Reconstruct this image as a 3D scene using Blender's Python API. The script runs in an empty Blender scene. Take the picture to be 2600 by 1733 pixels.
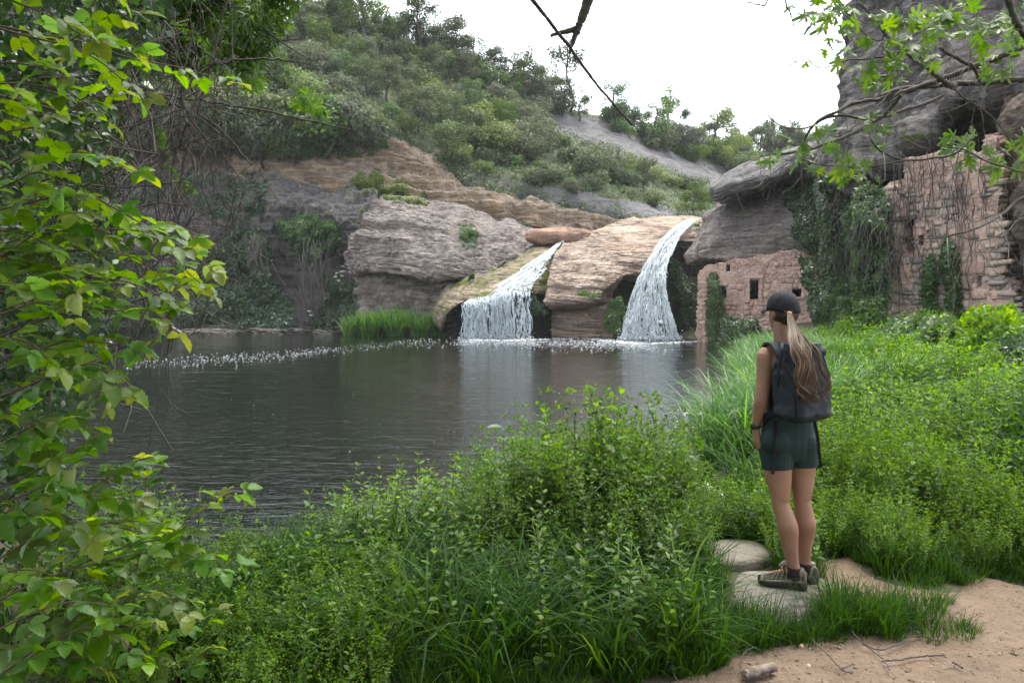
import bpy, math, random
import numpy as np
from mathutils import Vector, Matrix

SC = bpy.context.scene
COL = SC.collection

# ---------------------------------------------------------------- camera
F, CX, CY, HOR = 1891.0, 1300.0, 866.5, 775.0
CAMZ, WATER = 1.6, -0.3
PITCH = math.atan((CY - HOR) / F)
cam_data = bpy.data.cameras.new('camera'); cam = bpy.data.objects.new('camera', cam_data); COL.objects.link(cam)
cam.location = (0, 0, CAMZ); cam.rotation_euler = (math.pi / 2 - PITCH, 0, 0)
cam_data.sensor_width = 36.0; cam_data.lens = F / 2600 * 36.0
cam_data.clip_start = 0.05; cam_data.clip_end = 2000
SC.camera = cam

# ---------------------------------------------------------------- sky, sun, exposure
SUN_EL, SUN_AZ = math.radians(72), math.radians(35)       # veiled by thin cloud
world = bpy.data.worlds.new("World"); SC.world = world; world.use_nodes = True
wn = world.node_tree; wn.nodes.clear()
w_out = wn.nodes.new('ShaderNodeOutputWorld'); w_bg = wn.nodes.new('ShaderNodeBackground')
w_sky = wn.nodes.new('ShaderNodeTexSky'); w_sky.sky_type = 'NISHITA'; w_sky.sun_disc = False
w_sky.sun_elevation = SUN_EL; w_sky.sun_rotation = SUN_AZ
w_sky.air_density = 1.0; w_sky.dust_density = 2.5; w_sky.ozone_density = 1.0
w_hsv = wn.nodes.new('ShaderNodeHueSaturation'); w_hsv.inputs['Saturation'].default_value = 0.32   # thin veil of cloud
wn.links.new(w_sky.outputs[0], w_hsv.inputs['Color']); wn.links.new(w_hsv.outputs[0], w_bg.inputs[0])
w_bg.inputs[1].default_value = 0.15
wn.links.new(w_bg.outputs[0], w_out.inputs[0])
sun_data = bpy.data.lights.new('sun', 'SUN'); sun = bpy.data.objects.new('sun', sun_data); COL.objects.link(sun)
sun_data.energy = 1.0; sun_data.angle = math.radians(38); sun_data.color = (1.0, 0.93, 0.80)
_sd = Vector((math.sin(SUN_AZ) * math.cos(SUN_EL), math.cos(SUN_AZ) * math.cos(SUN_EL), math.sin(SUN_EL)))
sun.rotation_euler = (-_sd).to_track_quat('-Z', 'Y').to_euler()
SC.view_settings.view_transform = 'Standard'; SC.view_settings.look = 'None'
SC.view_settings.exposure = 2.2; SC.view_settings.gamma = 1.0; SC.view_settings.use_curve_mapping = False
SC.render.engine = 'CYCLES'
SC.cycles.max_bounces = 6; SC.cycles.diffuse_bounces = 3; SC.cycles.glossy_bounces = 3
SC.cycles.transmission_bounces = 4; SC.cycles.transparent_max_bounces = 12; SC.cycles.caustics_reflective = False
SC.cycles.caustics_refractive = False; SC.cycles.use_denoising = True

# ---------------------------------------------------------------- geometry helpers
def at(px, py, Y):
    """point seen at that pixel of the 2600 px photograph, Y metres in front of the camera"""
    u, v = (px - CX) / F, (CY - py) / F
    dy = math.cos(PITCH) + v * math.sin(PITCH); dz = -math.sin(PITCH) + v * math.cos(PITCH)
    t = Y / dy
    return np.array((u * t, Y, CAMZ + dz * t))
def on_z(px, py, z=0.0):
    a = at(px, py, 1.0) - np.array((0, 0, CAMZ)); t = (z - CAMZ) / a[2]
    return a * t + np.array((0, 0, CAMZ))
def to_px(P):
    P = np.asarray(P, float); y = P[..., 1]; z = P[..., 2] - CAMZ
    d = y * math.cos(PITCH) - z * math.sin(PITCH); h = y * math.sin(PITCH) + z * math.cos(PITCH)
    return CX + F * P[..., 0] / d, CY - F * h / d
def in_poly(x, y, poly):
    x = np.asarray(x, float); y = np.asarray(y, float); r = np.zeros(x.shape, bool)
    n = len(poly)
    for i in range(n):
        x0, y0 = poly[i]; x1, y1 = poly[(i + 1) % n]
        c = ((y0 > y) != (y1 > y)) & (x < (x1 - x0) * (y - y0) / (y1 - y0 + 1e-12) + x0)
        r ^= c
    return r
def poly_dist(x, y, poly):
    """signed distance to a polygon, positive outside"""
    x = np.asarray(x, float); y = np.asarray(y, float); d = np.full(x.shape, 1e9)
    n = len(poly)
    for i in range(n):
        x0, y0 = poly[i]; x1, y1 = poly[(i + 1) % n]
        ex, ey = x1 - x0, y1 - y0
        t = np.clip(((x - x0) * ex + (y - y0) * ey) / (ex * ex + ey * ey), 0, 1)
        d = np.minimum(d, np.hypot(x - x0 - t * ex, y - y0 - t * ey))
    return np.where(in_poly(x, y, poly), -d, d)
def smooth(t, a=0.0, b=1.0):
    t = np.clip((np.asarray(t, float) - a) / (b - a), 0, 1); return t * t * (3 - 2 * t)
_pr = np.random.RandomState(7); _PERM = np.concatenate([_pr.permutation(256)] * 3)
_GR = _pr.normal(size=(256, 3)); _GR /= np.linalg.norm(_GR, axis=1)[:, None]
def perlin(P, s=1.0, off=0.0):
    P = np.asarray(P, float) * s + off; I = np.floor(P).astype(int); Fr = P - I; I &= 255
    w = Fr * Fr * Fr * (Fr * (Fr * 6 - 15) + 10); out = 0
    for dx in (0, 1):
        for dy in (0, 1):
            for dz in (0, 1):
                h = _PERM[_PERM[_PERM[I[..., 0] + dx] + I[..., 1] + dy] + I[..., 2] + dz]
                g = _GR[h]; d = Fr - (dx, dy, dz)
                ww = (w[..., 0] if dx else 1 - w[..., 0]) * (w[..., 1] if dy else 1 - w[..., 1]) * (w[..., 2] if dz else 1 - w[..., 2])
                out = out + ww * (g * d).sum(-1)
    return out * 1.5
def fbm(P, s=1.0, o=4, off=0.0):
    r = 0; a = 1
    for i in range(o): r = r + a * perlin(P, s * 2 ** i, off + 17.3 * i); a *= 0.5
    return r
def catmull(A, n):
    """A (m, ...) -> (n, ...) smooth resampling along axis 0"""
    A = np.asarray(A, float); m = len(A); t = np.linspace(0, m - 1, n); i = np.minimum(t.astype(int), m - 2); f = (t - i)
    f = f.reshape((-1,) + (1,) * (A.ndim - 1))
    p0, p1, p2, p3 = A[np.maximum(i - 1, 0)], A[i], A[i + 1], A[np.minimum(i + 2, m - 1)]
    return 0.5 * (2 * p1 + (p2 - p0) * f + (2 * p0 - 5 * p1 + 4 * p2 - p3) * f ** 2 + (3 * p1 - p0 - 3 * p2 + p3) * f ** 3)
def nrm(v): v = np.asarray(v, float); return v / np.maximum(np.linalg.norm(v, axis=-1, keepdims=True), 1e-9)

class MB:
    """collects polygons and links them as one mesh object"""
    def __init__(s): s.v = []; s.f = []; s.m = []; s.n = 0
    def add(s, v, f, mi=0):
        v = np.asarray(v, float).reshape(-1, 3); f = np.asarray(f, int)
        s.v.append(v); s.f.append(f + s.n); s.m.append(np.full(len(f), mi)); s.n += len(v); return s
    def mesh(s, name, mats, smooth_=True):
        me = bpy.data.meshes.new(name); V = np.concatenate(s.v)
        me.vertices.add(len(V)); me.vertices.foreach_set('co', V.ravel().astype(np.float32))
        nl = sum(f.size for f in s.f); nf = sum(len(f) for f in s.f)
        me.loops.add(nl); me.polygons.add(nf)
        me.loops.foreach_set('vertex_index', np.concatenate([f.ravel() for f in s.f]).astype(np.int32))
        cnt = np.concatenate([np.full(len(f), f.shape[1]) for f in s.f])
        st = np.concatenate([[0], np.cumsum(cnt)[:-1]])
        me.polygons.foreach_set('loop_start', st.astype(np.int32))
        me.polygons.foreach_set('material_index', np.concatenate(s.m).astype(np.int32))
        me.polygons.foreach_set('use_smooth', np.full(nf, smooth_))
        for m in (mats if isinstance(mats, (list, tuple)) else [mats]): me.materials.append(m)
        me.update(calc_edges=True)
        return me
    def obj(s, name, mats, parent=None, smooth_=True):
        return link(name, s.mesh(name, mats, smooth_), parent)
def link(name, me, parent=None, loc=None, rot=None, scale=None):
    o = bpy.data.objects.new(name, me); COL.objects.link(o)
    if parent is not None: o.parent = parent
    if loc is not None: o.location = loc
    if rot is not None: o.rotation_euler = rot
    if scale is not None: o.scale = scale if hasattr(scale, '__len__') else (scale,) * 3
    return o
def tag(o, label=None, cat=None, group=None, kind=None):
    for k, v in (('label', label), ('category', cat), ('group', group), ('kind', kind)):
        if v: o[k] = v
    return o
def empty(name, loc=(0, 0, 0), rz=0, scale=1.0):
    o = link(name, None, None, loc, (0, 0, rz), scale); o.empty_display_size = 0.1; return o
def copy_tree(o, parent=None):
    c = o.copy(); COL.objects.link(c)
    if parent is not None: c.parent = parent
    for ch in list(o.children): copy_tree(ch, c)
    return c
def tube(P, R, n=6, cap=True):
    """swept tube: returns verts, quads (ends closed by collapsing)"""
    P = np.asarray(P, float); R = np.broadcast_to(np.asarray(R, float), (len(P),)).copy()
    T = nrm(np.gradient(P, axis=0)); ref = np.array((0, 0, 1.0)) if abs(T[0][2]) < 0.9 else np.array((1.0, 0, 0))
    N = [nrm(np.cross(T[0], ref))]
    for i in range(1, len(P)): N.append(nrm(N[-1] - T[i] * np.dot(N[-1], T[i])))
    N = np.array(N); B = np.cross(T, N); a = np.arange(n) * 2 * math.pi / n
    V = P[:, None] + R[:, None, None] * (np.cos(a)[None, :, None] * N[:, None] + np.sin(a)[None, :, None] * B[:, None])
    if cap:
        V = np.concatenate([P[None, :1].repeat(n, 1), V, P[None, -1:].repeat(n, 1)], 0)
    m = len(V); i, j = np.meshgrid(np.arange(m - 1), np.arange(n), indexing='ij'); k = (j + 1) % n
    Fq = np.stack([i * n + j, i * n + k, (i + 1) * n + k, (i + 1) * n + j], -1).reshape(-1, 4)
    return V.reshape(-1, 3), Fq
def wander(p0, p1, rng, amp=0.1, n=8):
    p0, p1 = np.asarray(p0, float), np.asarray(p1, float); L = np.linalg.norm(p1 - p0)
    k = rng.normal(size=(max(3, n // 2) + 1, 3)) * amp * L * 0.5; k[0] = 0; k[-1] *= 0.3
    return p0 + (p1 - p0) * np.linspace(0, 1, n)[:, None] + catmull(k, n)
def frames(a, nn):
    a = nrm(a); nn = nn - a * (a * nn).sum(-1, keepdims=True); nn = nrm(nn); b = np.cross(a, nn)
    return np.stack([b, a, nn], -1)      # columns x=b, y=axis, z=normal
def scatter(tpl, pos, a, nn, s):
    """copies of a template (verts, faces) along axis a with normal nn and size s"""
    T, Fc = tpl; pos = np.asarray(pos, float); R = frames(a, nn); s = np.broadcast_to(np.asarray(s, float), (len(pos),))
    V = np.einsum('nij,kj->nki', R, T) * s[:, None, None] + pos[:, None]
    Fa = Fc[None] + (np.arange(len(pos)) * len(T))[:, None, None]
    return V.reshape(-1, 3), Fa.reshape(-1, Fc.shape[1])
def rand_dirs(rng, n): return nrm(rng.normal(size=(n, 3)))

# leaf templates: base at origin, tip along +y, upper face +z
def leaf_tpl(widths, fold=0.12, droop=0.15, teeth=0.0, ys=None):
    ys = np.linspace(0, 1, len(widths)) if ys is None else np.array(ys); V = []; Fq = []
    for i, (y, w) in enumerate(zip(ys, widths)):
        if teeth and 0 < i < len(widths) - 1: w = w * (1 + (teeth if i % 2 else -teeth))
        z = -droop * y * y
        V += [(-w, y - (teeth * 0.12 if i % 2 else 0), z + fold * abs(w) * 2), (0, y, z), (w, y - (teeth * 0.12 if i % 2 else 0), z + fold * abs(w) * 2)]
    for i in range(len(widths) - 1):
        a = 3 * i; Fq += [(a, a + 1, a + 4, a + 3), (a + 1, a + 2, a + 5, a + 4)]
    return np.array(V, float), np.array(Fq)
L_FAR = (np.array([(0, 0, 0), (.34, .45, .08), (0, 1, -.12), (-.34, .45, .08)], float), np.array([(0, 1, 2, 3)]))
L_OVATE = leaf_tpl([0.0, 0.24, 0.3, 0.2, 0.0], ys=[0, .22, .45, .75, 1])
L_LANCE = leaf_tpl([0.0, 0.11, 0.13, 0.08, 0.0], ys=[0, .2, .45, .75, 1], droop=0.3)
L_ROUND = leaf_tpl([0.0, 0.33, 0.42, 0.3, 0.0], ys=[0, .2, .5, .8, 1], droop=0.12)
L_BRAMBLE = leaf_tpl([0.01, .2, .3, .36, .38, .4, .38, .35, .3, .22, .12, 0.0], fold=0.13, droop=0.2, teeth=0.09)
def fig_leaf():
    # lobed outline in polar form around the petiole end
    V = [(0, 0.42, 0.0)]; out = []
    lobes = [(-2.35, .34), (-1.95, .2), (-1.45, .66), (-1.02, .3), (-.62, .84), (-.3, .42), (0, 1.0)]
    full = lobes + [(-a, r) for a, r in lobes[:-1][::-1]]
    pts = []
    for a, r in full:
        if r > .5:
            for da in (-.13, 0, .13): pts.append((a + da, r * (1 if da == 0 else .93)))
        else: pts.append((a, r))
    for a, r in pts: out.append((math.sin(a) * r * .62, 0.34 + math.cos(a) * r * .62, -0.10 * r * r + 0.04 * math.sin(a * 6)))
    V += out; n = len(out); Fc = [(0, i + 1, (i + 1) % n + 1) for i in range(n)]
    return np.array(V, float), np.array(Fc)
L_FIG = fig_leaf()
def blade(L=1.0, w=0.02, bend=0.6, seg=5):
    """grass blade rising along +z, arching to +y"""
    V = []; 
    for i in range(seg + 1):
        t = i / seg; a = bend * t * t * 1.6; ww = w * (1 - t ** 2.2) + 0.0005
        y = L * bend * 0.75 * t * t; z = L * (t - 0.42 * bend * t ** 3)
        V += [(-ww, y, z), (ww, y, z)]
    Fq = [(2 * i, 2 * i + 1, 2 * i + 3, 2 * i + 2) for i in range(seg)]
    return np.array(V, float), np.array(Fq)
def rotz(V, a):
    c, s = math.cos(a), math.sin(a); return V @ np.array([(c, s, 0), (-s, c, 0), (0, 0, 1)])

def loft(stations, nu, nv, disp=None):
    """surface through stations of (px, py, Y); returns grid (nu, nv, 3)"""
    A = np.array([[at(*p) for p in s] for s in stations]); G = catmull(A, nu)
    G = catmull(np.swapaxes(G, 0, 1), nv).swapaxes(0, 1)
    return displace(G, disp) if disp else G
def grid_normals(G):
    du = np.gradient(G, axis=0); dv = np.gradient(G, axis=1); N = nrm(np.cross(du, dv))
    cam_ = np.array((0, 0, CAMZ)); c = (N * (cam_ - G)).sum(-1)
    if np.median(c) < 0: N = -N
    return N
def displace(G, fn): return G + grid_normals(G) * fn(G)[..., None]
def grid_faces(nu, nv, wrap=False):
    i, j = np.meshgrid(np.arange(nu if wrap else nu - 1), np.arange(nv - 1), indexing='ij'); k = (i + 1) % nu
    return np.stack([i * nv + j, k * nv + j, k * nv + j + 1, i * nv + j + 1], -1).reshape(-1, 4)
def grid_obj(name, G, mat, parent=None):
    return MB().add(G, grid_faces(*G.shape[:2])).obj(name, mat, parent)
def strata(G, per=0.45, amp=0.22, rough=0.12, tilt=(0.03, 0.0), off=0.0, warp=0.5):
    """bedding planes that step in and out, plus broken relief"""
    s = G[..., 2] + tilt[0] * G[..., 0] + tilt[1] * G[..., 1] + warp * perlin(G, 0.12, off) * 1.2
    out = 0
    for k, (p, a) in enumerate(((per, amp), (per * 0.37, amp * 0.4))):
        q = s / p; i = np.floor(q).astype(int); f = q - i
        h = lambda n: (_PERM[(n + 31 * k + 1000) % 256] / 255.0 - 0.5)
        ridge = h(i) * (1 - smooth(f, 0.75, 1.0)) + h(i + 1) * smooth(f, 0.75, 1.0)
        groove = -0.5 * np.exp(-((f - 0.0) / 0.08) ** 2) - 0.5 * np.exp(-((f - 1.0) / 0.08) ** 2)
        patch = smooth(perlin(G, 0.5 / (k + 1), off + 5 + k) + 0.45)
        out = out + a * (ridge + 0.6 * groove) * patch
    return out + rough * fbm(G, 0.7, 5, off) + rough * 0.35 * np.abs(perlin(G, 2.6, off + 3))

# ---------------------------------------------------------------- materials
class NT:
    def __init__(s, name):
        s.m = bpy.data.materials.new(name); s.m.use_nodes = True; s.t = s.m.node_tree; s.t.nodes.clear()
        s.out = s.t.nodes.new('ShaderNodeOutputMaterial')
    def n(s, typ, ins=None, **props):
        nd = s.t.nodes.new('ShaderNode' + typ)
        for k, v in props.items(): setattr(nd, k, v)
        for k, v in (ins or {}).items(): s.set(nd.inputs[k], v)
        return nd
    def set(s, sock, v):
        if isinstance(v, bpy.types.NodeSocket): s.t.links.new(v, sock)
        elif isinstance(v, bpy.types.Node): s.t.links.new(v.outputs[0], sock)
        elif isinstance(v, tuple) and len(v) == 3 and sock.type == 'RGBA': sock.default_value = (*v, 1)
        else: sock.default_value = v
    def mix(s, f, a, b, mode='MIX'):
        nd = s.t.nodes.new('ShaderNodeMix'); nd.data_type = 'RGBA'; nd.blend_type = mode
        s.set(nd.inputs[0], f); s.set(nd.inputs[6], a); s.set(nd.inputs[7], b); return nd.outputs[2]
    def math(s, op, a, b=0.0, clamp=False):
        nd = s.n('Math', {0: a, 1: b}, operation=op, use_clamp=clamp); return nd.outputs[0]
    def ramp(s, f, stops, interp='LINEAR'):
        nd = s.t.nodes.new('ShaderNodeValToRGB'); nd.color_ramp.interpolation = interp; e = nd.color_ramp.elements
        while len(e) > 1: e.remove(e[0])
        e[0].position = stops[0][0]; c = stops[0][1]; e[0].color = (*c, 1) if isinstance(c, tuple) else (c, c, c, 1)
        for p, c in stops[1:]: x = e.new(p); x.color = (*c, 1) if isinstance(c, tuple) else (c, c, c, 1)
        s.set(nd.inputs[0], f); return nd.outputs[0]
    def coord(s, sc=(1, 1, 1), rot=(0, 0, 0), kind='Object'):
        tc = s.t.nodes.new('ShaderNodeTexCoord'); mp = s.n('Mapping', {'Vector': tc.outputs[kind], 'Scale': sc, 'Rotation': rot}); return mp.outputs[0]
    def noise(s, vec, scale, detail=4.0, rough=0.55, dist=0.0):
        return s.n('TexNoise', {'Vector': vec, 'Scale': scale, 'Detail': detail, 'Roughness': rough, 'Distortion': dist}).outputs[0]
    def bump(s, h, strength=0.5, dist=0.02, normal=None):
        ins = {'Height': h, 'Strength': strength, 'Distance': dist}
        if normal is not None: ins['Normal'] = normal
        return s.n('Bump', ins).outputs[0]
    def done(s, shader, disp=None):
        s.t.links.new(shader if isinstance(shader, bpy.types.NodeSocket) else shader.outputs[0], s.out.inputs['Surface']); return s.m
    def pbr(s, col, rough=0.8, bump=None, **kw):
        ins = {'Base Color': col, 'Roughness': rough}
        if bump is not None: ins['Normal'] = bump
        ins.update({k.replace('_', ' '): v for k, v in kw.items()})
        return s.n('BsdfPrincipled', ins)
def flat_mat(name, col, rough=0.7, grain=0.12, gs=30.0, bump=0.15, bd=0.003, **kw):
    t = NT(name); c = t.coord(); f = t.noise(c, gs, 5)
    dk = tuple(x * (1 - grain) for x in col); lt = tuple(min(1, x * (1 + grain)) for x in col)
    return t.done(t.pbr(t.ramp(f, [(0.3, dk), (0.7, lt)]), rough, t.bump(f, bump, bd), **kw))
def leaf_mat(name, dark, light, tip=None, trans=0.45, rough=0.45, objvar=0.0, spec=0.5):
    t = NT(name); g = t.n('NewGeometry'); r = g.outputs['Random Per Island']
    col = t.ramp(r, [(0.0, dark), (0.5, tuple((a + b) / 2 for a, b in zip(dark, light))), (0.85, light), (1.0, tip or light)])
    nz = t.noise(t.coord(), 9.0, 3); col = t.mix(t.math('MULTIPLY', nz, 0.55), col, dark)
    if objvar:
        oi = t.n('ObjectInfo'); hs = t.n('HueSaturation', {'Color': col, 'Hue': t.math('ADD', t.math('MULTIPLY', oi.outputs['Random'], 0.05 * objvar), 0.5 - 0.025 * objvar), 'Saturation': t.math('ADD', t.math('MULTIPLY', t.math('FRACT', t.math('MULTIPLY', oi.outputs['Random'], 7.31)), 0.5 * objvar), 1 - 0.3 * objvar), 'Value': t.math('ADD', t.math('MULTIPLY', t.math('FRACT', t.math('MULTIPLY', oi.outputs['Random'], 3.77)), 0.8 * objvar), 1 - 0.4 * objvar)})
        col = hs.outputs[0]
    p = t.pbr(col, rough, **{'Specular IOR Level': spec})
    tc = t.n('HueSaturation', {'Color': col, 'Hue': 0.48, 'Saturation': 1.15, 'Value': 2.1}).outputs[0]
    tr = t.n('BsdfTranslucent', {'Color': tc})
    return t.done(t.n('MixShader', {0: trans, 1: p.outputs[0], 2: tr.outputs[0]}))
def rock_mat(name, c1, c2, c3, dark, lichen=None, lich_amt=0.5, streak=0.5, moss=0.0, strat=5.0, tilt=0.03, crack=0.5, fine=1.0, mosscol=(0.045, 0.06, 0.012)):
    t = NT(name); c = t.coord(); cs = t.coord((0.35, 0.35, strat), (0, tilt, 0)); cv = t.coord((1.6, 1.6, 0.22))
    big = t.noise(c, 0.35, 5, 0.6, 0.6); lay = t.noise(cs, 0.8, 7, 0.65, 0.35); lay2 = t.noise(t.coord((.6, .6, strat * 2.2), (0, tilt, 0)), 1.3, 6, 0.7, 0.2)
    col = t.ramp(big, [(0.32, c1), (0.5, c2), (0.68, c3)])
    col = t.mix(t.ramp(lay, [(0.36, 0.0), (0.62, 0.75)]), col, tuple(x * 0.62 for x in c2))
    col = t.mix(t.ramp(lay2, [(0.55, 0.0), (0.7, 0.6)]), col, tuple(min(1, x * 1.25) for x in c3))
    grain = t.noise(c, 9.0 * fine, 8, 0.75)
    col = t.mix(0.55, col, t.ramp(grain, [(0.3, (0.32, 0.31, 0.30)), (0.7, (0.72, 0.71, 0.70))]), 'OVERLAY')
    st = t.noise(cv, 1.1, 6, 0.65, 0.3); col = t.mix(t.ramp(st, [(0.5, 0.0), (0.66, streak)]), col, dark)
    ln = t.math('MULTIPLY', t.ramp(t.math('ABSOLUTE', t.math('SUBTRACT', lay, 0.5)), [(0.0, 1.0), (0.022, 0.0)]), t.ramp(t.noise(c, 1.1, 4), [(0.42, 0.0), (0.55, 1.0)]))
    ln = t.math('MAXIMUM', ln, t.math('MULTIPLY', t.ramp(t.math('ABSOLUTE', t.math('SUBTRACT', lay2, 0.47)), [(0.0, 1.0), (0.02, 0.0)]), t.ramp(t.noise(c, 0.6, 3), [(0.45, 0.0), (0.6, 0.6)])))
    col = t.mix(t.math('MULTIPLY', ln, 0.75), col, tuple(x * 0.45 for x in dark))
    # joints: thin broken lines along the beds
    vo = t.n('TexVoronoi', {'Vector': t.n('VectorMath', {0: t.coord((.5, .5, 1.9), (0, tilt, 0)), 1: t.n('TexNoise', {'Vector': c, 'Scale': 1.3, 'Detail': 4.0}).outputs[1]}, operation='ADD').outputs[0], 'Scale': 0.9}, feature='DISTANCE_TO_EDGE').outputs[0]
    cr = t.ramp(vo, [(0.0, 1.0), (0.03, 0.0)]); cr = t.math('MULTIPLY', cr, t.ramp(t.noise(c, 0.8, 3), [(0.45, 0.0), (0.6, crack)]))
    col = t.mix(cr, col, tuple(x * 0.3 for x in dark))
    if lichen:
        g = t.n('NewGeometry'); up = t.n('SeparateXYZ', {0: g.outputs['Normal']}).outputs[2]
        f = t.math('MULTIPLY', t.ramp(t.math('ADD', up, t.math('MULTIPLY', t.noise(c, 1.4, 7, 0.7), 0.9)), [(0.62, 0.0), (1.0, 1.0)]), lich_amt)
        col = t.mix(f, col, t.mix(t.ramp(t.noise(c, 5.0, 6, 0.7), [(0.4, 0.0), (0.65, 1.0)]), lichen, tuple(x * 0.45 for x in lichen)))
    if moss:
        f = t.ramp(t.noise(c, 0.75, 7, 0.68, 0.5), [(0.62 - moss * 0.3, 0.0), (0.7 - moss * 0.25, 1.0)])
        col = t.mix(f, col, t.ramp(t.noise(c, 7.0, 5), [(0.35, mosscol), (0.65, tuple(x * 2.4 for x in mosscol))]))
    h = t.math('ADD', t.math('MULTIPLY', lay, 0.9), t.math('MULTIPLY', grain, 0.45)); h = t.math('SUBTRACT', h, t.math('MULTIPLY', cr, 0.8)); h = t.math('ADD', h, t.math('MULTIPLY', lay2, 0.6)); h = t.math('SUBTRACT', h, t.math('MULTIPLY', ln, 0.5))
    return t.done(t.pbr(col, 0.88, t.bump(h, 0.9, 0.16), **{'Specular IOR Level': 0.25}))
def bark_mat(name, c, c2):
    t = NT(name); v = t.coord((14, 14, 3)); f = t.noise(v, 2.0, 6, 0.7)
    return t.done(t.pbr(t.ramp(f, [(0.35, c), (0.65, c2)]), 0.9, t.bump(f, 0.6, 0.01)))

M = {}
M['bark'] = bark_mat('bark', (0.04, 0.033, 0.028), (0.105, 0.09, 0.078))
M['twig'] = bark_mat('dry_twig', (0.10, 0.085, 0.07), (0.26, 0.23, 0.20))
M['dark_twig'] = bark_mat('dark_twig', (0.035, 0.026, 0.024), (0.10, 0.08, 0.075))
M['stem'] = flat_mat('green_stem', (0.07, 0.11, 0.03), 0.6)
M['red_stem'] = flat_mat('reddish_stem', (0.09, 0.05, 0.03), 0.6)
M['hill_leaf'] = leaf_mat('hill_foliage', (0.030, 0.060, 0.014), (0.078, 0.135, 0.030), (0.13, 0.185, 0.05), 0.30, 0.6, 1.0, 0.3)
M['hill_grey'] = leaf_mat('grey_green_foliage', (0.045, 0.062, 0.030), (0.105, 0.128, 0.062), (0.16, 0.16, 0.09), 0.25, 0.7, 0.6, 0.3)
M['hill_lime'] = leaf_mat('light_green_foliage', (0.06, 0.10, 0.022), (0.12, 0.18, 0.04), (0.2, 0.22, 0.05), 0.40, 0.6, 0.7, 0.3)
M['pine'] = leaf_mat('pine_needles', (0.035, 0.05, 0.02), (0.07, 0.095, 0.035), (0.14, 0.12, 0.05), 0.25, 0.6, 0.5, 0.3)
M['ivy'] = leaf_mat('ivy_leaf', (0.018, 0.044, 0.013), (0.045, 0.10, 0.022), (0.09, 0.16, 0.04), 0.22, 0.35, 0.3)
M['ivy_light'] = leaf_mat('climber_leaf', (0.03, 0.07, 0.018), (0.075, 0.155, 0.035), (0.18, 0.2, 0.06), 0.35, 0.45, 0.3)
M['bramble'] = leaf_mat('bramble_leaf', (0.05, 0.115, 0.008), (0.13, 0.27, 0.014), (0.25, 0.40, 0.02), 0.52, 0.38, 0.8, 0.4)
M['fig'] = leaf_mat('fig_leaf', (0.04, 0.085, 0.012), (0.085, 0.165, 0.018), (0.14, 0.22, 0.025), 0.5, 0.4, 0.6)
M['herb'] = leaf_mat('herb_leaf', (0.035, 0.090, 0.006), (0.105, 0.215, 0.010), (0.20, 0.32, 0.018), 0.5, 0.42, 0.7, 0.32)
M['fine'] = leaf_mat('bedstraw_leaf', (0.045, 0.10, 0.015), (0.10, 0.195, 0.03), (0.17, 0.28, 0.05), 0.45, 0.5, 0.4, 0.3)
M['grass'] = leaf_mat('grass_blade', (0.012, 0.040, 0.005), (0.036, 0.095, 0.010), (0.10, 0.18, 0.02), 0.42, 0.6, 0.4, 0.15)  # blade colour darkened to stand in for shade low in the foreground
M['reed'] = leaf_mat('reed_blade', (0.03, 0.09, 0.022), (0.085, 0.20, 0.035), (0.15, 0.27, 0.05), 0.4, 0.4, 0.3)
M['dry'] = leaf_mat('dry_grass', (0.14, 0.11, 0.06), (0.3, 0.24, 0.14), (0.4, 0.34, 0.22), 0.3, 0.7)
M['tree_leaf'] = leaf_mat('dark_tree_leaf', (0.03, 0.075, 0.015), (0.08, 0.165, 0.025), (0.15, 0.25, 0.03), 0.5, 0.45, 0.4)
# ================================================================ ground, path, water
POOL = [(-2.2, 5.1), (-1.5, 5.7), (0.3, 6.0), (1.6, 6.15), (2.05, 7.4), (2.15, 8.6), (2.9, 9.8), (3.7, 12), (5.0, 17), (7.0, 24), (9.3, 30), (10.0, 36), (10.3, 48),
        (-6, 58), (-30, 58), (-44, 50), (-26, 28), (-13, 14.5), (-6.2, 8.0), (-3.2, 5.5)]
def ground_z(x, y, fine=True):
    x = np.asarray(x, float); y = np.asarray(y, float); d = poly_dist(x, y, POOL)
    P = np.stack([x, y, 0 * x], -1)
    right = smooth(x - np.interp(y, [4, 7, 9.8, 12, 17, 24, 30, 48], [1.4, 1.9, 2.9, 3.7, 5.0, 7.0, 9.3, 10.3]), 0.8, 5.5)
    tgt = 0.0 + right * (np.clip(y - 5.0, 0, 16) * 0.030 + np.clip(x - 4, 0, 30) * 0.035) + smooth(-x, 1.0, 5) * 0.12 + smooth(y, 38, 60) * 0.6
    tgt = tgt + 0.07 * perlin(P, 0.35, 3) * smooth(d, 0.3, 2)
    if fine: tgt = tgt + 0.022 * fbm(P, 1.6, 4, 9)
    z = WATER - 0.05 + (tgt - WATER + 0.05) * smooth(d, -0.15, 1.1)
    return np.where(d < 0, WATER - 0.05 - 1.0 * smooth(-d, -0.1, 2.5), z)
def gpt(x, y): return np.array((x, y, float(ground_z(np.array([x]), np.array([y]))[0])))
xs = np.concatenate([-np.geomspace(260, 8, 40)[:-1], np.linspace(-8, 12, 260), np.geomspace(12, 260, 40)[1:]])
ys = np.concatenate([np.linspace(-60, 1.5, 16)[:-1], np.linspace(1.5, 14, 230), np.geomspace(14, 420, 110)[1:]])
gx, gy = np.meshgrid(xs, ys, indexing='ij')
G = np.stack([gx, gy, ground_z(gx, gy)], -1)
t = NT('soil'); c = t.coord(); f = t.noise(c, 3.0, 7, 0.7)
M['soil'] = t.done(t.pbr(t.ramp(f, [(0.3, (0.028, 0.03, 0.014)), (0.55, (0.05, 0.055, 0.022)), (0.75, (0.10, 0.085, 0.05))]), 0.95, t.bump(f, 0.8, 0.04)))
tag(grid_obj('ground', G, M['soil']), kind='structure')

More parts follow.
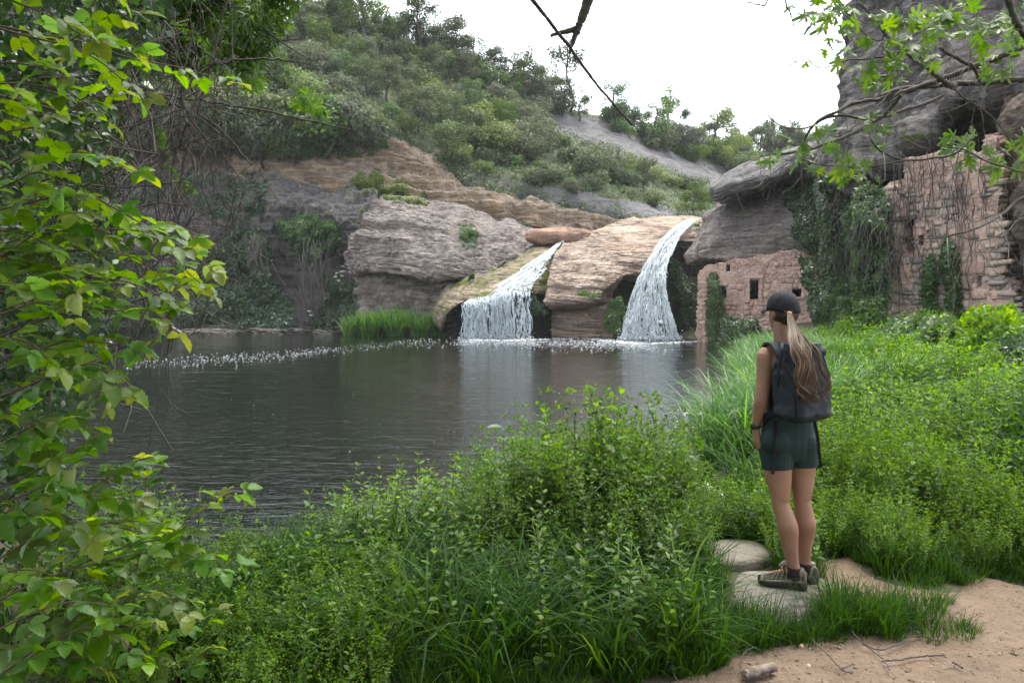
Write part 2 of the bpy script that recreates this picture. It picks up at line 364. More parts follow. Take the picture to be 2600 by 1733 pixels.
# sandy path, a sheet just above the ground
PATH = [tuple(on_z(px, py)[:2]) for px, py in ((2075, 1432), (2150, 1412), (2215, 1462), (2300, 1492), (2400, 1500), (2490, 1470), (2560, 1478), (2700, 1500))] + \
       [(5.5, 3.9), (5.5, -3.0), (0.2, -3.0), (0.25, 2.4)] + [tuple(on_z(px, py)[:2]) for px, py in ((1500, 1745), (1640, 1722), (1800, 1708), (1900, 1662), (2030, 1622), (2150, 1600), (2170, 1530), (2120, 1470))]
px_, py_ = np.meshgrid(np.linspace(-0.2, 5.5, 420), np.linspace(1.2, 5.2, 300), indexing='ij')
dd = poly_dist(px_, py_, PATH) + 0.07 * fbm(np.stack([px_, py_, 0 * px_], -1), 2.5, 4, 2)
PG = np.stack([px_, py_, ground_z(px_, py_)], -1); fb = fbm(PG, 5.0, 4, 4)
PG[..., 2] += 0.012 + 0.006 * fb + 0.006 * np.abs(perlin(PG, 22, 1)) - 0.03 * smooth(dd, -0.03, 0.1)
fc = grid_faces(*PG.shape[:2]); keep = (dd.ravel()[fc] < 0.08).all(1)
t = NT('sandy_earth'); c = t.coord(); f = t.noise(c, 2.2, 6, 0.65); g = t.noise(c, 60, 5, 0.8)
col = t.ramp(f, [(0.28, (0.15, 0.105, 0.07)), (0.5, (0.215, 0.15, 0.10)), (0.75, (0.275, 0.20, 0.14))])
col = t.mix(t.ramp(t.noise(c, 26, 4, 0.7), [(0.57, 0.0), (0.66, 0.75)]), col, (0.10, 0.07, 0.045))
col = t.mix(t.ramp(g, [(0.62, 0.0), (0.75, 0.6)]), col, (0.34, 0.27, 0.20))
h = t.math('ADD', t.math('MULTIPLY', g, 0.4), t.noise(c, 12, 6, 0.7))
M['sand'] = t.done(t.pbr(col, 0.95, t.bump(h, 1.0, 0.05)))
mb = MB().add(PG, fc[keep]); po = mb.obj('path', M['sand']); tag(po, kind='structure')

# water
wx = np.concatenate([-np.geomspace(60, 7, 60)[:-1], np.linspace(-7, 10, 240), np.geomspace(10, 14, 6)[1:]])
wy = np.geomspace(5.0, 62, 420)
gx, gy = np.meshgrid(wx, wy, indexing='ij'); P = np.stack([gx, gy, 0 * gx], -1)
def ripples(x, y):
    z = 0
    for cx_, cy_, a in ((7.2, 41.4, 1.0), (-1.0, 42.0, 0.8)):
        r = np.hypot(x - cx_, y - cy_); ph = 0.7 * perlin(np.stack([x * .35, y * .35, 0 * x], -1), 1.0, cx_)
        z = z + a * np.sin(r * 11.5 + ph * 7) * (0.3 + smooth(perlin(np.stack([x * .5, y * .25, 0 * x], -1), 1, 4) + .4))
    return z
fade = smooth(gy, 60, 20)
gz = WATER + 0.0016 * ripples(gx, gy) + 0.0035 * perlin(P * (1.2, 4.0, 1), 1.0, 6) + 0.004 * perlin(P * (.5, 1.6, 1), 1.0, 8)
t = NT('pool_water'); c = t.coord((1.0, 3.4, 1.0)); tc = t.coord()
w1 = t.noise(c, 2.1, 4, 0.5, 0.4); w2 = t.noise(c, 7.5, 3, 0.5, 0.3); w3 = t.noise(t.coord((1, 2.2, 1)), 30, 2, 0.5)
h = t.math('ADD', t.math('MULTIPLY', w1, 1.0), t.math('MULTIPLY', w2, 0.35)); h = t.math('ADD', h, t.math('MULTIPLY', w3, 0.05))
murk = t.ramp(t.noise(tc, 0.3, 3), [(0.35, (0.0025, 0.0045, 0.003)), (0.7, (0.005, 0.006, 0.004))])
M['water'] = t.done(t.pbr(murk, 0.03, t.bump(h, 0.5, 0.035), IOR=1.33))
tag(grid_obj('water', np.stack([gx, gy, gz], -1), M['water']), kind='structure')

# ================================================================ rocks
TAN = ((0.30, 0.22, 0.15), (0.40, 0.30, 0.20), (0.47, 0.38, 0.28))
M['rock_dome'] = rock_mat('pinkish_sandstone', (0.32, 0.225, 0.165), (0.39, 0.305, 0.235), (0.46, 0.395, 0.33), (0.16, 0.13, 0.115), None, 0, 0.35, 0.0, 5, 0.16)
M['rock_grey'] = rock_mat('grey_sandstone', (0.225, 0.19, 0.16), (0.30, 0.255, 0.215), (0.38, 0.33, 0.28), (0.12, 0.105, 0.095), (0.19, 0.175, 0.17), 0.6, 0.6, 0.0, 5, 0.06)
M['rock_tan'] = rock_mat('ochre_sandstone', (0.30, 0.21, 0.12), (0.37, 0.27, 0.17), (0.40, 0.33, 0.24), (0.13, 0.11, 0.10), (0.2, 0.19, 0.185), 0.5, 0.5, 0.0, 6, 0.1)
M['rock_dark'] = rock_mat('dark_sandstone', (0.10, 0.092, 0.09), (0.155, 0.142, 0.134), (0.21, 0.185, 0.155), (0.04, 0.038, 0.04), (0.11, 0.11, 0.115), 0.6, 0.8, 0.15, 4, 0.05)
M['rock_moss'] = rock_mat('mossy_sandstone', (0.19, 0.16, 0.11), (0.27, 0.225, 0.155), (0.33, 0.28, 0.20), (0.07, 0.065, 0.05), None, 0, 0.6, 0.5, 4, 0.2, mosscol=(0.05, 0.058, 0.012))
M['rock_wet'] = rock_mat('wet_dark_rock', (0.03, 0.03, 0.026), (0.05, 0.045, 0.035), (0.08, 0.07, 0.05), (0.015, 0.014, 0.013), None, 0, 0.7, 0.55, 4, 0.1, mosscol=(0.015, 0.03, 0.008))
M['rock_slab'] = rock_mat('hill_slab_rock', (0.12, 0.112, 0.115), (0.165, 0.152, 0.152), (0.22, 0.20, 0.19), (0.08, 0.078, 0.08), (0.14, 0.14, 0.145), 0.6, 0.6, 0.0, 3, 0.3)
M['rock_tower'] = rock_mat('tower_conglomerate', (0.10, 0.092, 0.092), (0.155, 0.14, 0.135), (0.24, 0.215, 0.195), (0.035, 0.033, 0.036), (0.17, 0.16, 0.155), 0.4, 0.95, 0.08, 2.5, 0.5)

# hill
HILL = [[(-500, 470, 52), (-500, 260, 58), (-500, 0, 68), (-500, -250, 84), (-500, -100, 130)],
        [(0, 440, 54), (0, 260, 58), (0, 60, 70), (0, -140, 86), (0, 60, 130)],
        [(400, 330, 57), (400, 220, 61), (400, 60, 72), (400, -20, 88), (400, 200, 130)],
        [(700, 340, 58), (700, 230, 63), (700, 120, 74), (700, 70, 88), (700, 260, 130)],
        [(1000, 330, 60), (1000, 280, 66), (1000, 190, 76), (1000, 140, 88), (1000, 300, 130)],
        [(1200, 448, 60.5), (1200, 340, 67), (1200, 260, 78), (1200, 212, 90), (1200, 350, 130)],
        [(1400, 492, 61), (1400, 400, 69), (1400, 315, 82), (1400, 268, 95), (1400, 380, 135)],
        [(1600, 540, 61.5), (1600, 450, 74), (1600, 375, 89), (1600, 328, 102), (1600, 420, 140)],
        [(1800, 560, 62), (1800, 500, 80), (1800, 430, 98), (1800, 385, 114), (1800, 460, 150)],
        [(2000, 565, 64), (2000, 490, 90), (2000, 430, 110), (2000, 378, 126), (2000, 460, 160)],
        [(2400, 570, 66), (2400, 490, 92), (2400, 430, 112), (2400, 370, 128), (2400, 460, 160)],
        [(3200, 570, 66), (3200, 460, 92), (3200, 380, 112), (3200, 300, 128), (3200, 460, 160)]]
HILL = [[(q[0][0], q[0][1] + 75, q[0][2] + 0.5)] + q for q in HILL]
HG = loft(HILL, 420, 200, lambda G: 0.9 * fbm(G, 0.09, 4, 3) + 0.15 * fbm(G, 0.7, 3, 8))
t = NT('hill_soil'); c = t.coord(); f = t.noise(c, 1.2, 7, 0.7)
M['hill_soil'] = t.done(t.pbr(t.ramp(f, [(0.35, (0.03, 0.036, 0.016)), (0.55, (0.055, 0.062, 0.028)), (0.72, (0.11, 0.10, 0.07))]), 0.95, t.bump(f, 0.8, 0.2)))
SLABS = ([(1360, 285), (1500, 305), (1600, 345), (1720, 395), (1850, 445), (1850, 475), (1790, 470), (1700, 428), (1600, 395), (1500, 362), (1420, 330), (1360, 310)], [(1170, 225), (1215, 228), (1250, 275), (1200, 275)], [(1380, 478), (1480, 492), (1640, 520), (1760, 545), (1760, 600), (1500, 600), (1200, 520), (1180, 440)])
fr = grid_faces(*HG.shape[:2]); fx_, fy_ = to_px(HG.reshape(-1, 3)[fr[:, 0]]); jt = 9 * fbm(HG.reshape(-1, 3)[fr[:, 0]], .25, 3, 2)
isr = np.zeros(len(fr), bool)
for p_ in SLABS: isr |= poly_dist(fx_, fy_, p_) + jt < 6
mb = MB(); mb.v = [HG.reshape(-1, 3)]; mb.f = [fr]; mb.m = [isr.astype(int)]; mb.n = HG.size // 3
tag(mb.obj('hill', [M['hill_soil'], M['rock_slab']]), kind='structure')

# ochre bedded band above the falls and behind the title area
BAND = [[(-400, 250, 63), (-400, 290, 60), (-400, 380, 58.5), (-400, 470, 57.5), (-400, 560, 57), (-400, 600, 57)],
        [(200, 250, 63), (200, 280, 60), (200, 350, 58.5), (200, 430, 57.5), (200, 520, 57), (200, 570, 57)],
        [(550, 240, 64), (550, 265, 60.5), (550, 330, 59), (550, 400, 58), (550, 480, 57.5), (550, 520, 57.5)],
        [(800, 300, 65), (800, 322, 61), (800, 370, 59), (800, 420, 58), (800, 480, 57), (800, 520, 57)],
        [(985, 300, 66), (985, 318, 62), (985, 360, 59.5), (985, 420, 58.5), (985, 480, 57), (985, 520, 57)],
        [(1080, 352, 66), (1080, 366, 62), (1080, 400, 59.5), (1080, 450, 58), (1080, 500, 57), (1080, 540, 57)],
        [(1175, 425, 66), (1175, 440, 62), (1175, 460, 60), (1175, 495, 58.3), (1175, 530, 57.4), (1175, 560, 57.4)],
        [(1300, 462, 66), (1300, 474, 62), (1300, 492, 60), (1300, 520, 58.3), (1300, 552, 57.6), (1300, 590, 57.6)],
        [(1450, 502, 66), (1450, 512, 62.5), (1450, 526, 60.5), (1450, 548, 59), (1450, 575, 58), (1450, 610, 58)],
        [(1600, 534, 67), (1600, 542, 63), (1600, 552, 61), (1600, 566, 60), (1600, 585, 59), (1600, 620, 59)],
        [(1760, 552, 68), (1760, 560, 64), (1760, 568, 62), (1760, 580, 61), (1760, 600, 60), (1760, 620, 60)],
        [(2100, 560, 69), (2100, 566, 65), (2100, 575, 63), (2100, 585, 62), (2100, 600, 61), (2100, 620, 61)]]
BG = loft(BAND, 620, 110, lambda G: strata(G, 0.7, 1.5, 0.4, (0.16, 0.0), 2.0))
tag(grid_obj('rock_band', BG, M['rock_tan']), kind='structure')

# dark cliff behind the far bank on the left
CLIFF = [[(-700, 380, 60), (-700, 420, 58), (-700, 520, 56), (-700, 640, 55), (-700, 760, 54), (-700, 900, 53)],
         [(0, 400, 60), (0, 430, 58), (0, 520, 56), (0, 640, 55.5), (0, 760, 54.5), (0, 880, 54)],
         [(400, 420, 60), (400, 440, 57.5), (400, 520, 56), (400, 640, 55.5), (400, 760, 55), (400, 870, 54.5)],
         [(600, 440, 60), (600, 455, 57.5), (600, 520, 55.5), (600, 640, 56), (600, 740, 56), (600, 870, 54)],
         [(750, 460, 60), (750, 475, 57), (750, 530, 55), (750, 640, 56), (750, 740, 56), (750, 870, 53)],
         [(860, 480, 60), (860, 498, 56), (860, 560, 53.5), (860, 650, 54), (860, 740, 54), (860, 870, 52)],
         [(960, 480, 60), (960, 500, 56), (960, 560, 54), (960, 650, 53.5), (960, 740, 53), (960, 880, 51)]]
CG = loft(CLIFF, 420, 150, lambda G: strata(G, 1.3, 0.7, 0.6, (0.04, 0.0), 6.0))
tag(grid_obj('cliff', CG, M['rock_dark']), kind='structure')

# grey bulging ledge left of the falls
LEDGE = [[(895, 600, 54), (890, 612, 52.5), (883, 635, 51.2), (886, 665, 51), (896, 690, 51.5), (905, 705, 52.5), (905, 870, 52)],
         [(920, 560, 55), (910, 582, 52), (895, 615, 50), (890, 640, 49), (900, 695, 49.2), (915, 712, 50.5), (915, 860, 50.5)],
         [(972, 498, 55), (965, 515, 51.8), (952, 572, 49), (948, 640, 47.9), (950, 695, 48), (955, 715, 49.3), (955, 865, 49.3)],
         [(1060, 506, 56), (1060, 526, 52), (1060, 590, 48.6), (1060, 650, 47), (1060, 702, 47), (1060, 722, 48.3), (1060, 866, 48.3)],
         [(1165, 522, 56), (1165, 548, 53), (1160, 600, 49), (1155, 650, 47), (1150, 700, 46.4), (1150, 722, 47.6), (1140, 868, 47.6)],
         [(1265, 552, 57), (1265, 572, 53.5), (1262, 612, 49.8), (1255, 650, 47.8), (1248, 688, 46.6), (1245, 706, 47.6), (1240, 868, 47.6)],
         [(1350, 574, 57), (1350, 588, 54), (1345, 610, 51), (1335, 632, 49.2), (1320, 655, 48), (1318, 668, 48.6), (1318, 868, 48.6)],
         [(1460, 585, 58), (1450, 596, 55), (1435, 608, 52.5), (1420, 622, 51), (1400, 640, 50), (1400, 652, 50), (1400, 868, 49.5)]]
LG = loft(LEDGE, 460, 300, lambda G: strata(G, 0.7, 0.8, 0.36, (0.07, 0.0), 11.0))
tag(grid_obj('rock_ledge', LG, M['rock_grey']), kind='structure')

# mossy ramp under the left fall
RAMP = [[(1095, 800, 46), (1100, 812, 45.4), (1108, 826, 44.8), (1118, 840, 44.6), (1130, 850, 45), (1130, 870, 45.2)],
        [(1125, 742, 46.8), (1125, 760, 45.4), (1128, 782, 44.2), (1130, 802, 43.8), (1140, 822, 44.6), (1140, 875, 45)],
        [(1190, 692, 47.4), (1185, 716, 45.6), (1178, 744, 43.9), (1172, 768, 43.0), (1176, 784, 44.4), (1176, 878, 45)],
        [(1260, 665, 48), (1250, 686, 46.4), (1232, 716, 44.3), (1210, 762, 42.5), (1210, 778, 44.2), (1210, 880, 44.8)],
        [(1340, 632, 49), (1328, 656, 47), (1300, 696, 44.8), (1272, 752, 42.4), (1272, 768, 44.2), (1272, 880, 44.8)],
        [(1425, 612, 50), (1405, 640, 47.4), (1372, 690, 45), (1345, 742, 42.9), (1342, 764, 44.2), (1342, 880, 44.8)],
        [(1480, 612, 50), (1455, 640, 48), (1425, 700, 46.2), (1405, 748, 44.4), (1402, 768, 44.8), (1402, 880, 45)]]
RG = loft(RAMP, 220, 200, lambda G: strata(G, 0.4, 0.16, 0.16, (0.15, 0.0), 14.0))
nvr = RG.shape[1]
fr = grid_faces(*RG.shape[:2]); jj = fr[:, 0] % nvr; mi = (jj > nvr * 0.66)
mb = MB(); mb.v = [RG.reshape(-1, 3)]; mb.f = [fr]; mb.m = [mi.astype(int)]; mb.n = RG.size // 3
tag(mb.obj('rock_ramp', [M['rock_moss'], M['rock_wet']]), kind='structure')

# dome between the falls and its continuation behind the right fall
DOME = [[(1452, 608, 50), (1434, 618, 47.6), (1404, 650, 45.4), (1393, 700, 43.8), (1384, 745, 42.9), (1378, 768, 42.7), (1388, 782, 44), (1395, 790, 44.4), (1395, 880, 44.4)],
        [(1480, 602, 50), (1470, 612, 47.8), (1456, 650, 45), (1450, 700, 43.1), (1445, 742, 42.2), (1438, 774, 42.0), (1440, 786, 43.4), (1442, 800, 43.2), (1442, 880, 43.2)],
        [(1545, 574, 51), (1535, 588, 48.2), (1528, 640, 45), (1522, 690, 43.1), (1515, 730, 42.1), (1508, 762, 41.9), (1510, 778, 43.4), (1512, 796, 43.1), (1514, 880, 43)],
        [(1600, 556, 52), (1592, 568, 49), (1590, 620, 46), (1592, 665, 44.1), (1590, 688, 43.4), (1580, 706, 43.2), (1572, 730, 44.8), (1565, 780, 45), (1560, 880, 44.5)],
        [(1670, 551, 53), (1668, 561, 49.6), (1662, 610, 46.2), (1650, 655, 44.2), (1640, 684, 43.6), (1636, 696, 44), (1640, 730, 45.4), (1640, 780, 45.6), (1640, 880, 45)],
        [(1740, 551, 54), (1738, 560, 50), (1728, 586, 48), (1712, 604, 46.8), (1706, 630, 46.8), (1704, 660, 47), (1702, 700, 47), (1700, 780, 47), (1700, 880, 46.5)],
        [(1800, 549, 55), (1798, 557, 51), (1788, 578, 48.6), (1772, 605, 47.6), (1764, 640, 47.4), (1764, 680, 47.4), (1764, 720, 47), (1764, 800, 46.5), (1764, 885, 46)],
        [(1900, 545, 56), (1900, 556, 52), (1890, 585, 50), (1870, 620, 49), (1850, 660, 48.5), (1850, 700, 48), (1850, 760, 47.5), (1850, 820, 47), (1850, 890, 46)]]
DG = loft(DOME, 520, 330, lambda G: strata(G, 0.45, 0.42, 0.22, (0.13, 0.02), 21.0) * (1.0 - 0.25 * smooth(G[..., 2], 4, 7)))
nvd = DG.shape[1]; fr = grid_faces(*DG.shape[:2]); jj = (fr[:, 0] % nvd) / nvd; ii = (fr[:, 0] // nvd) / DG.shape[0]
fcx, fcy = to_px(DG.reshape(-1, 3)[fr[:, 0]])
wet = (((jj > 0.40) & (fcx > 1600) & (fcy > 612 + 0 * fcx)) & (fcx > 1700 - (fcy - 600) * 0.35)) | ((jj > 0.70) & (fcx > 1555)) | ((jj > 0.72) & (fcx < 1400))
mb = MB(); mb.v = [DG.reshape(-1, 3)]; mb.f = [fr]; mb.m = [wet.astype(int)]; mb.n = DG.size // 3
tag(mb.obj('rock_dome', [M['rock_dome'], M['rock_wet']]), kind='structure')

# right rock with smooth overhanging underside above the mill
RBLOCK = [[(1812, 552, 48), (1795, 566, 46), (1772, 592, 44), (1758, 620, 42.6), (1746, 645, 42.2), (1744, 664, 42.6), (1765, 676, 44), (1790, 690, 47)],
          [(1840, 470, 47), (1826, 505, 43), (1812, 560, 41), (1800, 600, 40), (1796, 640, 39.6), (1796, 664, 40), (1806, 672, 42), (1815, 668, 45)],
          [(1905, 430, 46), (1890, 480, 42), (1884, 550, 39.8), (1880, 600, 38.8), (1878, 640, 38.4), (1878, 664, 38.8), (1880, 668, 41), (1885, 650, 44)],
          [(1990, 420, 44), (1975, 470, 40), (1970, 540, 38.4), (1966, 590, 37.5), (1962, 630, 37.2), (1960, 650, 37.6), (1960, 654, 40), (1960, 640, 43)],
          [(2080, 420, 42), (2066, 470, 38.5), (2060, 540, 37), (2056, 590, 36.3), (2052, 620, 36.2), (2050, 640, 36.6), (2050, 640, 39), (2050, 630, 42)],
          [(2230, 420, 38), (2220, 470, 35.5), (2215, 540, 34.5), (2212, 590, 34), (2210, 640, 34), (2210, 680, 34), (2210, 700, 36), (2210, 700, 40)]]
RBG = loft(RBLOCK, 400, 220, lambda G: strata(G, 0.8, 0.3, 0.22, (-0.05, 0.0), 33.0))
tag(grid_obj('rock_overhang', RBG, M['rock_grey']), kind='structure')

# tall leaning rock tower on the right
TOWER = [[(2198, -420, 40), (2196, -150, 39), (2190, 0, 38), (2170, 120, 37.4), (2156, 220, 37), (2150, 300, 37), (2122, 340, 37.4), (2110, 480, 38), (2110, 700, 38), (2110, 880, 37)],
         [(2205, -420, 34), (2200, -150, 33), (2194, 0, 32), (2176, 120, 31.4), (2163, 220, 31), (2158, 300, 30.6), (2120, 400, 30.8), (2105, 480, 31.5), (2105, 700, 33), (2105, 880, 31)],
         [(2290, -420, 31), (2290, -150, 30), (2288, 0, 29), (2286, 120, 28), (2284, 220, 27.6), (2280, 310, 27), (2215, 420, 26.4), (2200, 500, 28.5), (2195, 700, 29.5), (2190, 880, 29)],
         [(2400, -420, 29), (2400, -150, 28), (2400, 0, 27), (2400, 110, 26), (2396, 190, 25), (2370, 280, 24.2), (2300, 395, 25), (2280, 440, 28), (2270, 700, 28.5), (2270, 880, 28)],
         [(2520, -420, 27), (2520, -150, 26), (2520, 0, 24.5), (2520, 90, 23.4), (2516, 160, 22.8), (2480, 240, 23.4), (2430, 320, 25.5), (2410, 400, 27.5), (2400, 700, 28), (2400, 880, 27)],
         [(2680, -420, 24), (2680, -150, 23), (2680, 0, 21.5), (2680, 80, 20.4), (2670, 140, 20), (2640, 230, 21), (2600, 320, 23), (2590, 420, 24.5), (2590, 700, 25), (2590, 880, 24)],
         [(2960, -420, 21), (2960, -150, 20), (2960, 0, 18.5), (2960, 80, 17.4), (2960, 140, 17), (2940, 230, 18), (2900, 320, 19), (2900, 420, 20), (2900, 700, 20.5), (2900, 880, 20)]]
TG = loft(TOWER, 420, 420, lambda G: 0.55 * fbm(G, 0.28, 5, 40) + 0.25 * (1 - 2 * np.abs(perlin(G @ np.array([(.5, .3, .9), (.1, 1, .2), (.9, .1, -.45)]), 0.55, 44))) + 0.10 * fbm(G, 2.2, 4, 41) + 0.32 * (0.6 - 2 * np.abs(perlin(G * (1, 1, .7), 0.9, 46))))
tag(grid_obj('rock_tower', TG, M['rock_tower']), kind='structure')
# dark face beyond the broken edge of the ruined wall
FACE = [[(2548, 250, 24), (2540, 300, 22), (2545, 420, 21.4), (2560, 560, 21), (2575, 700, 20.6), (2590, 860, 20.2)],
        [(2600, 240, 20.5), (2600, 300, 19.6), (2600, 420, 19.2), (2605, 560, 19), (2615, 700, 18.8), (2625, 860, 18.6)],
        [(2760, 220, 17.5), (2760, 300, 16.8), (2760, 420, 16.5), (2760, 560, 16.4), (2760, 700, 16.3), (2760, 880, 16)],
        [(3100, 220, 14), (3100, 300, 14), (3100, 420, 13.8), (3100, 560, 13.6), (3100, 700, 13.5), (3100, 900, 13)]]
FG = loft(FACE, 160, 160, lambda G: 0.3 * fbm(G, 0.6, 5, 50) + 0.1 * fbm(G, 2.5, 3, 51))
M['rock_brown'] = rock_mat('brown_cliff', (0.09, 0.07, 0.055), (0.13, 0.10, 0.08), (0.17, 0.135, 0.11), (0.04, 0.034, 0.03), None, 0, 0.8, 0.1, 3, 0.2)
tag(grid_obj('rock_face', FG, M['rock_brown']), kind='structure')

def boulder(name, c, r, rot, mat, seed, label, cat='boulder', group=None, n=90, st=0.12, sq=0.75):
    th, ph = np.meshgrid(np.linspace(0, 2 * math.pi, n + 1), np.linspace(-math.pi / 2, math.pi / 2, n // 2), indexing='ij')
    f = lambda x: np.sign(x) * np.abs(x) ** sq
    P = np.stack([f(np.cos(ph)) * f(np.cos(th)), f(np.cos(ph)) * f(np.sin(th)), f(np.sin(ph))], -1)
    P = P * r; N = nrm(P / np.array(r) ** 2)
    P = P + N * (strata(P + seed * 3.1, 0.35 * r[2] * 2, st * r[2], 0.16 * r[2], (0.05, 0), seed))[..., None]
    Rm = np.array(Matrix.Rotation(rot[2], 3, 'Z') @ Matrix.Rotation(rot[1], 3, 'Y') @ Matrix.Rotation(rot[0], 3, 'X'))
    P = P @ Rm.T; P[-1] = P[0]
    o = MB().add(P, grid_faces(*P.shape[:2])).obj(name, mat); o.location = c
    return tag(o, label, cat, group)
M['rock_pink'] = rock_mat('pink_boulder', (0.36, 0.20, 0.145), (0.42, 0.26, 0.19), (0.40, 0.30, 0.23), (0.16, 0.11, 0.09), None, 0, 0.45, 0.0, 4, 0.1)
M['rock_cap'] = rock_mat('capstone', (0.11, 0.105, 0.105), (0.16, 0.15, 0.145), (0.27, 0.25, 0.235), (0.04, 0.04, 0.042), (0.24, 0.235, 0.23), 0.6, 0.6, 0.0, 4, 0.0)
boulder('boulder', at(1438, 605, 49.5), (2.75, 1.3, 0.62), (0, 0.05, 0.0), M['rock_pink'], 3, 'long rounded pink boulder lying above the left waterfall', n=140, st=0.1, sq=0.7)
boulder('capstone', at(1930, 452, 39.5), (2.75, 2.6, 0.78), (0.0, -0.36, 0.2), M['rock_cap'], 5, 'dark flat-topped capstone overhanging the grey rock above the mill', n=260, st=0.85, sq=0.85)
boulder('capstone', at(2035, 420, 39.2), (2.2, 2.4, 1.0), (0.0, -0.2, 0.1), M['rock_cap'], 6, 'dark rock block behind the capstone, half hidden by the fig branches', n=120, st=0.4, sq=0.85)
boulder('rock_knob', at(1826, 545, 43), (0.5, 0.5, 0.42), (0, 0, 0), M['rock_dark'], 7, 'small dark rock knob at the top right of the right waterfall', n=50)

# where a line of sight meets the rocks: used to root creepers on them
from mathutils.bvhtree import BVHTree
_V, _Fc, _n = [], [], 0
for _G in (TG, RBG, CG, LG, DG, RG, BG):
    g = _G[::3, ::3]; _V.append(g.reshape(-1, 3)); _Fc.append(grid_faces(*g.shape[:2]) + _n); _n += g.size // 3
ROCKS = BVHTree.FromPolygons(np.concatenate(_V).tolist(), np.concatenate(_Fc).tolist())
def rock_Y(px, py, fallback=45.0):
    O = Vector((0, 0, CAMZ)); h = ROCKS.ray_cast(O, (Vector(at(px, py, 10.0).tolist()) - O).normalized())
    return h[0].y - .05 if h[0] is not None else fallback
# thin evening haze: one closed box of air round the camera and everything built
_hz = MB(); (x0, x1), (y0, y1), (z0, z1) = (-300, 300), (-80, 460), (-3.2, 62)
_hz.add([(x, y, z) for x in (x0, x1) for y in (y0, y1) for z in (z0, z1)], np.array([(0, 1, 3, 2), (4, 6, 7, 5), (0, 4, 5, 1), (2, 3, 7, 6), (0, 2, 6, 4), (1, 5, 7, 3)]))
hm = bpy.data.materials.new('haze_air'); hm.use_nodes = True; hm.node_tree.nodes.clear(); ho = hm.node_tree.nodes.new('ShaderNodeOutputMaterial'); hv = hm.node_tree.nodes.new('ShaderNodeVolumePrincipled')
hv.inputs['Color'].default_value = (0.92, 0.95, 1, 1); hv.inputs['Density'].default_value = 0.00032; hm.node_tree.links.new(hv.outputs[0], ho.inputs['Volume'])
tag(_hz.obj('haze', hm, None, False), 'thin pale evening haze hanging in the valley', 'haze', kind='stuff')
# ================================================================ waterfalls
t = NT('falling_water'); c = t.coord((9, 9, 0.9)); f = t.noise(c, 1.0, 4, 0.6, 0.3)
p = t.pbr(t.ramp(f, [(0.3, (0.45, 0.52, 0.56)), (0.62, (0.82, 0.87, 0.89))]), 0.18, t.bump(f, 0.5, 0.03), **{'Specular IOR Level': 0.6})
tl = t.n('BsdfTranslucent', {'Color': (0.7, 0.8, 0.85)}); mx = t.n('MixShader', {0: 0.3, 1: p.outputs[0], 2: tl.outputs[0]}); mx = t.n('MixShader', {0: 0.38, 1: mx.outputs[0], 2: t.n('BsdfTransparent').outputs[0]})
M['fall'] = t.done(mx)
t = NT('water_film'); c = t.coord((7, 7, 1.1)); f = t.noise(c, 1.0, 5, 0.65, 0.4); f2 = t.noise(t.coord((3, 3, 2.5)), 2.0, 4, 0.6)
p = t.pbr(t.ramp(f, [(0.35, (0.25, 0.33, 0.33)), (0.62, (0.74, 0.82, 0.85))]), 0.15, t.bump(f, 0.7, 0.05), **{'Specular IOR Level': 0.7})
al = t.ramp(t.math('MULTIPLY', f, t.math('ADD', f2, 0.45)), [(0.46, 0.0), (0.62, 0.7)])
M['film'] = t.done(t.n('MixShader', {0: al, 1: t.n('BsdfTransparent').outputs[0], 2: p.outputs[0]}))

M['spray'] = flat_mat('spray_drops', (0.8, 0.84, 0.86), 0.3, 0.05)

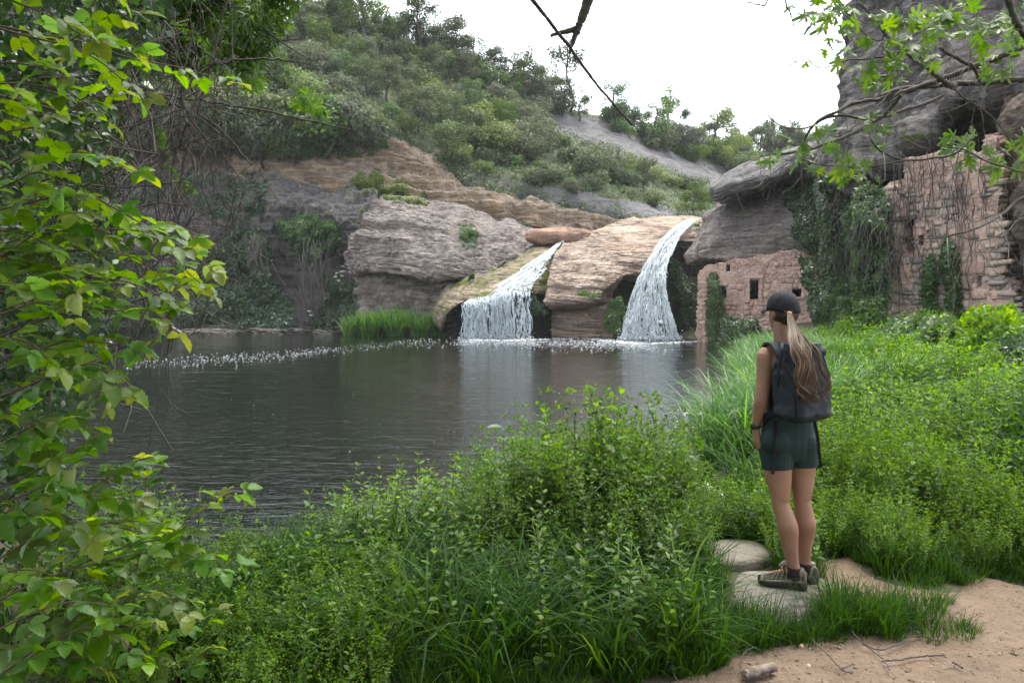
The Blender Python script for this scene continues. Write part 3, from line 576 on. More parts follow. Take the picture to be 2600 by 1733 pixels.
def flow_pt(C, tt, s):
    """C rows (px, py, Y, halfwidth px, slope of py across)"""
    c = catmull(C, 200)[np.clip((np.asarray(tt) * 199).astype(int), 0, 199)]
    return np.array([at(r[0] + si * r[3], r[1] + si * r[4], r[2]) for r, si in zip(c, np.broadcast_to(s, (len(c),)))])
def waterfall(name, C, label, seed, n_str, film_w, t_free, gap, off=0.12):
    rng = np.random.RandomState(seed); root = empty(name, at(C[-1][0], C[-1][1], C[-1][2])); tag(root, label, 'waterfall')
    inv = -np.array(root.location)
    # thin films lying on the rock and in the air
    for k in range(3):
        tt = np.linspace(0, 1, 110); ss = np.linspace(-1, 1, 46); G = np.array([flow_pt(C, tt, s_) for s_ in ss])
        free = smooth(tt, t_free - .1, 1)[None, :]
        G[..., 1] -= off + 0.07 * k + 0.10 * fbm(G * (1.6, 1.6, .4), 1.2, 3, seed + k * 7)
        G[..., 0] += 0.08 * free * perlin(G * (1, 1, .3), 2.0, seed + k)
        G[..., 2] += off * 0.7 * (1 - free)
        grid_obj('water_film', G + inv, M['film'], root)
    mb = MB(); cl = np.sort(rng.uniform(-1, 1, 15)); cw = gap(cl); cw = cw / cw.sum()
    for i in range(n_str):
        s0 = rng.uniform(-1, 1) if rng.rand() < .16 else np.clip(rng.choice(cl, p=cw) + rng.normal() * .05, -1, 1); t0 = rng.beta(1.5, 1.0) * .96; ln = rng.uniform(0.03, 0.16)
        t1 = min(1.0, t0 + ln); 
        if rng.rand() < .06 and t0 > t_free - .1: t1 = 1.0
        n = max(5, int((t1 - t0) * 40)); tt = np.linspace(t0, t1, n)
        wob = np.cumsum(rng.normal(size=n)) * 0.03; P = flow_pt(C, tt, np.clip(s0 + wob, -1.05, 1.05))
        P[:, 1] -= off + rng.uniform(0.0, 0.3); P[:, 2] += off * 0.7 * (1 - smooth(tt, t_free - .1, 1))
        P += rng.normal(size=P.shape) * (0.035, 0.03, 0.01)
        w = rng.uniform(0.006, 0.017) * (2.0 if rng.rand() < .2 else 1) * np.sin(np.linspace(0.15, 2.9, n)) ** 0.5 * (1 + .5 * rng.rand(n))
        mb.add(*tube(P, w, 4))
    for i in range(n_str):
        tq = rng.uniform(.25, 1); P = flow_pt(C, [tq], rng.uniform(-1.05, 1.05))[0] + rng.normal(size=3) * (.06, .15, .05); P[1] -= off + .1; mb.add(*blob(P, rng.uniform(.012, .035), rng, 1.6))
    mb.v = [v + inv for v in mb.v]
    s = mb.obj('streams', M['fall'], root); s['kind'] = 'stuff'
    # foaming splash at the foot
    mb = MB(); c = C[-1]; n = 420
    base = np.array([at(c[0] + rng.uniform(-1.15, 1.15) * c[3], c[1] + 2, c[2]) for _ in range(n)]); base[:, 1] -= np.abs(rng.normal(size=n)) * 0.3
    base[:, 2] = WATER + rng.exponential(0.10, n) * 1.0
    for i in range(n): mb.add(*blob(base[i] + inv, rng.uniform(0.015, 0.06), rng, 0.4))
    s = mb.obj('splash', M['spray'], root); s['kind'] = 'stuff'
    return root
_ICO = None
def blob(c, r, rng, flat=1.0):
    V = np.array([(1, 0, 0), (-1, 0, 0), (0, 1, 0), (0, -1, 0), (0, 0, 1), (0, 0, -1)], float) * (1 + .3 * rng.normal(size=(6, 1)))
    return V * (r, r, r * flat) + c, np.array([(0, 2, 4), (2, 1, 4), (1, 3, 4), (3, 0, 4), (2, 0, 5), (1, 2, 5), (3, 1, 5), (0, 3, 5)])
waterfall('waterfall', [(1424, 616, 48.4, 10, -4), (1398, 640, 46.8, 17, -6), (1370, 664, 45.6, 28, -8), (1345, 686, 44.9, 36, -12), (1308, 716, 43.7, 74, -24), (1272, 744, 42.7, 82, -22), (1262, 762, 42.1, 84, -14), (1262, 800, 42.0, 84, -5), (1262, 859, 42.0, 84, 0)],
          'broad left waterfall breaking into strings over the mossy lip', 3, 850, 1.0, 0.62, lambda s: 1.25 - smooth(s, 0.1, .9), off=0.10)
waterfall('waterfall', [(1756, 560, 49.4, 13, 0), (1736, 574, 48.4, 16, 0), (1706, 602, 46.4, 19, 0), (1684, 636, 45.0, 22, 0), (1663, 676, 43.9, 27, 0), (1650, 720, 43.0, 34, 4), (1646, 770, 42.4, 46, 4), (1646, 820, 41.8, 60, 0), (1648, 863, 41.5, 72, 0)],
          'tall right waterfall pouring down in a steep white column', 4, 1250, 1.0, 0.5, lambda s: np.where(s < .25, 1.0, np.where(s > .85, 1.2, .12)), off=0.14)

# foam flecks drifting on the pool
rng = np.random.RandomState(12); mb = MB()
def flecks(pts, n, spread, smin, smax, mb=mb):
    A = np.array([on_z(px, py, WATER) for px, py in pts]); A = catmull(A, 300)
    for i in rng.randint(0, 300, n):
        c = A[i] + np.array((rng.normal() * 0.3, rng.normal() * spread * (0.4 + A[i][1] / 40), 0.006))
        r = rng.uniform(smin, smax) * (0.5 + 0.5 * rng.rand()); V, Fc = blob(c, r, rng, 0.18); mb.add(V, Fc)
flecks([(1190, 862), (1262, 864), (1350, 862), (1480, 858), (1560, 866), (1640, 872), (1740, 868), (1860, 862)], 900, 0.25, 0.03, 0.11)
flecks([(1180, 866), (1300, 868), (1450, 872), (1560, 872), (1640, 876)], 2200, 1.9, 0.02, 0.065)
flecks([(1180, 866), (1060, 868), (950, 878), (840, 888), (740, 898), (640, 905), (540, 912), (430, 916), (330, 915)], 800, 1.9, 0.014, 0.05)
flecks([(500, 1000), (900, 1050), (1200, 1100), (800, 1200)], 50, 2.5, 0.006, 0.016)
flecks([(1770, 980), (1790, 1040), (1780, 1100), (1790, 1160)], 70, 0.5, 0.008, 0.03)
fo = mb.obj('foam', M['spray']); tag(fo, 'white foam flecks drifting across the dark pool', 'foam', kind='stuff')
# pale froth caught by the bank
mb = MB()
for px, py, n, sp in ((1775, 1050, 50, .16), (1790, 1090, 40, .2), (1770, 1285, 110, .12), (1760, 1320, 120, .14), (1790, 1240, 60, .1)):
    c = on_z(px, py, WATER)
    for i in range(n): mb.add(*blob(c + (rng.normal() * sp, rng.normal() * sp * 1.5, 0.01), rng.uniform(.012, .05), rng, .3))
fo = mb.obj('froth', M['spray']); tag(fo, 'pale froth gathered along the bank beside the reed clump', 'foam', kind='stuff')

# ================================================================ walls
def stone_var(seed, sq=0.4):
    r = np.random.RandomState(seed); n, m = 8, 6
    th, ph = np.meshgrid(np.linspace(0, 2 * math.pi, n + 1)[:-1] + .39, np.linspace(-math.pi / 2, math.pi / 2, m), indexing='ij')
    f = lambda x: np.sign(x) * np.abs(x) ** sq
    P = np.stack([f(np.cos(ph)) * f(np.cos(th)), f(np.cos(ph)) * f(np.sin(th)), f(np.sin(ph))], -1) * 0.5
    P = P * (1 + 0.13 * r.normal(size=P.shape[:2])[..., None] * (np.abs(np.sin(ph)) < .95)[..., None])
    return P.reshape(-1, 3), grid_faces(n, m, True)
def stone_mat(name, a, b, c_):
    t = NT(name); oi = t.n('ObjectInfo'); g = t.n('NewGeometry'); r = t.math('FRACT', t.math('ADD', oi.outputs['Random'], g.outputs['Random Per Island']))
    co = t.coord(); f = t.noise(co, 14, 6, 0.7)
    col = t.mix(0.6, t.ramp(r, [(0.0, a), (0.5, b), (1.0, c_)]), t.ramp(f, [(0.3, (.3, .3, .3)), (0.7, (.68, .68, .68))]), 'OVERLAY')
    return t.done(t.pbr(col, 0.92, t.bump(f, 0.8, 0.03), **{'Specular IOR Level': 0.2}))
M['stone_grey'] = stone_mat('rubble_stone', (0.26, 0.225, 0.20), (0.40, 0.335, 0.28), (0.52, 0.40, 0.32))
M['stone_pink'] = stone_mat('pink_stone', (0.38, 0.26, 0.205), (0.50, 0.34, 0.27), (0.57, 0.43, 0.35))
M['brick'] = stone_mat('old_brick', (0.16, 0.09, 0.07), (0.22, 0.13, 0.10), (0.28, 0.17, 0.12))
def plaster(name, a, b, c_, dk):
    t = NT(name); co = t.coord(); f = t.noise(co, 1.1, 7, 0.68, 0.4); g = t.noise(co, 9, 8, 0.75); s = t.noise(t.coord((5, 5, .7)), 1.2, 5, .6)
    col = t.ramp(f, [(0.32, a), (0.52, b), (0.7, c_)]); col = t.mix(t.ramp(g, [(0.50, 0.0), (0.66, 0.65)]), col, dk); col = t.mix(t.ramp(s, [(0.52, 0.0), (0.68, .5)]), col, dk)
    v = t.n('TexVoronoi', {'Vector': t.n('VectorMath', {0: t.coord((1, 1, 1.5)), 1: t.n('TexNoise', {'Vector': co, 'Scale': 3.0, 'Detail': 3.0}).outputs[1]}, operation='ADD').outputs[0], 'Scale': 3.0}, feature='DISTANCE_TO_EDGE').outputs[0]
    j = t.ramp(v, [(0.0, 1.0), (0.09, 0.0)]); j = t.math('MULTIPLY', j, t.ramp(t.noise(co, 1.0, 3), [(0.4, 0.0), (0.55, 0.6)])); col = t.mix(j, col, tuple(x * .6 for x in dk))
    h = t.math('SUBTRACT', t.math('ADD', f, t.math('MULTIPLY', g, .6)), t.math('MULTIPLY', j, .7))
    return t.done(t.pbr(col, 0.93, t.bump(h, 0.9, 0.08), **{'Specular IOR Level': 0.2}))
M['plaster_pink'] = plaster('pink_plaster', (0.44, 0.29, 0.225), (0.56, 0.38, 0.30), (0.61, 0.46, 0.37), (0.27, 0.19, 0.155))
M['plaster_ruin'] = plaster('crumbling_plaster', (0.40, 0.32, 0.27), (0.56, 0.38, 0.30), (0.62, 0.46, 0.37), (0.25, 0.185, 0.155))
M['black'] = flat_mat('room_shade_black', (0.015, 0.013, 0.012), 0.95)  # near-black colour stands in for the shade inside the openings

class Plane:
    """upright wall plane between two ground points, measured by (s, z)"""
    def __init__(s, pa, ya, pb, yb):
        s.A = at(pa, HOR, ya); s.B = at(pb, HOR, yb); s.d = s.B - s.A; s.L = np.linalg.norm(s.d); s.d = s.d / s.L
        s.n = nrm(np.cross(s.d, (0, 0, 1)));  s.n = s.n if np.dot(s.n, -s.A) > 0 else -s.n
    def P(s, ss, z, out=0.0):
        ss = np.asarray(ss, float)[..., None]; z = np.asarray(z, float)
        P = s.A + s.d * ss + s.n * np.asarray(out, float)[..., None] if np.ndim(out) else s.A + s.d * ss + s.n * out
        P = np.array(P); P[..., 2] = z; return P
    def hit(s, px, py):
        a = at(px, py, 1.0) - (0, 0, CAMZ); O = np.array((0, 0, CAMZ)); tt = np.dot(s.A - O, s.n) / np.dot(a, s.n); Q = O + a * tt
        return np.dot(Q - s.A, s.d), Q[2]
def cut_wall(pl, name, poly, holes, mat, parent, thick, relief, z0, z1, nx=260, nz=200):
    ss = np.linspace(-0.3, pl.L + 0.3, nx); zz = np.linspace(z0, z1, nz); S, Z = np.meshgrid(ss, zz, indexing='ij'); P0 = pl.P(S, Z)
    X, Y = to_px(P0); wob = 7 * fbm(P0, 1.6, 4, 2); d = poly_dist(X, Y, poly) + wob; ok = d < 0
    for (x0, y0, x1, y1) in holes: ok &= ~((X > x0) & (X < x1) & (Y > y0) & (Y < y1))
    out = relief * fbm(P0, 1.3, 5, 5) + relief * 0.5 * np.abs(perlin(P0, 5, 3)); P = pl.P(S, Z, out)
    fc = grid_faces(nx, nz); k = ok.ravel()[fc].all(1)
    V = P.reshape(-1, 3); used = np.unique(fc[k]); mp = np.zeros(len(V), int); mp[used] = np.arange(len(used))
    fq = mp[fc[k]]
    # face the camera so that solidify grows the wall backwards
    a = V[used][fq[0]]; nn = np.cross(a[1] - a[0], a[3] - a[0])
    if np.dot(nn, pl.n) < 0: fq = fq[:, ::-1]
    o = MB().add(V[used], fq).obj(name, mat, parent)
    sm = o.modifiers.new('thickness', 'SOLIDIFY'); sm.thickness = thick; sm.offset = -1
    return o
def rubble(pl, parent, poly, holes, mat, limit, seed, hrow=(0.15, 0.27), wst=(0.2, 0.46), z0=0, z1=8, dens=None, prot=(0.0, 0.05), name='stone', depth=0.22, noise_edge=8):
    r = np.random.RandomState(seed); vs = [stone_var(seed * 10 + k) for k in range(9)]; mes = [MB().add(*v).mesh(name, mat) for v in vs]
    items = []; z = z0
    while z < z1:
        h = r.uniform(*hrow); s = r.uniform(-.3, 0)
        while s < pl.L + .3:
            w = r.uniform(*wst); hh = h * r.uniform(.85, 1.1); c = (s + w / 2, z + h / 2 + r.normal() * .015); s += w + 0.015
            C = pl.P(np.array(c[0]), c[1]); X, Y = to_px(C); 
            if poly_dist(X, Y, poly) > -3 + noise_edge * perlin(C[None], 1.5, 1)[0]: continue
            hw, hq = w * F / C[1] * .42, h * F / C[1] * .42
            if any(x0 - hw < X < x1 + hw and y0 - hq < Y < y1 + hq for x0, y0, x1, y1 in holes): continue
            dn = 1.0 if dens is None else dens(X, Y, C)
            if r.rand() > dn: continue
            items.append((w * hh / C[1] ** 2, C, w, hh, r.uniform(*prot), r.randint(9), r.normal() * .06))
        z += h + .012
    items.sort(key=lambda i: -i[0]); ang = math.atan2(pl.d[1], pl.d[0]); mb = MB()
    for q, (_, C, w, h, pr, k, tw) in enumerate(items):
        C = C + pl.n * pr - pl.n * (depth * .42)
        Mx = Matrix.Translation(C) @ Matrix.Rotation(ang, 4, 'Z') @ Matrix.Rotation(tw, 4, 'Y') @ Matrix.Diagonal((w * 1.02, depth, h * 1.02, 1))
        if q < limit:
            o = link(name, mes[k], parent); o.matrix_basis = Mx
        else:
            A = np.array(Mx); mb.add(vs[k][0] @ A[:3, :3].T + A[:3, 3], vs[k][1])
    if mb.v: mb.obj('small_stones', mat, parent)['kind'] = 'stuff'
def box(mb, pl, x0, y0, x1, y1, o0, o1, mi=0):
    """a block on the wall seen between two pixels, from depth o0 to o1 along the normal"""
    (s0, za), (s1, _), (_, zb) = pl.hit(x0, (y0 + y1) / 2), pl.hit(x1, (y0 + y1) / 2), pl.hit((x0 + x1) / 2, y1)
    za = pl.hit((x0 + x1) / 2, y0)[1]
    V = np.array([pl.P(np.array(s), z, o) for o in (o0, o1) for s, z in ((s0, zb), (s1, zb), (s1, za), (s0, za))])
    return mb.add(V, np.array([(0, 1, 2, 3), (7, 6, 5, 4), (0, 4, 5, 1), (1, 5, 6, 2), (2, 6, 7, 3), (3, 7, 4, 0)]), mi)

# little mill house tucked under the overhang
mill = empty('mill_house', at(1930, 880, 37)); tag(mill, 'small pink plastered mill house with dark windows under the rock overhang', 'house')
PLM = Plane(1762, 38.6, 2170, 35.6); inv = mill.matrix_world
mpoly = [(1768, 690), (1800, 672), (1880, 655), (1960, 640), (2050, 628), (2150, 600), (2150, 930), (1768, 930)]
mholes = [(1904, 711, 1926, 760), (1831, 729, 1843, 756), (1844, 673, 1853, 687), (2012, 733, 2034, 753)]
def reparent(parent, objs=None):
    """children were built in world coordinates; express them in the parent's frame"""
    bpy.context.view_layer.update(); iv = parent.matrix_world.inverted()
    for o in list(parent.children):
        if objs is None or o in objs: o.matrix_basis = iv @ o.matrix_basis
cut_wall(PLM, 'wall', mpoly, mholes, M['plaster_pink'], mill, 0.45, 0.05, -1.0, 6.0)
rubble(PLM, mill, mpoly, [(1888, 706, 1934, 768)] + mholes[1:], M['stone_pink'], 240, 31, (0.13, 0.24), (0.18, 0.4), -0.5, 6.0,
       dens=lambda X, Y, C: 0.85 if (X > 1945 and Y > 665) or Y > 745 else (0.55 if Y > 715 and X < 1900 else 0.06), prot=(-0.02, 0.045))
mb = MB(); box(mb, PLM, 1890, 704, 1904, 768, 0.0, 0.07); box(mb, PLM, 1926, 704, 1936, 768, 0.0, 0.07)
mb.obj('window_surround', M['plaster_pink'], mill, False)
mb = MB(); box(mb, PLM, 1888, 698, 1938, 706, 0.0, 0.10); mb.obj('lintel', M['stone_pink'], mill, False)
mb = MB(); box(mb, PLM, 1822, 718, 1848, 724, 0.0, 0.12); mb.obj('lintel', M['stone_pink'], mill, False)
mb = MB(); box(mb, PLM, 2006, 753, 2042, 758, 0.0, 0.12); mb.obj('sill', M['stone_pink'], mill, False)
mb = MB(); box(mb, PLM, 1770, 650, 2150, 900, -3.0, -2.8); mb.obj('shade_back_wall', M['black'], mill, False)  # black sheet painted as the shade behind the windows
reparent(mill)

# ruined wall
ruin = empty('ruined_wall', at(2350, 830, 21.5)); tag(ruin, 'tall crumbling pink rubble wall of a ruined mill below the rock tower', 'wall')
PLR = Plane(2130, 24.3, 2600, 19.3)
rpoly = [(2170, 900), (2175, 700), (2190, 590), (2225, 510), (2255, 460), (2292, 450), (2300, 400), (2400, 385), (2490, 392), (2500, 340), (2530, 345), (2520, 420), (2545, 480), (2530, 560), (2560, 620), (2535, 680), (2575, 740), (2590, 830), (2600, 900)]
rholes = [(2288, 556, 2320, 642), (2333, 598, 2344, 622), (2481, 700, 2491, 726)]
cut_wall(PLR, 'wall', rpoly, rholes, M['plaster_ruin'], ruin, 0.6, 0.07, 0.0, 8.0, 300, 260)
def rdens(X, Y, C):
    pl_ = X > 2425 - (Y - 560) * .05 and Y > 380 and Y < 690
    return 0.22 if pl_ else (0.35 if Y < 480 else 0.97)
rubble(PLR, ruin, rpoly, rholes, M['stone_grey'], 290, 41, (0.10, 0.21), (0.12, 0.34), 0.3, 7.5, dens=rdens, prot=(-0.015, 0.045), depth=0.26)
rubble(PLR, ruin, [(2430, 676), (2545, 676), (2560, 800), (2440, 830)], rholes, M['stone_pink'], 60, 43, (0.26, 0.38), (0.4, 0.75), 0.4, 3.0, prot=(0.03, 0.08), depth=0.2)
# courses projecting at the broken right edge
rubble(PLR, ruin, [(2500, 350), (2535, 350), (2555, 480), (2540, 560), (2572, 620), (2550, 680), (2590, 760), (2606, 860), (2560, 860), (2520, 700), (2500, 560)], [], M['stone_grey'], 90, 44, (0.1, 0.2), (0.2, 0.5), 0.3, 7.0, dens=lambda X, Y, C: .75, prot=(0.0, 0.09), depth=0.3, noise_edge=14)
# bricked-up opening
(s0, za) = PLR.hit(2286, 556); (s1, zb) = PLR.hit(2322, 642); rb = np.random.RandomState(3); z = zb
bme = MB().add(*stone_var(99, 0.3)).mesh('brick', M['brick']); row = 0
while z < za - .25:
    s = s0 - (0.12 if row % 2 else 0)
    while s < s1:
        o = link('brick', bme, ruin); C = PLR.P(np.array(s + .12), z + .04, -0.32 + rb.normal() * .012)
        o.matrix_basis = Matrix.Translation(C) @ Matrix.Rotation(math.atan2(PLR.d[1], PLR.d[0]), 4, 'Z') @ Matrix.Diagonal((.24, .14, .075, 1)); s += .25
    z += .083; row += 1
mb = MB(); box(mb, PLR, 2276, 548, 2328, 558, -0.3, 0.1); mb.obj('lintel', M['bark'], ruin, False)
mb = MB(); box(mb, PLR, 2270, 540, 2500, 760, -0.9, -0.7); mb.obj('shade_back_wall', M['black'], ruin, False)  # black sheet painted as the shade behind the ruin's holes
reparent(ruin)
# ================================================================ trees and shrubs of the hill
def crown_geo(rng, lobes, n, tpl, size, up=0.5, shell=0.55, jit=0.35):
    c = np.array([l[:3] for l in lobes]); r = np.array([l[3] for l in lobes]); w = r ** 2 / (r ** 2).sum()
    k = rng.choice(len(lobes), n, p=w); d = rand_dirs(rng, n); rad = r[k] * (shell + (1 - shell) * rng.rand(n) ** 0.6)
    rad *= 1 + 0.35 * perlin(d * 2.2 + k[:, None], 1.0)
    pos = c[k] + d * rad[:, None] * (1, 1, 0.8); nn = d + (0, 0, up) + rng.normal(size=(n, 3)) * jit
    a = np.cross(nn, rand_dirs(rng, n)) + (0, 0, -0.2)
    return scatter(tpl, pos, a, nn, size * rng.uniform(0.6, 1.3, n))
def tree_parts(kind, seed):
    """(crown lobes, trunk MB, leaf count, leaf size) for one tree standing at the origin"""
    r = np.random.RandomState(seed); tr = MB(); lobes = []
    if kind == 'shrub':
        for i in range(9): a = r.uniform(0, 6.28); q = r.uniform(0, 1.25); lobes.append((q * math.cos(a), q * math.sin(a), r.uniform(.7, 1.9) - q * .3, r.uniform(.6, 1.0)))
        for l in lobes[:6]: tr.add(*tube(wander((0, 0, -.4), (l[0] * .8, l[1] * .8, l[2]), r, .2, 6), np.linspace(.06, .02, 6), 5))
        return lobes, tr, 2300, .19
    if kind == 'oak':
        H = r.uniform(4.6, 6); P = wander((0, 0, -.5), (r.normal() * .5, 0, H * .75), r, .12, 9); tr.add(*tube(P, np.linspace(.17, .06, 9), 6))
        for i in range(15):
            q = r.uniform(.35, 1); b = P[int(q * 8)]; a = r.uniform(0, 6.28); L = r.uniform(.8, 1.9) * (1.25 - q * .5)
            e = b + np.array((math.cos(a) * L, math.sin(a) * L, r.uniform(.3, 1.3))); tr.add(*tube(wander(b, e, r, .2, 6), np.linspace(.05, .015, 6), 4))
            lobes.append((*e, r.uniform(.6, 1.0)))
        return lobes, tr, 2900, .2
    if kind == 'pine':
        H = r.uniform(7, 8.5); P = wander((0, 0, -.5), (r.normal() * .8, 0, H), r, .06, 10); tr.add(*tube(P, np.linspace(.16, .05, 10), 6))
        for i in range(16):
            q = r.uniform(.62, 1); b = P[int(q * 9)]; a = r.uniform(0, 6.28); L = r.uniform(.6, 2.0) * (1.5 - q)  * 1.3
            e = b + np.array((math.cos(a) * L, math.sin(a) * L, r.uniform(.1, .6))); tr.add(*tube(wander(b, e, r, .2, 5), np.linspace(.04, .012, 5), 4))
            lobes.append((*e, r.uniform(.5, .85)))
        return lobes, tr, 2000, .2
    if kind == 'thin':
        H = r.uniform(3.6, 5); P = wander((0, 0, -.5), (r.normal() * .4, 0, H), r, .1, 9); tr.add(*tube(P, np.linspace(.09, .025, 9), 5))
        for i in range(14):
            q = r.uniform(.3, 1); b = P[int(q * 8)]; a = r.uniform(0, 6.28); L = r.uniform(.3, 1.1) * (1.4 - q)
            e = b + np.array((math.cos(a) * L, math.sin(a) * L, r.uniform(.2, .9))); tr.add(*tube(wander(b, e, r, .2, 5), np.linspace(.03, .01, 5), 4))
            lobes.append((*e, r.uniform(.4, .65)))
        return lobes, tr, 1500, .18
TREE = {}
for kind, cnt, mats in (('shrub', 6, ('hill_leaf', 'hill_grey', 'hill_lime', 'hill_leaf', 'hill_leaf', 'hill_grey')), ('oak', 4, ('hill_leaf', 'hill_leaf', 'hill_grey', 'hill_lime')), ('pine', 3, ('pine',) * 3), ('thin', 3, ('hill_leaf', 'hill_lime', 'hill_leaf'))):
    for k in range(cnt):
        lobes, tr, n, sz = tree_parts(kind, 100 + 17 * k + len(kind)); r = np.random.RandomState(k + 5)
        cm = MB().add(*crown_geo(r, lobes, n, L_FAR, sz)).mesh(kind + '_crown', M[mats[k]])
        TREE[kind, k] = (cm, tr.mesh(kind + '_trunk', M['bark']))
KINDS = {'shrub': (6, 'shrub', 'shrub'), 'oak': (4, 'oak_tree', 'tree'), 'pine': (3, 'pine_tree', 'tree'), 'thin': (3, 'young_tree', 'tree')}
def plant_tree(kind, var, loc, scale, rz, label, group, lean=0.0, sz=1.0):
    n, name, cat = KINDS[kind]; cm, tm = TREE[kind, var % n]; root = empty(name, loc, rz); root.rotation_euler = (0, lean, rz); root.scale = (scale, scale, scale * sz)
    link('crown' if kind != 'shrub' else 'foliage', cm, root); link('trunk' if kind != 'shrub' else 'stems', tm, root)
    return tag(root, label, cat, group)
HV = HG.shape[1]; hsel = HG[:, :int(HV * 0.76)].reshape(-1, 3); hpx, hpy = to_px(hsel)
def hill_at(px, py):
    i = np.argmin((hpx - px) ** 2 + ((hpy - py) * 1.0) ** 2); return hsel[i]
def crest_at(px):
    m = np.abs(hpx - px) < 12; i = np.where(m)[0][np.argmin(hpy[m])]; return hsel[i], hpy[i]
rng = np.random.RandomState(77)
# the trees that stand against the sky, left to right: px, top py, kind, variant, label
CREST = [(770, -30, 'oak', 0, 'broad dark tree at the left end of the ridge', 0), (835, -40, 'oak', 3, 'tree with sunlit yellow top on the ridge beside the dark left tree', 0), (905, -10, 'thin', 0, 'thin loose tree on the ridge left of the leafy oak', 0),
         (960, -60, 'oak', 1, 'leafy open-crowned oak on the ridge left of the tall pine', 0), (1082, -35, 'pine', 0, 'tall pine with rounded crown, highest on the ridge', 0), (1030, 60, 'thin', 1, 'small tree between the oak and the tall pine', 0),
         (1165, 55, 'oak', 2, 'bushy tree with dark limbs right of the tall pine', 0), (1215, 105, 'oak', 0, 'darker rounded tree on the falling ridge below the bushy tree', 0), (1265, 150, 'thin', 2, 'slender tree on the ridge beside the darker rounded tree', 0),
         (1310, 165, 'oak', 1, 'low round tree halfway down the ridge', 0), (1390, 195, 'oak', 3, 'wide tree on the ridge left of the leaning pine', 0), (1452, 105, 'pine', 1, 'leaning pine with a thin bare trunk behind the hanging branch', .25),
         (1430, 215, 'oak', 2, 'grey-green tree at the foot of the leaning pine', 0), (1560, 215, 'oak', 0, 'dark spreading tree right of the leaning pine', 0), (1615, 285, 'thin', 0, 'small thin tree right of the dark spreading tree', 0),
         (1685, 222, 'thin', 1, 'tall feathery tree against the white sky', 0), (1655, 270, 'oak', 1, 'round tree beside the tall feathery tree', 0), (1745, 300, 'thin', 2, 'short tree in the dip of the ridge', 0),
         (1810, 265, 'oak', 3, 'tallest tree on the right end of the ridge', 0), (1862, 302, 'thin', 0, 'slim tree right of the tallest right-hand tree', 0), (1905, 305, 'oak', 1, 'rounded tree behind the tips of the fig branches', 0),
         (1955, 300, 'oak', 3, 'yellowish tree at the right end of the ridge', 0), (2010, 320, 'thin', 1, 'light tree next to the rock tower', 0), (2080, 325, 'oak', 2, 'tree partly hidden behind the rock tower', 0)]
for px, top, kind, v, lab, lean in CREST:
    p, cy = crest_at(px); p = p + (0, rng.uniform(-3, -1), 0); hgt = (cy - top) / F * p[1] + 0.4
    base = {'oak': 5.6, 'pine': 8.0, 'thin': 4.6}[kind]; sc = max(.5, hgt / base)
    w = max(0.9, min(1.5, sc * 1.1)); root = plant_tree(kind, v, p - (0, 0, .3), w, rng.uniform(0, 6), lab, None, lean, sc / w)
for i in range(34):   # smaller trees that fill the ridge line
    px = rng.uniform(720, 2080); p, cy = crest_at(px)
    plant_tree(rng.choice(['oak', 'thin', 'shrub']), rng.randint(6), p + (0, rng.uniform(-4, 0), -.3), rng.uniform(.6, 1.0), rng.uniform(0, 6), 'small tree filling the ridge line ' + ('left of the tall pine' if px < 1082 else ('between the tall pine and the leaning pine' if px < 1450 else 'right of the leaning pine')), 'small trees along the ridge')
SLAB = SLABS[0]
SLAB2 = [(1170, 225), (1215, 228), (1250, 275), (1200, 275)]
FOOT = [(1380, 478), (1480, 492), (1640, 520), (1720, 545), (1720, 560), (1600, 545), (1400, 500)]
cands = []
while len(cands) < 2600:
    px, py = rng.uniform(420, 2080), rng.uniform(20, 560)
    p = hill_at(px, py); qx, qy = to_px(p)
    if abs(qx - px) + abs(qy - py) > 14: continue
    if py > np.interp(px, [900, 985, 1085, 1170, 1300, 1400, 1520, 1640, 1800], [330, 325, 368, 436, 464, 490, 520, 540, 552]) + 2 and px > 900: continue
    if in_poly(px, py - 30, SLAB) or in_poly(px, py - 10, SLAB) or in_poly(px, py - 10, SLAB2) or in_poly(px, py, FOOT): continue
    cands.append((p[1], px, py, p))
chosen = []
for c in cands:
    if len(chosen) >= 298: break
    r = 0.46 * 1891 / c[0]
    if all((c[1] - o[1]) ** 2 + ((c[2] - o[2]) * 1.7) ** 2 > (1.9 * r) ** 2 for o in chosen): chosen.append(c)
print('hill shrubs', len(chosen))
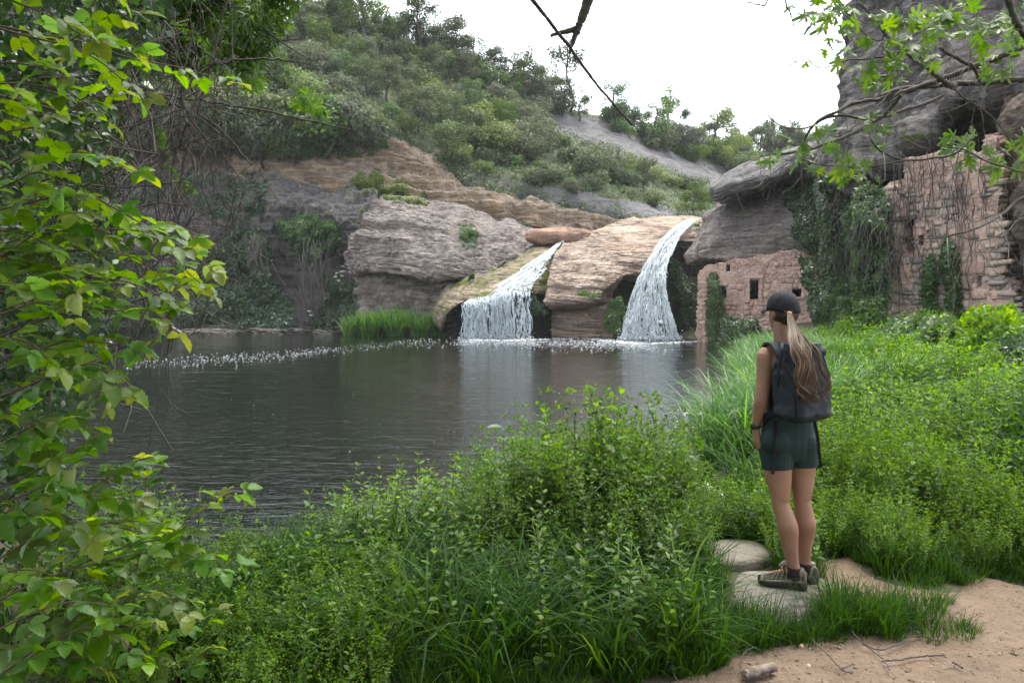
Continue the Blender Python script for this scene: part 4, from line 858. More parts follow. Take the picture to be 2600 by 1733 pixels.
for d, px, py, p in chosen:
    u = rng.rand(); low = 1 if py > 330 else 0
    where = ('high under the ridge trees' if py < 200 + (px - 1000) * .22 else ('low above the ochre rock band' if py > 360 + (px - 1150) * .2 else 'halfway up the hillside')) + (' on the left' if px < 950 else (' above the left falls' if px < 1380 else (' around the bare slab' if px < 1720 else ' near the capstone')))
    if (px < 1250 and py < 260 and u < .45 or u < 0.12) and not in_poly(px, py - 70, SLAB):
        plant_tree('oak', rng.choice([0, 1, 2]), p - (0, 0, .3), rng.uniform(.6, .85), rng.uniform(0, 6), 'open-crowned oak ' + where, 'oaks on the hillside')
    else:
        v = rng.choice(6) if not (1270 < px < 1420 and 250 < py < 420) else rng.choice([1, 5])
        if px > 1500 and py > 380 and rng.rand() < .4: v = 2
        lab = {0: 'dark green rounded shrub ', 1: 'grey-green shrub ', 2: 'light green shrub '}[0 if v in (0, 3, 4) else (2 if v == 2 else 1)] + where
        plant_tree('shrub', v, p - (0, 0, .35), rng.uniform(.95, 1.55) * (1.15 if py > 330 else 1) * (.5 if px > 900 and py > np.interp(px, [900, 985, 1085, 1170, 1300, 1400, 1520, 1640, 1800], [330, 325, 368, 436, 464, 490, 520, 540, 552]) - 45 else 1) * (.7 if in_poly(px, py - 55, SLAB) or in_poly(px, py - 80, SLAB) else 1), rng.uniform(0, 6), lab, ('%s shrubs on the hillside' % {0: 'dark green', 1: 'grey-green', 2: 'light green'}[0 if v in (0, 3, 4) else (2 if v == 2 else 1)]))
# low scrub between them: one uncountable mass
idx = rng.choice(len(hsel), 84000); P = hsel[idx]; X, Y = to_px(P)
k = (X > -400) & (X < 2150) & ~in_poly(X, Y, SLAB) & ~in_poly(X, Y, SLAB2) & ~in_poly(X, Y, FOOT) & (perlin(P, .5, 3) > -.5); P = P[k]
P = P + rng.normal(size=P.shape) * (.35, .35, 0) + np.stack([0 * P[:, 0], 0 * P[:, 0], rng.uniform(-.1, .55, len(P)) * (1 + perlin(P, .4, 9))], -1)
nn = rand_dirs(rng, len(P)) + (0, -.4, .8)
mb = MB().add(*scatter(L_FAR, P, rand_dirs(rng, len(P)), nn, rng.uniform(.14, .3, len(P))))
tag(mb.obj('scrub', M['hill_leaf']), 'low green scrub covering the hillside between the shrubs', 'scrub', kind='stuff')

# ================================================================ greenery on the rocks and on the far bank
def px_leaves(rng, n, poly, Yf, thick, size, tpl=L_FAR, up=0.3, clump=1.0, cfreq=0.9, thin=None):
    xs_ = [p[0] for p in poly]; ys_ = [p[1] for p in poly]; X = rng.uniform(min(xs_), max(xs_), n * 3); Y = rng.uniform(min(ys_), max(ys_), n * 3)
    D0 = np.array([Yf(a, b) for a, b in zip(X[:1], Y[:1])])
    Dp = np.vectorize(Yf)(X, Y).astype(float); P = np.array([at(a, b, c) for a, b, c in zip(X, Y, Dp)])
    e = poly_dist(X, Y, poly) + 13 * fbm(P, 1.1, 3, 4); k = e < 0
    if thin is not None: k &= perlin(P, 1.2, 7) > thin
    P = P[k][:n]; e = e[k][:n]; m = len(P)
    bul = (0.5 + 0.9 * perlin(P, cfreq, 2) + 0.5 * perlin(P, cfreq * 2.6, 5)) * clump
    dep = thick * np.clip(bul, 0, 2) * smooth(-e, 0, 22); v = nrm(np.array((0, 0, CAMZ)) - P)
    P = P + v * (dep * rng.uniform(.55, 1.0, m))[:, None]
    gr = np.stack([perlin(P + (.3, 0, 0), cfreq, 2) - perlin(P - (.3, 0, 0), cfreq, 2), 0 * dep, perlin(P + (0, 0, .3), cfreq, 2) - perlin(P - (0, 0, .3), cfreq, 2)], -1)
    nn = v * .7 + (0, 0, up) - gr * 1.1 + rng.normal(size=(m, 3)) * .45
    return scatter(tpl, P, np.cross(nn, rand_dirs(rng, m)) + (0, 0, -.35), nn, size * rng.uniform(.6, 1.3, m))
def creeper(name, label, cat, rng, n, poly, Yf, thick, size, mat, **kw):
    return tag(MB().add(*px_leaves(rng, n, poly, Yf, thick, size, **kw)).obj(name, M[mat]), label, cat)
r = np.random.RandomState(5)
Yiv = lambda x, y: min(rock_Y(x, y, 30.0), float(PLR.P(np.array(PLR.hit(x, y)[0]), 0.0)[1]) - .15 if x > 2168 else 99) - max(0, y - 660) * 0.010
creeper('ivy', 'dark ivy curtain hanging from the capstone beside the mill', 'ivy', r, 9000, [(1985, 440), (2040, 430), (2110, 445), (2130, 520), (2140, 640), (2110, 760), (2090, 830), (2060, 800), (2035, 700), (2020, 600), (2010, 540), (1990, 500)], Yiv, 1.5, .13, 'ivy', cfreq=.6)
creeper('ivy', 'lighter climbing ivy covering the rock left of the ruined wall', 'ivy', r, 17000, [(2100, 560), (2160, 500), (2200, 470), (2250, 500), (2270, 600), (2262, 720), (2250, 830), (2180, 860), (2090, 860), (2060, 800), (2090, 700)], Yiv, 1.2, .12, 'ivy_light', cfreq=.8)
creeper('ivy', 'small dark ivy patch on the upper left of the ruined wall', 'ivy', r, 2600, [(2230, 490), (2290, 470), (2310, 500), (2290, 560), (2285, 640), (2262, 650), (2230, 570)], lambda x, y: 24.2 - (x - 2200) * .013, .6, .10, 'ivy')
Ywall = lambda x, y: float(PLR.P(np.array(PLR.hit(x, y)[0]), 0.0)[1]) - .12
creeper('ivy', 'left of the two ivy columns climbing the ruined wall', 'ivy', r, 1900, [(2345, 850), (2338, 740), (2350, 680), (2362, 640), (2375, 690), (2385, 760), (2400, 850)], Ywall, .45, .10, 'ivy_light')
creeper('ivy', 'right of the two ivy columns climbing the ruined wall', 'ivy', r, 2400, [(2385, 850), (2395, 740), (2388, 660), (2400, 600), (2425, 640), (2440, 720), (2450, 850)], Ywall, .5, .10, 'ivy_light')
creeper('bush', 'ivy-covered bush climbing beside the right waterfall', 'bush', r, 3600, [(1795, 700), (1820, 690), (1838, 740), (1850, 800), (1900, 830), (1920, 880), (1800, 890), (1790, 800)], lambda x, y: 38.2, 1.2, .12, 'ivy_light', cfreq=.7)
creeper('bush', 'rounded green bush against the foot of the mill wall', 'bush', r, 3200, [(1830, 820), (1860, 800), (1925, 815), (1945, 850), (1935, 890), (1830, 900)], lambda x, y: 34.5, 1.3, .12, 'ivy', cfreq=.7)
creeper('moss', 'green moss curtain hanging right of the right waterfall', 'moss', r, 2600, [(1700, 640), (1735, 680), (1760, 720), (1795, 780), (1790, 880), (1750, 880), (1735, 760), (1705, 700)], lambda x, y: 45.4, .7, .12, 'ivy', cfreq=.9)
creeper('fern_tuft', 'green tuft of fern hanging left of the right waterfall', 'fern', r, 1500, [(1545, 770), (1570, 750), (1592, 790), (1590, 850), (1555, 862), (1535, 830)], lambda x, y: 42.3, .7, .12, 'ivy_light')
creeper('moss', 'dark moss fringe under the lip of the dome by the left waterfall', 'moss', r, 1100, [(1350, 740), (1385, 770), (1390, 800), (1345, 800), (1335, 770)], lambda x, y: 43.2, .5, .10, 'ivy')
creeper('bush', 'bright leafy bush rooted in a crack of the grey ledge', 'bush', r, 900, [(1160, 572), (1190, 568), (1212, 590), (1204, 622), (1185, 632), (1172, 606)], lambda x, y: rock_Y(x, y, 48), .7, .16, 'ivy_light')
creeper('bush', 'tiny bush at the right end of the grey ledge under its lip', 'bush', r, 260, [(1188, 690), (1205, 688), (1212, 705), (1190, 712)], lambda x, y: 45.2, .4, .13, 'ivy_light')
creeper('bush', 'small green bush in the crack above the pink boulder', 'bush', r, 240, [(1320, 568), (1340, 566), (1345, 580), (1322, 580)], lambda x, y: 55.5, .4, .15, 'ivy_light')
# growth along the foot of the left cliff
creeper('bush', 'large leafy thicket climbing the left cliff above the far bank', 'bush', r, 13000, [(430, 700), (520, 640), (580, 590), (640, 570), (680, 620), (700, 720), (740, 770), (740, 835), (430, 838)], lambda x, y: rock_Y(x, y, 54) - .2 - max(0, y - 680) * .012, 2.0, .2, 'ivy', cfreq=.45)
creeper('bush', 'dark bush on the far bank between the thicket and the reeds', 'bush', r, 5200, [(800, 720), (850, 690), (900, 720), (905, 790), (890, 838), (790, 838), (785, 770)], lambda x, y: rock_Y(x, y, 54) - .2, 1.6, .2, 'ivy', cfreq=.5)
creeper('bush', 'leafy mass hanging from the top of the dark cliff recess', 'bush', r, 4200, [(700, 560), (760, 540), (850, 560), (870, 600), (830, 640), (800, 680), (770, 660), (720, 610)], lambda x, y: rock_Y(x, y, 54) - .1, 1.6, .2, 'ivy_light', cfreq=.5)
creeper('bush', 'green bush at the left end of the far bank behind the brambles', 'bush', r, 6500, [(150, 640), (300, 620), (430, 690), (440, 838), (150, 850)], lambda x, y: rock_Y(x, y, 54) - .2, 2.0, .2, 'ivy', cfreq=.5)
creeper('creeper', 'leafy creeper on the ochre wall near the top of the left cliff', 'creeper', r, 3800, [(300, 430), (480, 420), (640, 430), (700, 480), (640, 560), (560, 560), (470, 520), (330, 520)], lambda x, y: rock_Y(x, y, 57), 1.1, .2, 'ivy', cfreq=.5, thin=-.1)
creeper('bush', 'strip of low bushes along the top of the ochre wall', 'bush', r, 4200, [(560, 330), (700, 330), (860, 360), (985, 330), (1010, 370), (900, 400), (760, 400), (600, 380)], lambda x, y: rock_Y(x, y, 58), 1.2, .17, 'hill_leaf', cfreq=.6, thin=-.25)
creeper('bush', 'green bush on the shelf above the grey ledge', 'bush', r, 2500, [(900, 425), (1000, 440), (1080, 500), (1110, 525), (1040, 520), (940, 490), (880, 470)], lambda x, y: rock_Y(x, y, 56), .8, .17, 'hill_lime', cfreq=.7, thin=-.2)
# hanging dry vines of the left cliff
mb = MB()
for i in range(46):
    px = 785 + r.normal() * 16 + (i % 2) * 18; y0 = r.uniform(600, 720); y1 = r.uniform(780, 842)
    mb.add(*tube(wander(at(px + r.normal() * 6, y0, 52.6), at(px + r.normal() * 12, y1, 51.4), r, .06, 9), r.uniform(.010, .026), 4))
tag(mb.obj('hanging_vines', M['dark_twig']), 'bundle of dry brown vines hanging down the left cliff to the water', 'vines')
mb = MB()
for i in range(26):
    px = 650 + r.normal() * 9; mb.add(*tube(wander(at(px, r.uniform(590, 620), 52.6), at(px + r.normal() * 9, r.uniform(660, 720), 52), r, .06, 7), r.uniform(.010, .022), 4))
tag(mb.obj('hanging_vines', M['dark_twig']), 'short pale vines hanging above the dark thicket', 'vines')
# elder blossom
mb = MB()
for px, py in ((866, 690), (872, 676), (880, 672), (886, 680), (874, 688), (888, 690), (855, 694), (850, 702), (868, 700), (860, 712), (890, 672), (903, 734), (786, 790), (790, 800)):
    c = at(px, py, 49.6)
    for q in range(14): mb.add(*blob(c + rng.normal(size=3) * (.06, .04, .03), .03, r, .5))
M['petal'] = flat_mat('white_petals', (0.75, 0.73, 0.62), 0.7, 0.05)
tag(mb.obj('elder_blossom', M['petal']), 'white elder flower heads at the left edge of the grey ledge', 'flowers')

# reeds
def tussock(rng, n, L, w, spread, bend=(.3, 1.1), rad=.12, seg=5, lean=(0, 0)):
    mb = MB()
    for i in range(n):
        l = L * rng.uniform(.5, 1.1); V, Fc = blade(l, w * rng.uniform(.6, 1.2), rng.uniform(*bend), seg); a = rng.uniform(0, 6.28)
        V = rotz(V, a); rr = rad * math.sqrt(rng.rand()); b = rng.uniform(0, 6.28)
        V = V + (rr * math.cos(b), rr * math.sin(b), -0.02); V[:, 0] += V[:, 2] * (math.cos(b) * spread * rr / rad + lean[0] + rng.normal() * .05); V[:, 1] += V[:, 2] * (math.sin(b) * spread * rr / rad + lean[1])
        mb.add(V, Fc)
    return mb
reed_me = [tussock(np.random.RandomState(60 + k), 170, 1.75, .024, .35, (.3, .95), .42).mesh('reed_blades', M['reed']) for k in range(3)]
def thing_mesh(name, me, loc, sc, rz, label, cat, group=None, part=None):
    root = empty(name, loc, rz, sc); link(part or 'blades', me, root); return tag(root, label, cat, group)
for i, (px, s) in enumerate(((880, .85), (915, 1.0), (950, 1.12), (985, 1.18), (1015, 1.05), (1045, 1.1), (1078, 1.0), (1105, .95), (932, 1.0), (1000, 1.0), (1060, .9))):
    d = 46.6 if i < 8 else 45.9; p = at(px, 0, d); p[2] = WATER - .05
    thing_mesh('reed_clump', reed_me[i % 3], p, s * 1.22, r.uniform(0, 6), 'tall green reed clump growing out of the water left of the falls', 'reeds', 'reed clumps left of the waterfalls')
gme = tussock(np.random.RandomState(66), 120, .9, .02, .5, (.5, 1.4), .3).mesh('tuft_blades', M['reed'])
for px, py, d, s, lab in ((1500, 760, 41.9, .9, 'green grass tuft growing on the lip of the dome'), (1480, 752, 42.1, .6, 'smaller grass tuft left of the tuft on the dome lip'), (1575, 850, 42.8, 1.0, 'grass tuft at the foot of the dome beside the right waterfall'), (1330, 780, 43.4, .5, 'grass tuft under the right edge of the left waterfall'), (1770, 575, 46, .5, 'low tuft on the rim above the right waterfall')):
    thing_mesh('grass_tuft', gme, at(px, py, d), s, 0.4, lab, 'grass tuft')

# far shore: a strip of mud with driftwood
mb = MB(); 
for i in range(95):
    px = r.uniform(440, 880); c = on_z(px, r.uniform(838, 850), WATER) + (0, 0, r.uniform(.03, .3)); a = r.normal() * .35; L = r.uniform(.5, 2.6) * (1.3 if px < 640 else .6)
    mb.add(*tube(wander(c, c + np.array((math.cos(a) * L, math.sin(a) * L * .5, r.normal() * .14)), r, .12, 7), np.linspace(r.uniform(.02, .05), .01, 7), 4))
tag(mb.obj('driftwood', M['twig']), 'heap of dry sticks and driftwood along the far shore', 'driftwood', kind='stuff')
mb = MB().add(*tube(wander(at(428, 826, 44), at(466, 848, 43.2), r, .05, 6), np.linspace(.09, .05, 6), 7)); tag(mb.obj('broken_branch', M['twig']), 'pale broken branch lying at the far shore next to the brambles', 'branch')
# ================================================================ plant templates (numpy), used singly or merged
def herb_geo(seed, H=.7, node=.07, leaf=.065, tpl=L_OVATE, pairs=2, droop=.5, top=True, lean=.12, tuft=.6):
    """upright leafy plant: (stem MB, leaf MB)"""
    r = np.random.RandomState(seed); st, lf = MB(), MB(); P = wander((0, 0, -.03), (r.normal() * lean * H, r.normal() * lean * H, H), r, .05, 8)
    st.add(*tube(P, np.linspace(.0045, .0018, 8), 4)); pos, ax, nn, sz = [], [], [], []
    n = int(H / node)
    for i in range(1, n + 1):
        q = i / n; p = P[0] + 0; f = q * 7; k = min(int(f), 6); p = P[k] + (P[k + 1] - P[k]) * (f - k); a0 = i * 1.57 + r.normal() * .3
        for j in range(pairs):
            a = a0 + j * 2 * math.pi / pairs + r.normal() * .2; el = .15 + .75 * q ** 3 - droop * (1 - q) * .6 + r.normal() * .2
            d = np.array((math.cos(a) * math.cos(el), math.sin(a) * math.cos(el), math.sin(el))); s = leaf * (1.05 - tuft * q ** 2.5) * r.uniform(.75, 1.2) * (0.55 + .45 * min(1, q * 4))
            pos.append(p + d * .012); ax.append(d); nn.append((-d[0] * .3, -d[1] * .3, 1)); sz.append(s)
    nn = np.array(nn) + r.normal(size=(len(nn), 3)) * .25
    lf.add(*scatter(tpl, np.array(pos), np.array(ax), nn, np.array(sz))); return st, lf
def bedstraw_geo(seed, H=.6, n_st=9, rad=.12, leaf=.025):
    r = np.random.RandomState(seed); st, lf = MB(), MB(); pos, ax, nn = [], [], []
    for s in range(n_st):
        a = r.uniform(0, 6.28); b = np.array((math.cos(a) * rad * r.rand(), math.sin(a) * rad * r.rand(), -.02)); e = b * 1.0 + (math.cos(a) * rad * r.uniform(.4, 2.2), math.sin(a) * rad * r.uniform(.4, 2.2), H * r.uniform(.55, 1.05))
        P = wander(b, e, r, .1, 7); st.add(*tube(P, np.linspace(.0022, .001, 7), 3))
        for i in range(2, 15):
            f = i / 15 * 6; k = int(f); p = P[k] + (P[min(k + 1, 6)] - P[k]) * (f - k); t_ = nrm(P[min(k + 1, 6)] - P[k])
            for j in range(5):
                d = nrm(np.cross(t_, rand_dirs(r, 1)[0])) + t_ * .35; pos.append(p); ax.append(d); nn.append(t_ + rand_dirs(r, 1)[0] * .3)
        # airy flower sprays
        for i in range(10):
            q = P[-1 - (i % 3)]; d = nrm(rand_dirs(r, 1)[0] + (0, 0, .7)); L = r.uniform(.03, .09); 
            for m_ in range(3): pos.append(q + d * L * (m_ + 1) / 3); ax.append(d + rand_dirs(r, 1)[0] * .6); nn.append(rand_dirs(r, 1)[0])
    lf.add(*scatter(L_FAR, np.array(pos), np.array(ax), np.array(nn), leaf * r.uniform(.6, 1.25, len(pos)))); return st, lf
def cat_geo(mb): 
    return np.concatenate(mb.v), mb.f[0] if len(mb.f) == 1 else np.concatenate(mb.f)
M['lime_herb'] = leaf_mat('lime_herb_leaf', (0.06, 0.13, 0.006), (0.16, 0.29, 0.012), (0.30, 0.42, 0.02), 0.5, 0.45, 0.7, 0.3)
HERB = [herb_geo(200 + k, r_, nd, lf * 1.22, tp, pr, dr) for k, (r_, nd, lf, tp, pr, dr) in enumerate((
    (.72, .065, .07, L_OVATE, 2, .6), (.62, .055, .06, L_OVATE, 3, .5), (.8, .07, .085, L_LANCE, 3, .4), (.5, .05, .05, L_ROUND, 3, .5), (.66, .05, .055, L_OVATE, 2, .3), (.9, .075, .08, L_OVATE, 2, .6), (.6, .05, .062, L_ROUND, 3, .4), (.7, .06, .075, L_OVATE, 3, .3)))]
FINE = [bedstraw_geo(230 + k, .6 + .08 * k) for k in range(4)]
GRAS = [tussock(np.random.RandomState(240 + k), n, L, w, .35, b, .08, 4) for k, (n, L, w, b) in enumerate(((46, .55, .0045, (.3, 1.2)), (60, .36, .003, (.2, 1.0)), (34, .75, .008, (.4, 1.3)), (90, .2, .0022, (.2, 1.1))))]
def far_herb(seed):
    r = np.random.RandomState(seed); n = 110; P = np.stack([r.normal(size=n) * .16, r.normal(size=n) * .16, r.rand(n) ** .7 * .7], -1)
    return MB().add(*scatter(L_FAR, P, rand_dirs(r, n) + (0, 0, .2), np.stack([P[:, 0] * 3, P[:, 1] * 3, 1 + 0 * P[:, 0]], -1) + r.normal(size=(n, 3)) * .3, .055 * r.uniform(.6, 1.4, n)))
FARH = [far_herb(250 + k) for k in range(3)]
def stamp(dst, src, p, s, a, mi=0, sz=None):
    V = np.concatenate(src.v); o = 0
    A = rotz(V * (s, s, s * (sz or 1)), a) + p
    for v, f in zip(src.v, src.f): pass
    FF = src.f
    byk = {}
    for f in FF: byk.setdefault(f.shape[1], []).append(f)
    n0 = dst.n; first = True
    for k, fs in byk.items():
        f = np.concatenate(fs)
        if first: dst.add(A, f, mi); first = False
        else: dst.v.append(np.zeros((0, 3))); dst.f.append(f + n0); dst.m.append(np.full(len(f), mi))
def hpos(px, py, hgt=0.0):
    """ground position whose plant of height hgt reaches that pixel"""
    a = at(px, py, 1.0) - (0, 0, CAMZ); O = np.array((0, 0, CAMZ)); tt = np.geomspace(1.5, 60, 500); Q = O + a * tt[:, None]
    g = ground_z(Q[:, 0], Q[:, 1]) + hgt; i = np.argmax(Q[:, 2] < g); p = Q[i].copy(); p[2] = float(ground_z(p[:1], p[1:2])[0]); return p
rng = np.random.RandomState(301)
STONE_A = [(1.18, 3.92), (1.30, 4.28), (1.46, 4.38), (1.76, 4.30), (1.86, 4.10), (1.62, 3.86), (1.45, 3.70), (1.28, 3.66)]
STONE_B = [(1.26, 4.55), (1.30, 4.85), (1.5, 4.98), (1.66, 4.86), (1.62, 4.6), (1.42, 4.5)]
def blocked(x, y, m=0.0):
    if 1.22 < x < 1.64 and 4.28 < y < 4.95 or poly_dist(np.array([x]), np.array([y]), STONE_B)[0] < .03: return True
    P_ = np.array([[x, y, 0]]); wob = 0.10 * float(perlin(P_, 2.3, 2)[0])
    if poly_dist(np.array([x]), np.array([y]), PATH)[0] + wob < 0.04 - m: return True
    if poly_dist(np.array([x]), np.array([y]), STONE_A)[0] < 0.03: return True
    return False
def dpool(x, y): return float(poly_dist(np.array([x]), np.array([y]), POOL)[0])

# ---------------------------------------------------------------- individual herbs of the near bank
herb_me = [(st.mesh('herb_stem', M['stem']), lf.mesh('herb_leaves', M['lime_herb' if k > 5 else 'herb'])) for k, (st, lf) in enumerate(HERB)]
fine_me = [(st.mesh('bedstraw_stems', M['stem']), lf.mesh('bedstraw_leaves', M['fine'])) for st, lf in FINE]
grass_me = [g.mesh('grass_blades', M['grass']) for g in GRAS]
def place(kind, v, p, s, a, label, cat, group):
    if kind == 'grass': return thing_mesh('grass_tussock', grass_me[v], p, s, a, label, cat, group)
    st, lf = (herb_me if kind == 'herb' else fine_me)[v]; root = empty('leafy_herb' if kind == 'herb' else 'bedstraw', p, a, s); link('stem', st, root); link('leaves', lf, root); return tag(root, label, cat, group)
UG = {k: MB() for k in ('herb', 'fine', 'grass', 'far')}
cnt = {'herb': 0, 'fine': 0, 'grass': 0}
def put(kind, p, s, single=False, v=None):
    a = rng.uniform(0, 6.28)
    if kind == 'far': stamp(UG['far'], FARH[rng.randint(3)], p, s, a, 0); return
    src = {'herb': HERB, 'fine': FINE, 'grass': GRAS}[kind]; v = rng.randint(6 if kind == 'herb' else len(src)) if v is None else v
    if single and cnt[kind] < {'herb': 280, 'fine': 120, 'grass': 120}[kind]:
        cnt[kind] += 1; X, Yp = to_px(p); dp = dpool(p[0], p[1])
        where = ('at the water edge ' if dp < .5 else '') + ('among the lower brambles' if X < 520 else ('on the left part of the near bank' if X < 950 else ('in the middle of the near bank' if X < 1350 else ('below the tall thistle' if X < 1600 else 'beside the stone slab'))))
        lab = {'herb': ('tall' if s > 1 else 'low') + ' leafy green herb ', 'fine': ('tall' if s > 1 else 'low') + ' airy pale bedstraw ', 'grass': ('large' if s > .8 else 'small') + ' long-bladed grass tussock '}[kind] + where
        return place(kind, v, p, s, a, lab, {'herb': 'plant', 'fine': 'plant', 'grass': 'grass tussock'}[kind], {'herb': 'leafy herbs on the near bank', 'fine': 'bedstraw on the near bank', 'grass': 'grass tussocks on the near bank'}[kind])
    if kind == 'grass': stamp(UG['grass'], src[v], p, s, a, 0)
    else: stamp(UG[kind], src[v][0], p, s, a, 1); stamp(UG[kind], src[v][1], p, s, a, 2 if (kind == 'herb' and v > 5) else 0)
# shoreline hedge of herbs: photo px of the plant tops gives how tall they are allowed to be
TOPX = [-200, 200, 420, 480, 540, 600, 686, 760, 840, 900, 960, 1040, 1110, 1160, 1195, 1250, 1320, 1400, 1500, 1600, 1690, 1735, 1765, 1800]
TOPY = [1180, 1210, 1290, 1350, 1440, 1420, 1365, 1325, 1280, 1250, 1225, 1215, 1172, 1195, 1250, 1180, 1135, 1115, 1100, 1100, 1130, 1190, 1320, 1330]
def max_h(x, y, z):
    px, _ = to_px(np.array((x, y, z))); py = np.interp(px, TOPX, TOPY); return CAMZ - (py - HOR) / F * y - z
for i in range(1900):
    y = rng.uniform(3.0, 6.6); x = rng.uniform(-2.6, 2.3)
    if dpool(x, y) < 0.12 or blocked(x, y): continue
    p = gpt(x, y); mh = float(max_h(x, y, p[2])); px, py = to_px(p + (0, 0, .1))
    if mh < .12 or (y < 5.4 and perlin(np.array([[x, y, 0]]), 1.5, 21)[0] < -.25): continue
    if x > .95 and y < 4.9: continue                       # short grass beside the stone
    if y < 4.35 and rng.rand() < .6: continue
    airy = (px > 1200 and px < 1760 and y > 4.0) and rng.rand() < .42
    kind = 'fine' if airy else ('herb' if rng.rand() < (.86 if y > 4.4 else .6) else 'grass')
    zone = perlin(np.array([[x, y, 0]]), 1.1, 31)[0]
    natural = {'fine': .62, 'herb': .68, 'grass': .5}[kind]; want = min(mh * rng.uniform(.75, 1.05), .85 if y > 4.6 else .5)
    put(kind, p, max(.25, want / natural), True, (rng.choice([6, 7]) if kind == 'herb' and y > 4.7 and (zone > .05 or 820 < px < 1190) else None))
# long grass in the lower middle
for i in range(130):
    y = rng.uniform(3.0, 4.7); x = rng.uniform(-1.5, 1.0)
    if blocked(x, y): continue
    put('grass', gpt(x, y), rng.uniform(.5, .95), rng.rand() < .6, rng.choice([0, 1, 2, 2]))
for i in range(1500):    # short turf
    y = rng.uniform(2.85, 5.4); x = rng.uniform(-1.2, 3.4)
    if blocked(x, y): continue
    put('grass', gpt(x, y), rng.uniform(.45, .9), False, rng.choice([1, 3, 3]))
for i in range(260):
    y = rng.uniform(2.6, 4.2); x = rng.uniform(-1.9, -.5)
    put(rng.choice(['grass', 'fine', 'herb']), gpt(x, y), rng.uniform(.3, .6), False)
# grass around the stepping stone
for i in range(110):
    a = rng.uniform(0, 6.28); x = 1.72 + rng.normal() * .26; y = 3.72 + rng.normal() * .1
    if poly_dist(np.array([x]), np.array([y]), STONE_A)[0] < .02: continue
    put('grass', gpt(x, y), rng.uniform(.45, .8), False, rng.choice([1, 3]))
for i in range(420):
    x = rng.uniform(.9, 2.6); y = rng.uniform(4.3, 5.6)
    if blocked(x, y): continue
    put(rng.choice(['grass', 'herb', 'fine']), gpt(x, y), rng.uniform(.3, .6), False)
# ---------------------------------------------------------------- meadow of the right bank
def meadow_h(x, y): return .52 + .25 * float(perlin(np.array([[x, y, 0]]), .5, 6)[0]) + .16 * smooth(x, 3, 6)
n_m = 0
for i in range(3300):
    y = 4.4 + 8.7 * rng.rand() ** 1.25; x = rng.uniform(1.75, 2.6 + y * .95)
    if x > .95 * y + 1.2 or dpool(x, y) < .1 or blocked(x, y, -.05): continue
    if x < 2.1 and y < 4.8: continue
    if 6.8 < y < 10.8 and x < np.interp(y, [7, 9.8, 12], [1.9, 2.9, 3.7]) + 1.0: continue
    p = gpt(x, y); hh = float(meadow_h(x, y)); edge = smooth(poly_dist(np.array([x]), np.array([y]), PATH)[0], 0, .8); hh *= .35 + .65 * float(edge)
    u = rng.rand(); kz = perlin(np.array([[x, y, 0]]), .8, 11)[0]; zl = perlin(np.array([[x, y, 0]]), .9, 51)[0]
    kind = 'fine' if (kz > .25 and y < 9 and u < .7) else ('grass' if (kz < -.2 or u < .3) else 'herb')
    if perlin(np.array([[x, y, 0]]), 1.3, 41)[0] < -.42: continue
    put(kind, p, hh / {'fine': .62, 'herb': .68, 'grass': .5}[kind] * rng.uniform(.65, 1.3), False, rng.choice([6, 7]) if (kind == 'herb' and zl > .28) else None); n_m += 1
for i in range(3000):
    y = 9 + 23 * rng.rand() ** 1.4; x = rng.uniform(2.5, y * .8)
    if dpool(x, y) < .1 or x > 12.2 + max(0, 20 - y) * .25: continue
    hs = max(.35, .62 + .3 * smooth(x - .35 * y, 0, 4) + .5 * float(perlin(np.array([[x, y, 0]]), .6, 8)[0]))
    if rng.rand() < .3: put('grass', gpt(x, y), rng.uniform(1.0, 1.7) * hs, False, 2)
    else: put('far', gpt(x, y), rng.uniform(.6, 1.15) * hs, False)
print('meadow', n_m, cnt)
tag(UG['herb'].obj('undergrowth', [M['herb'], M['stem'], M['lime_herb']]), 'dense leafy undergrowth on the pool bank', 'undergrowth', kind='stuff')
tag(UG['fine'].obj('bedstraw_mass', [M['fine'], M['stem']]), 'airy mass of pale bedstraw on the right bank', 'undergrowth', kind='stuff')
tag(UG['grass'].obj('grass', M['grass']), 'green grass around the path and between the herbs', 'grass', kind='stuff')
tag(UG['far'].obj('undergrowth', M['herb']), 'green undergrowth rising towards the ruined walls', 'undergrowth', kind='stuff')
# taller bushes below the ruined wall
Yb = lambda x, y: float(np.interp(x, [2100, 2250, 2400, 2620], [24, 19.5, 15.5, 12.5]) - (y - 780) * .008)
creeper('bush', 'leafy bush below the two ivy columns of the ruined wall', 'bush', r, 6500, [(2180, 860), (2240, 820), (2330, 800), (2400, 800), (2440, 830), (2430, 940), (2300, 960), (2180, 920)], Yb, 1.3, .11, 'ivy_light', cfreq=.9)
creeper('bush', 'bright bramble bush against the foot of the ruined wall', 'bush', r, 7500, [(2420, 820), (2480, 780), (2560, 770), (2620, 830), (2660, 960), (2560, 980), (2450, 950), (2420, 900)], Yb, 1.2, .09, 'bramble', cfreq=.9)
creeper('bush', 'dark leafy bush at the right edge above the meadow', 'bush', r, 6500, [(2540, 860), (2600, 850), (2700, 860), (2700, 1120), (2620, 1090), (2560, 980)], lambda x, y: 10.5 - (y - 900) * .008, 1.0, .07, 'ivy', cfreq=1.1)
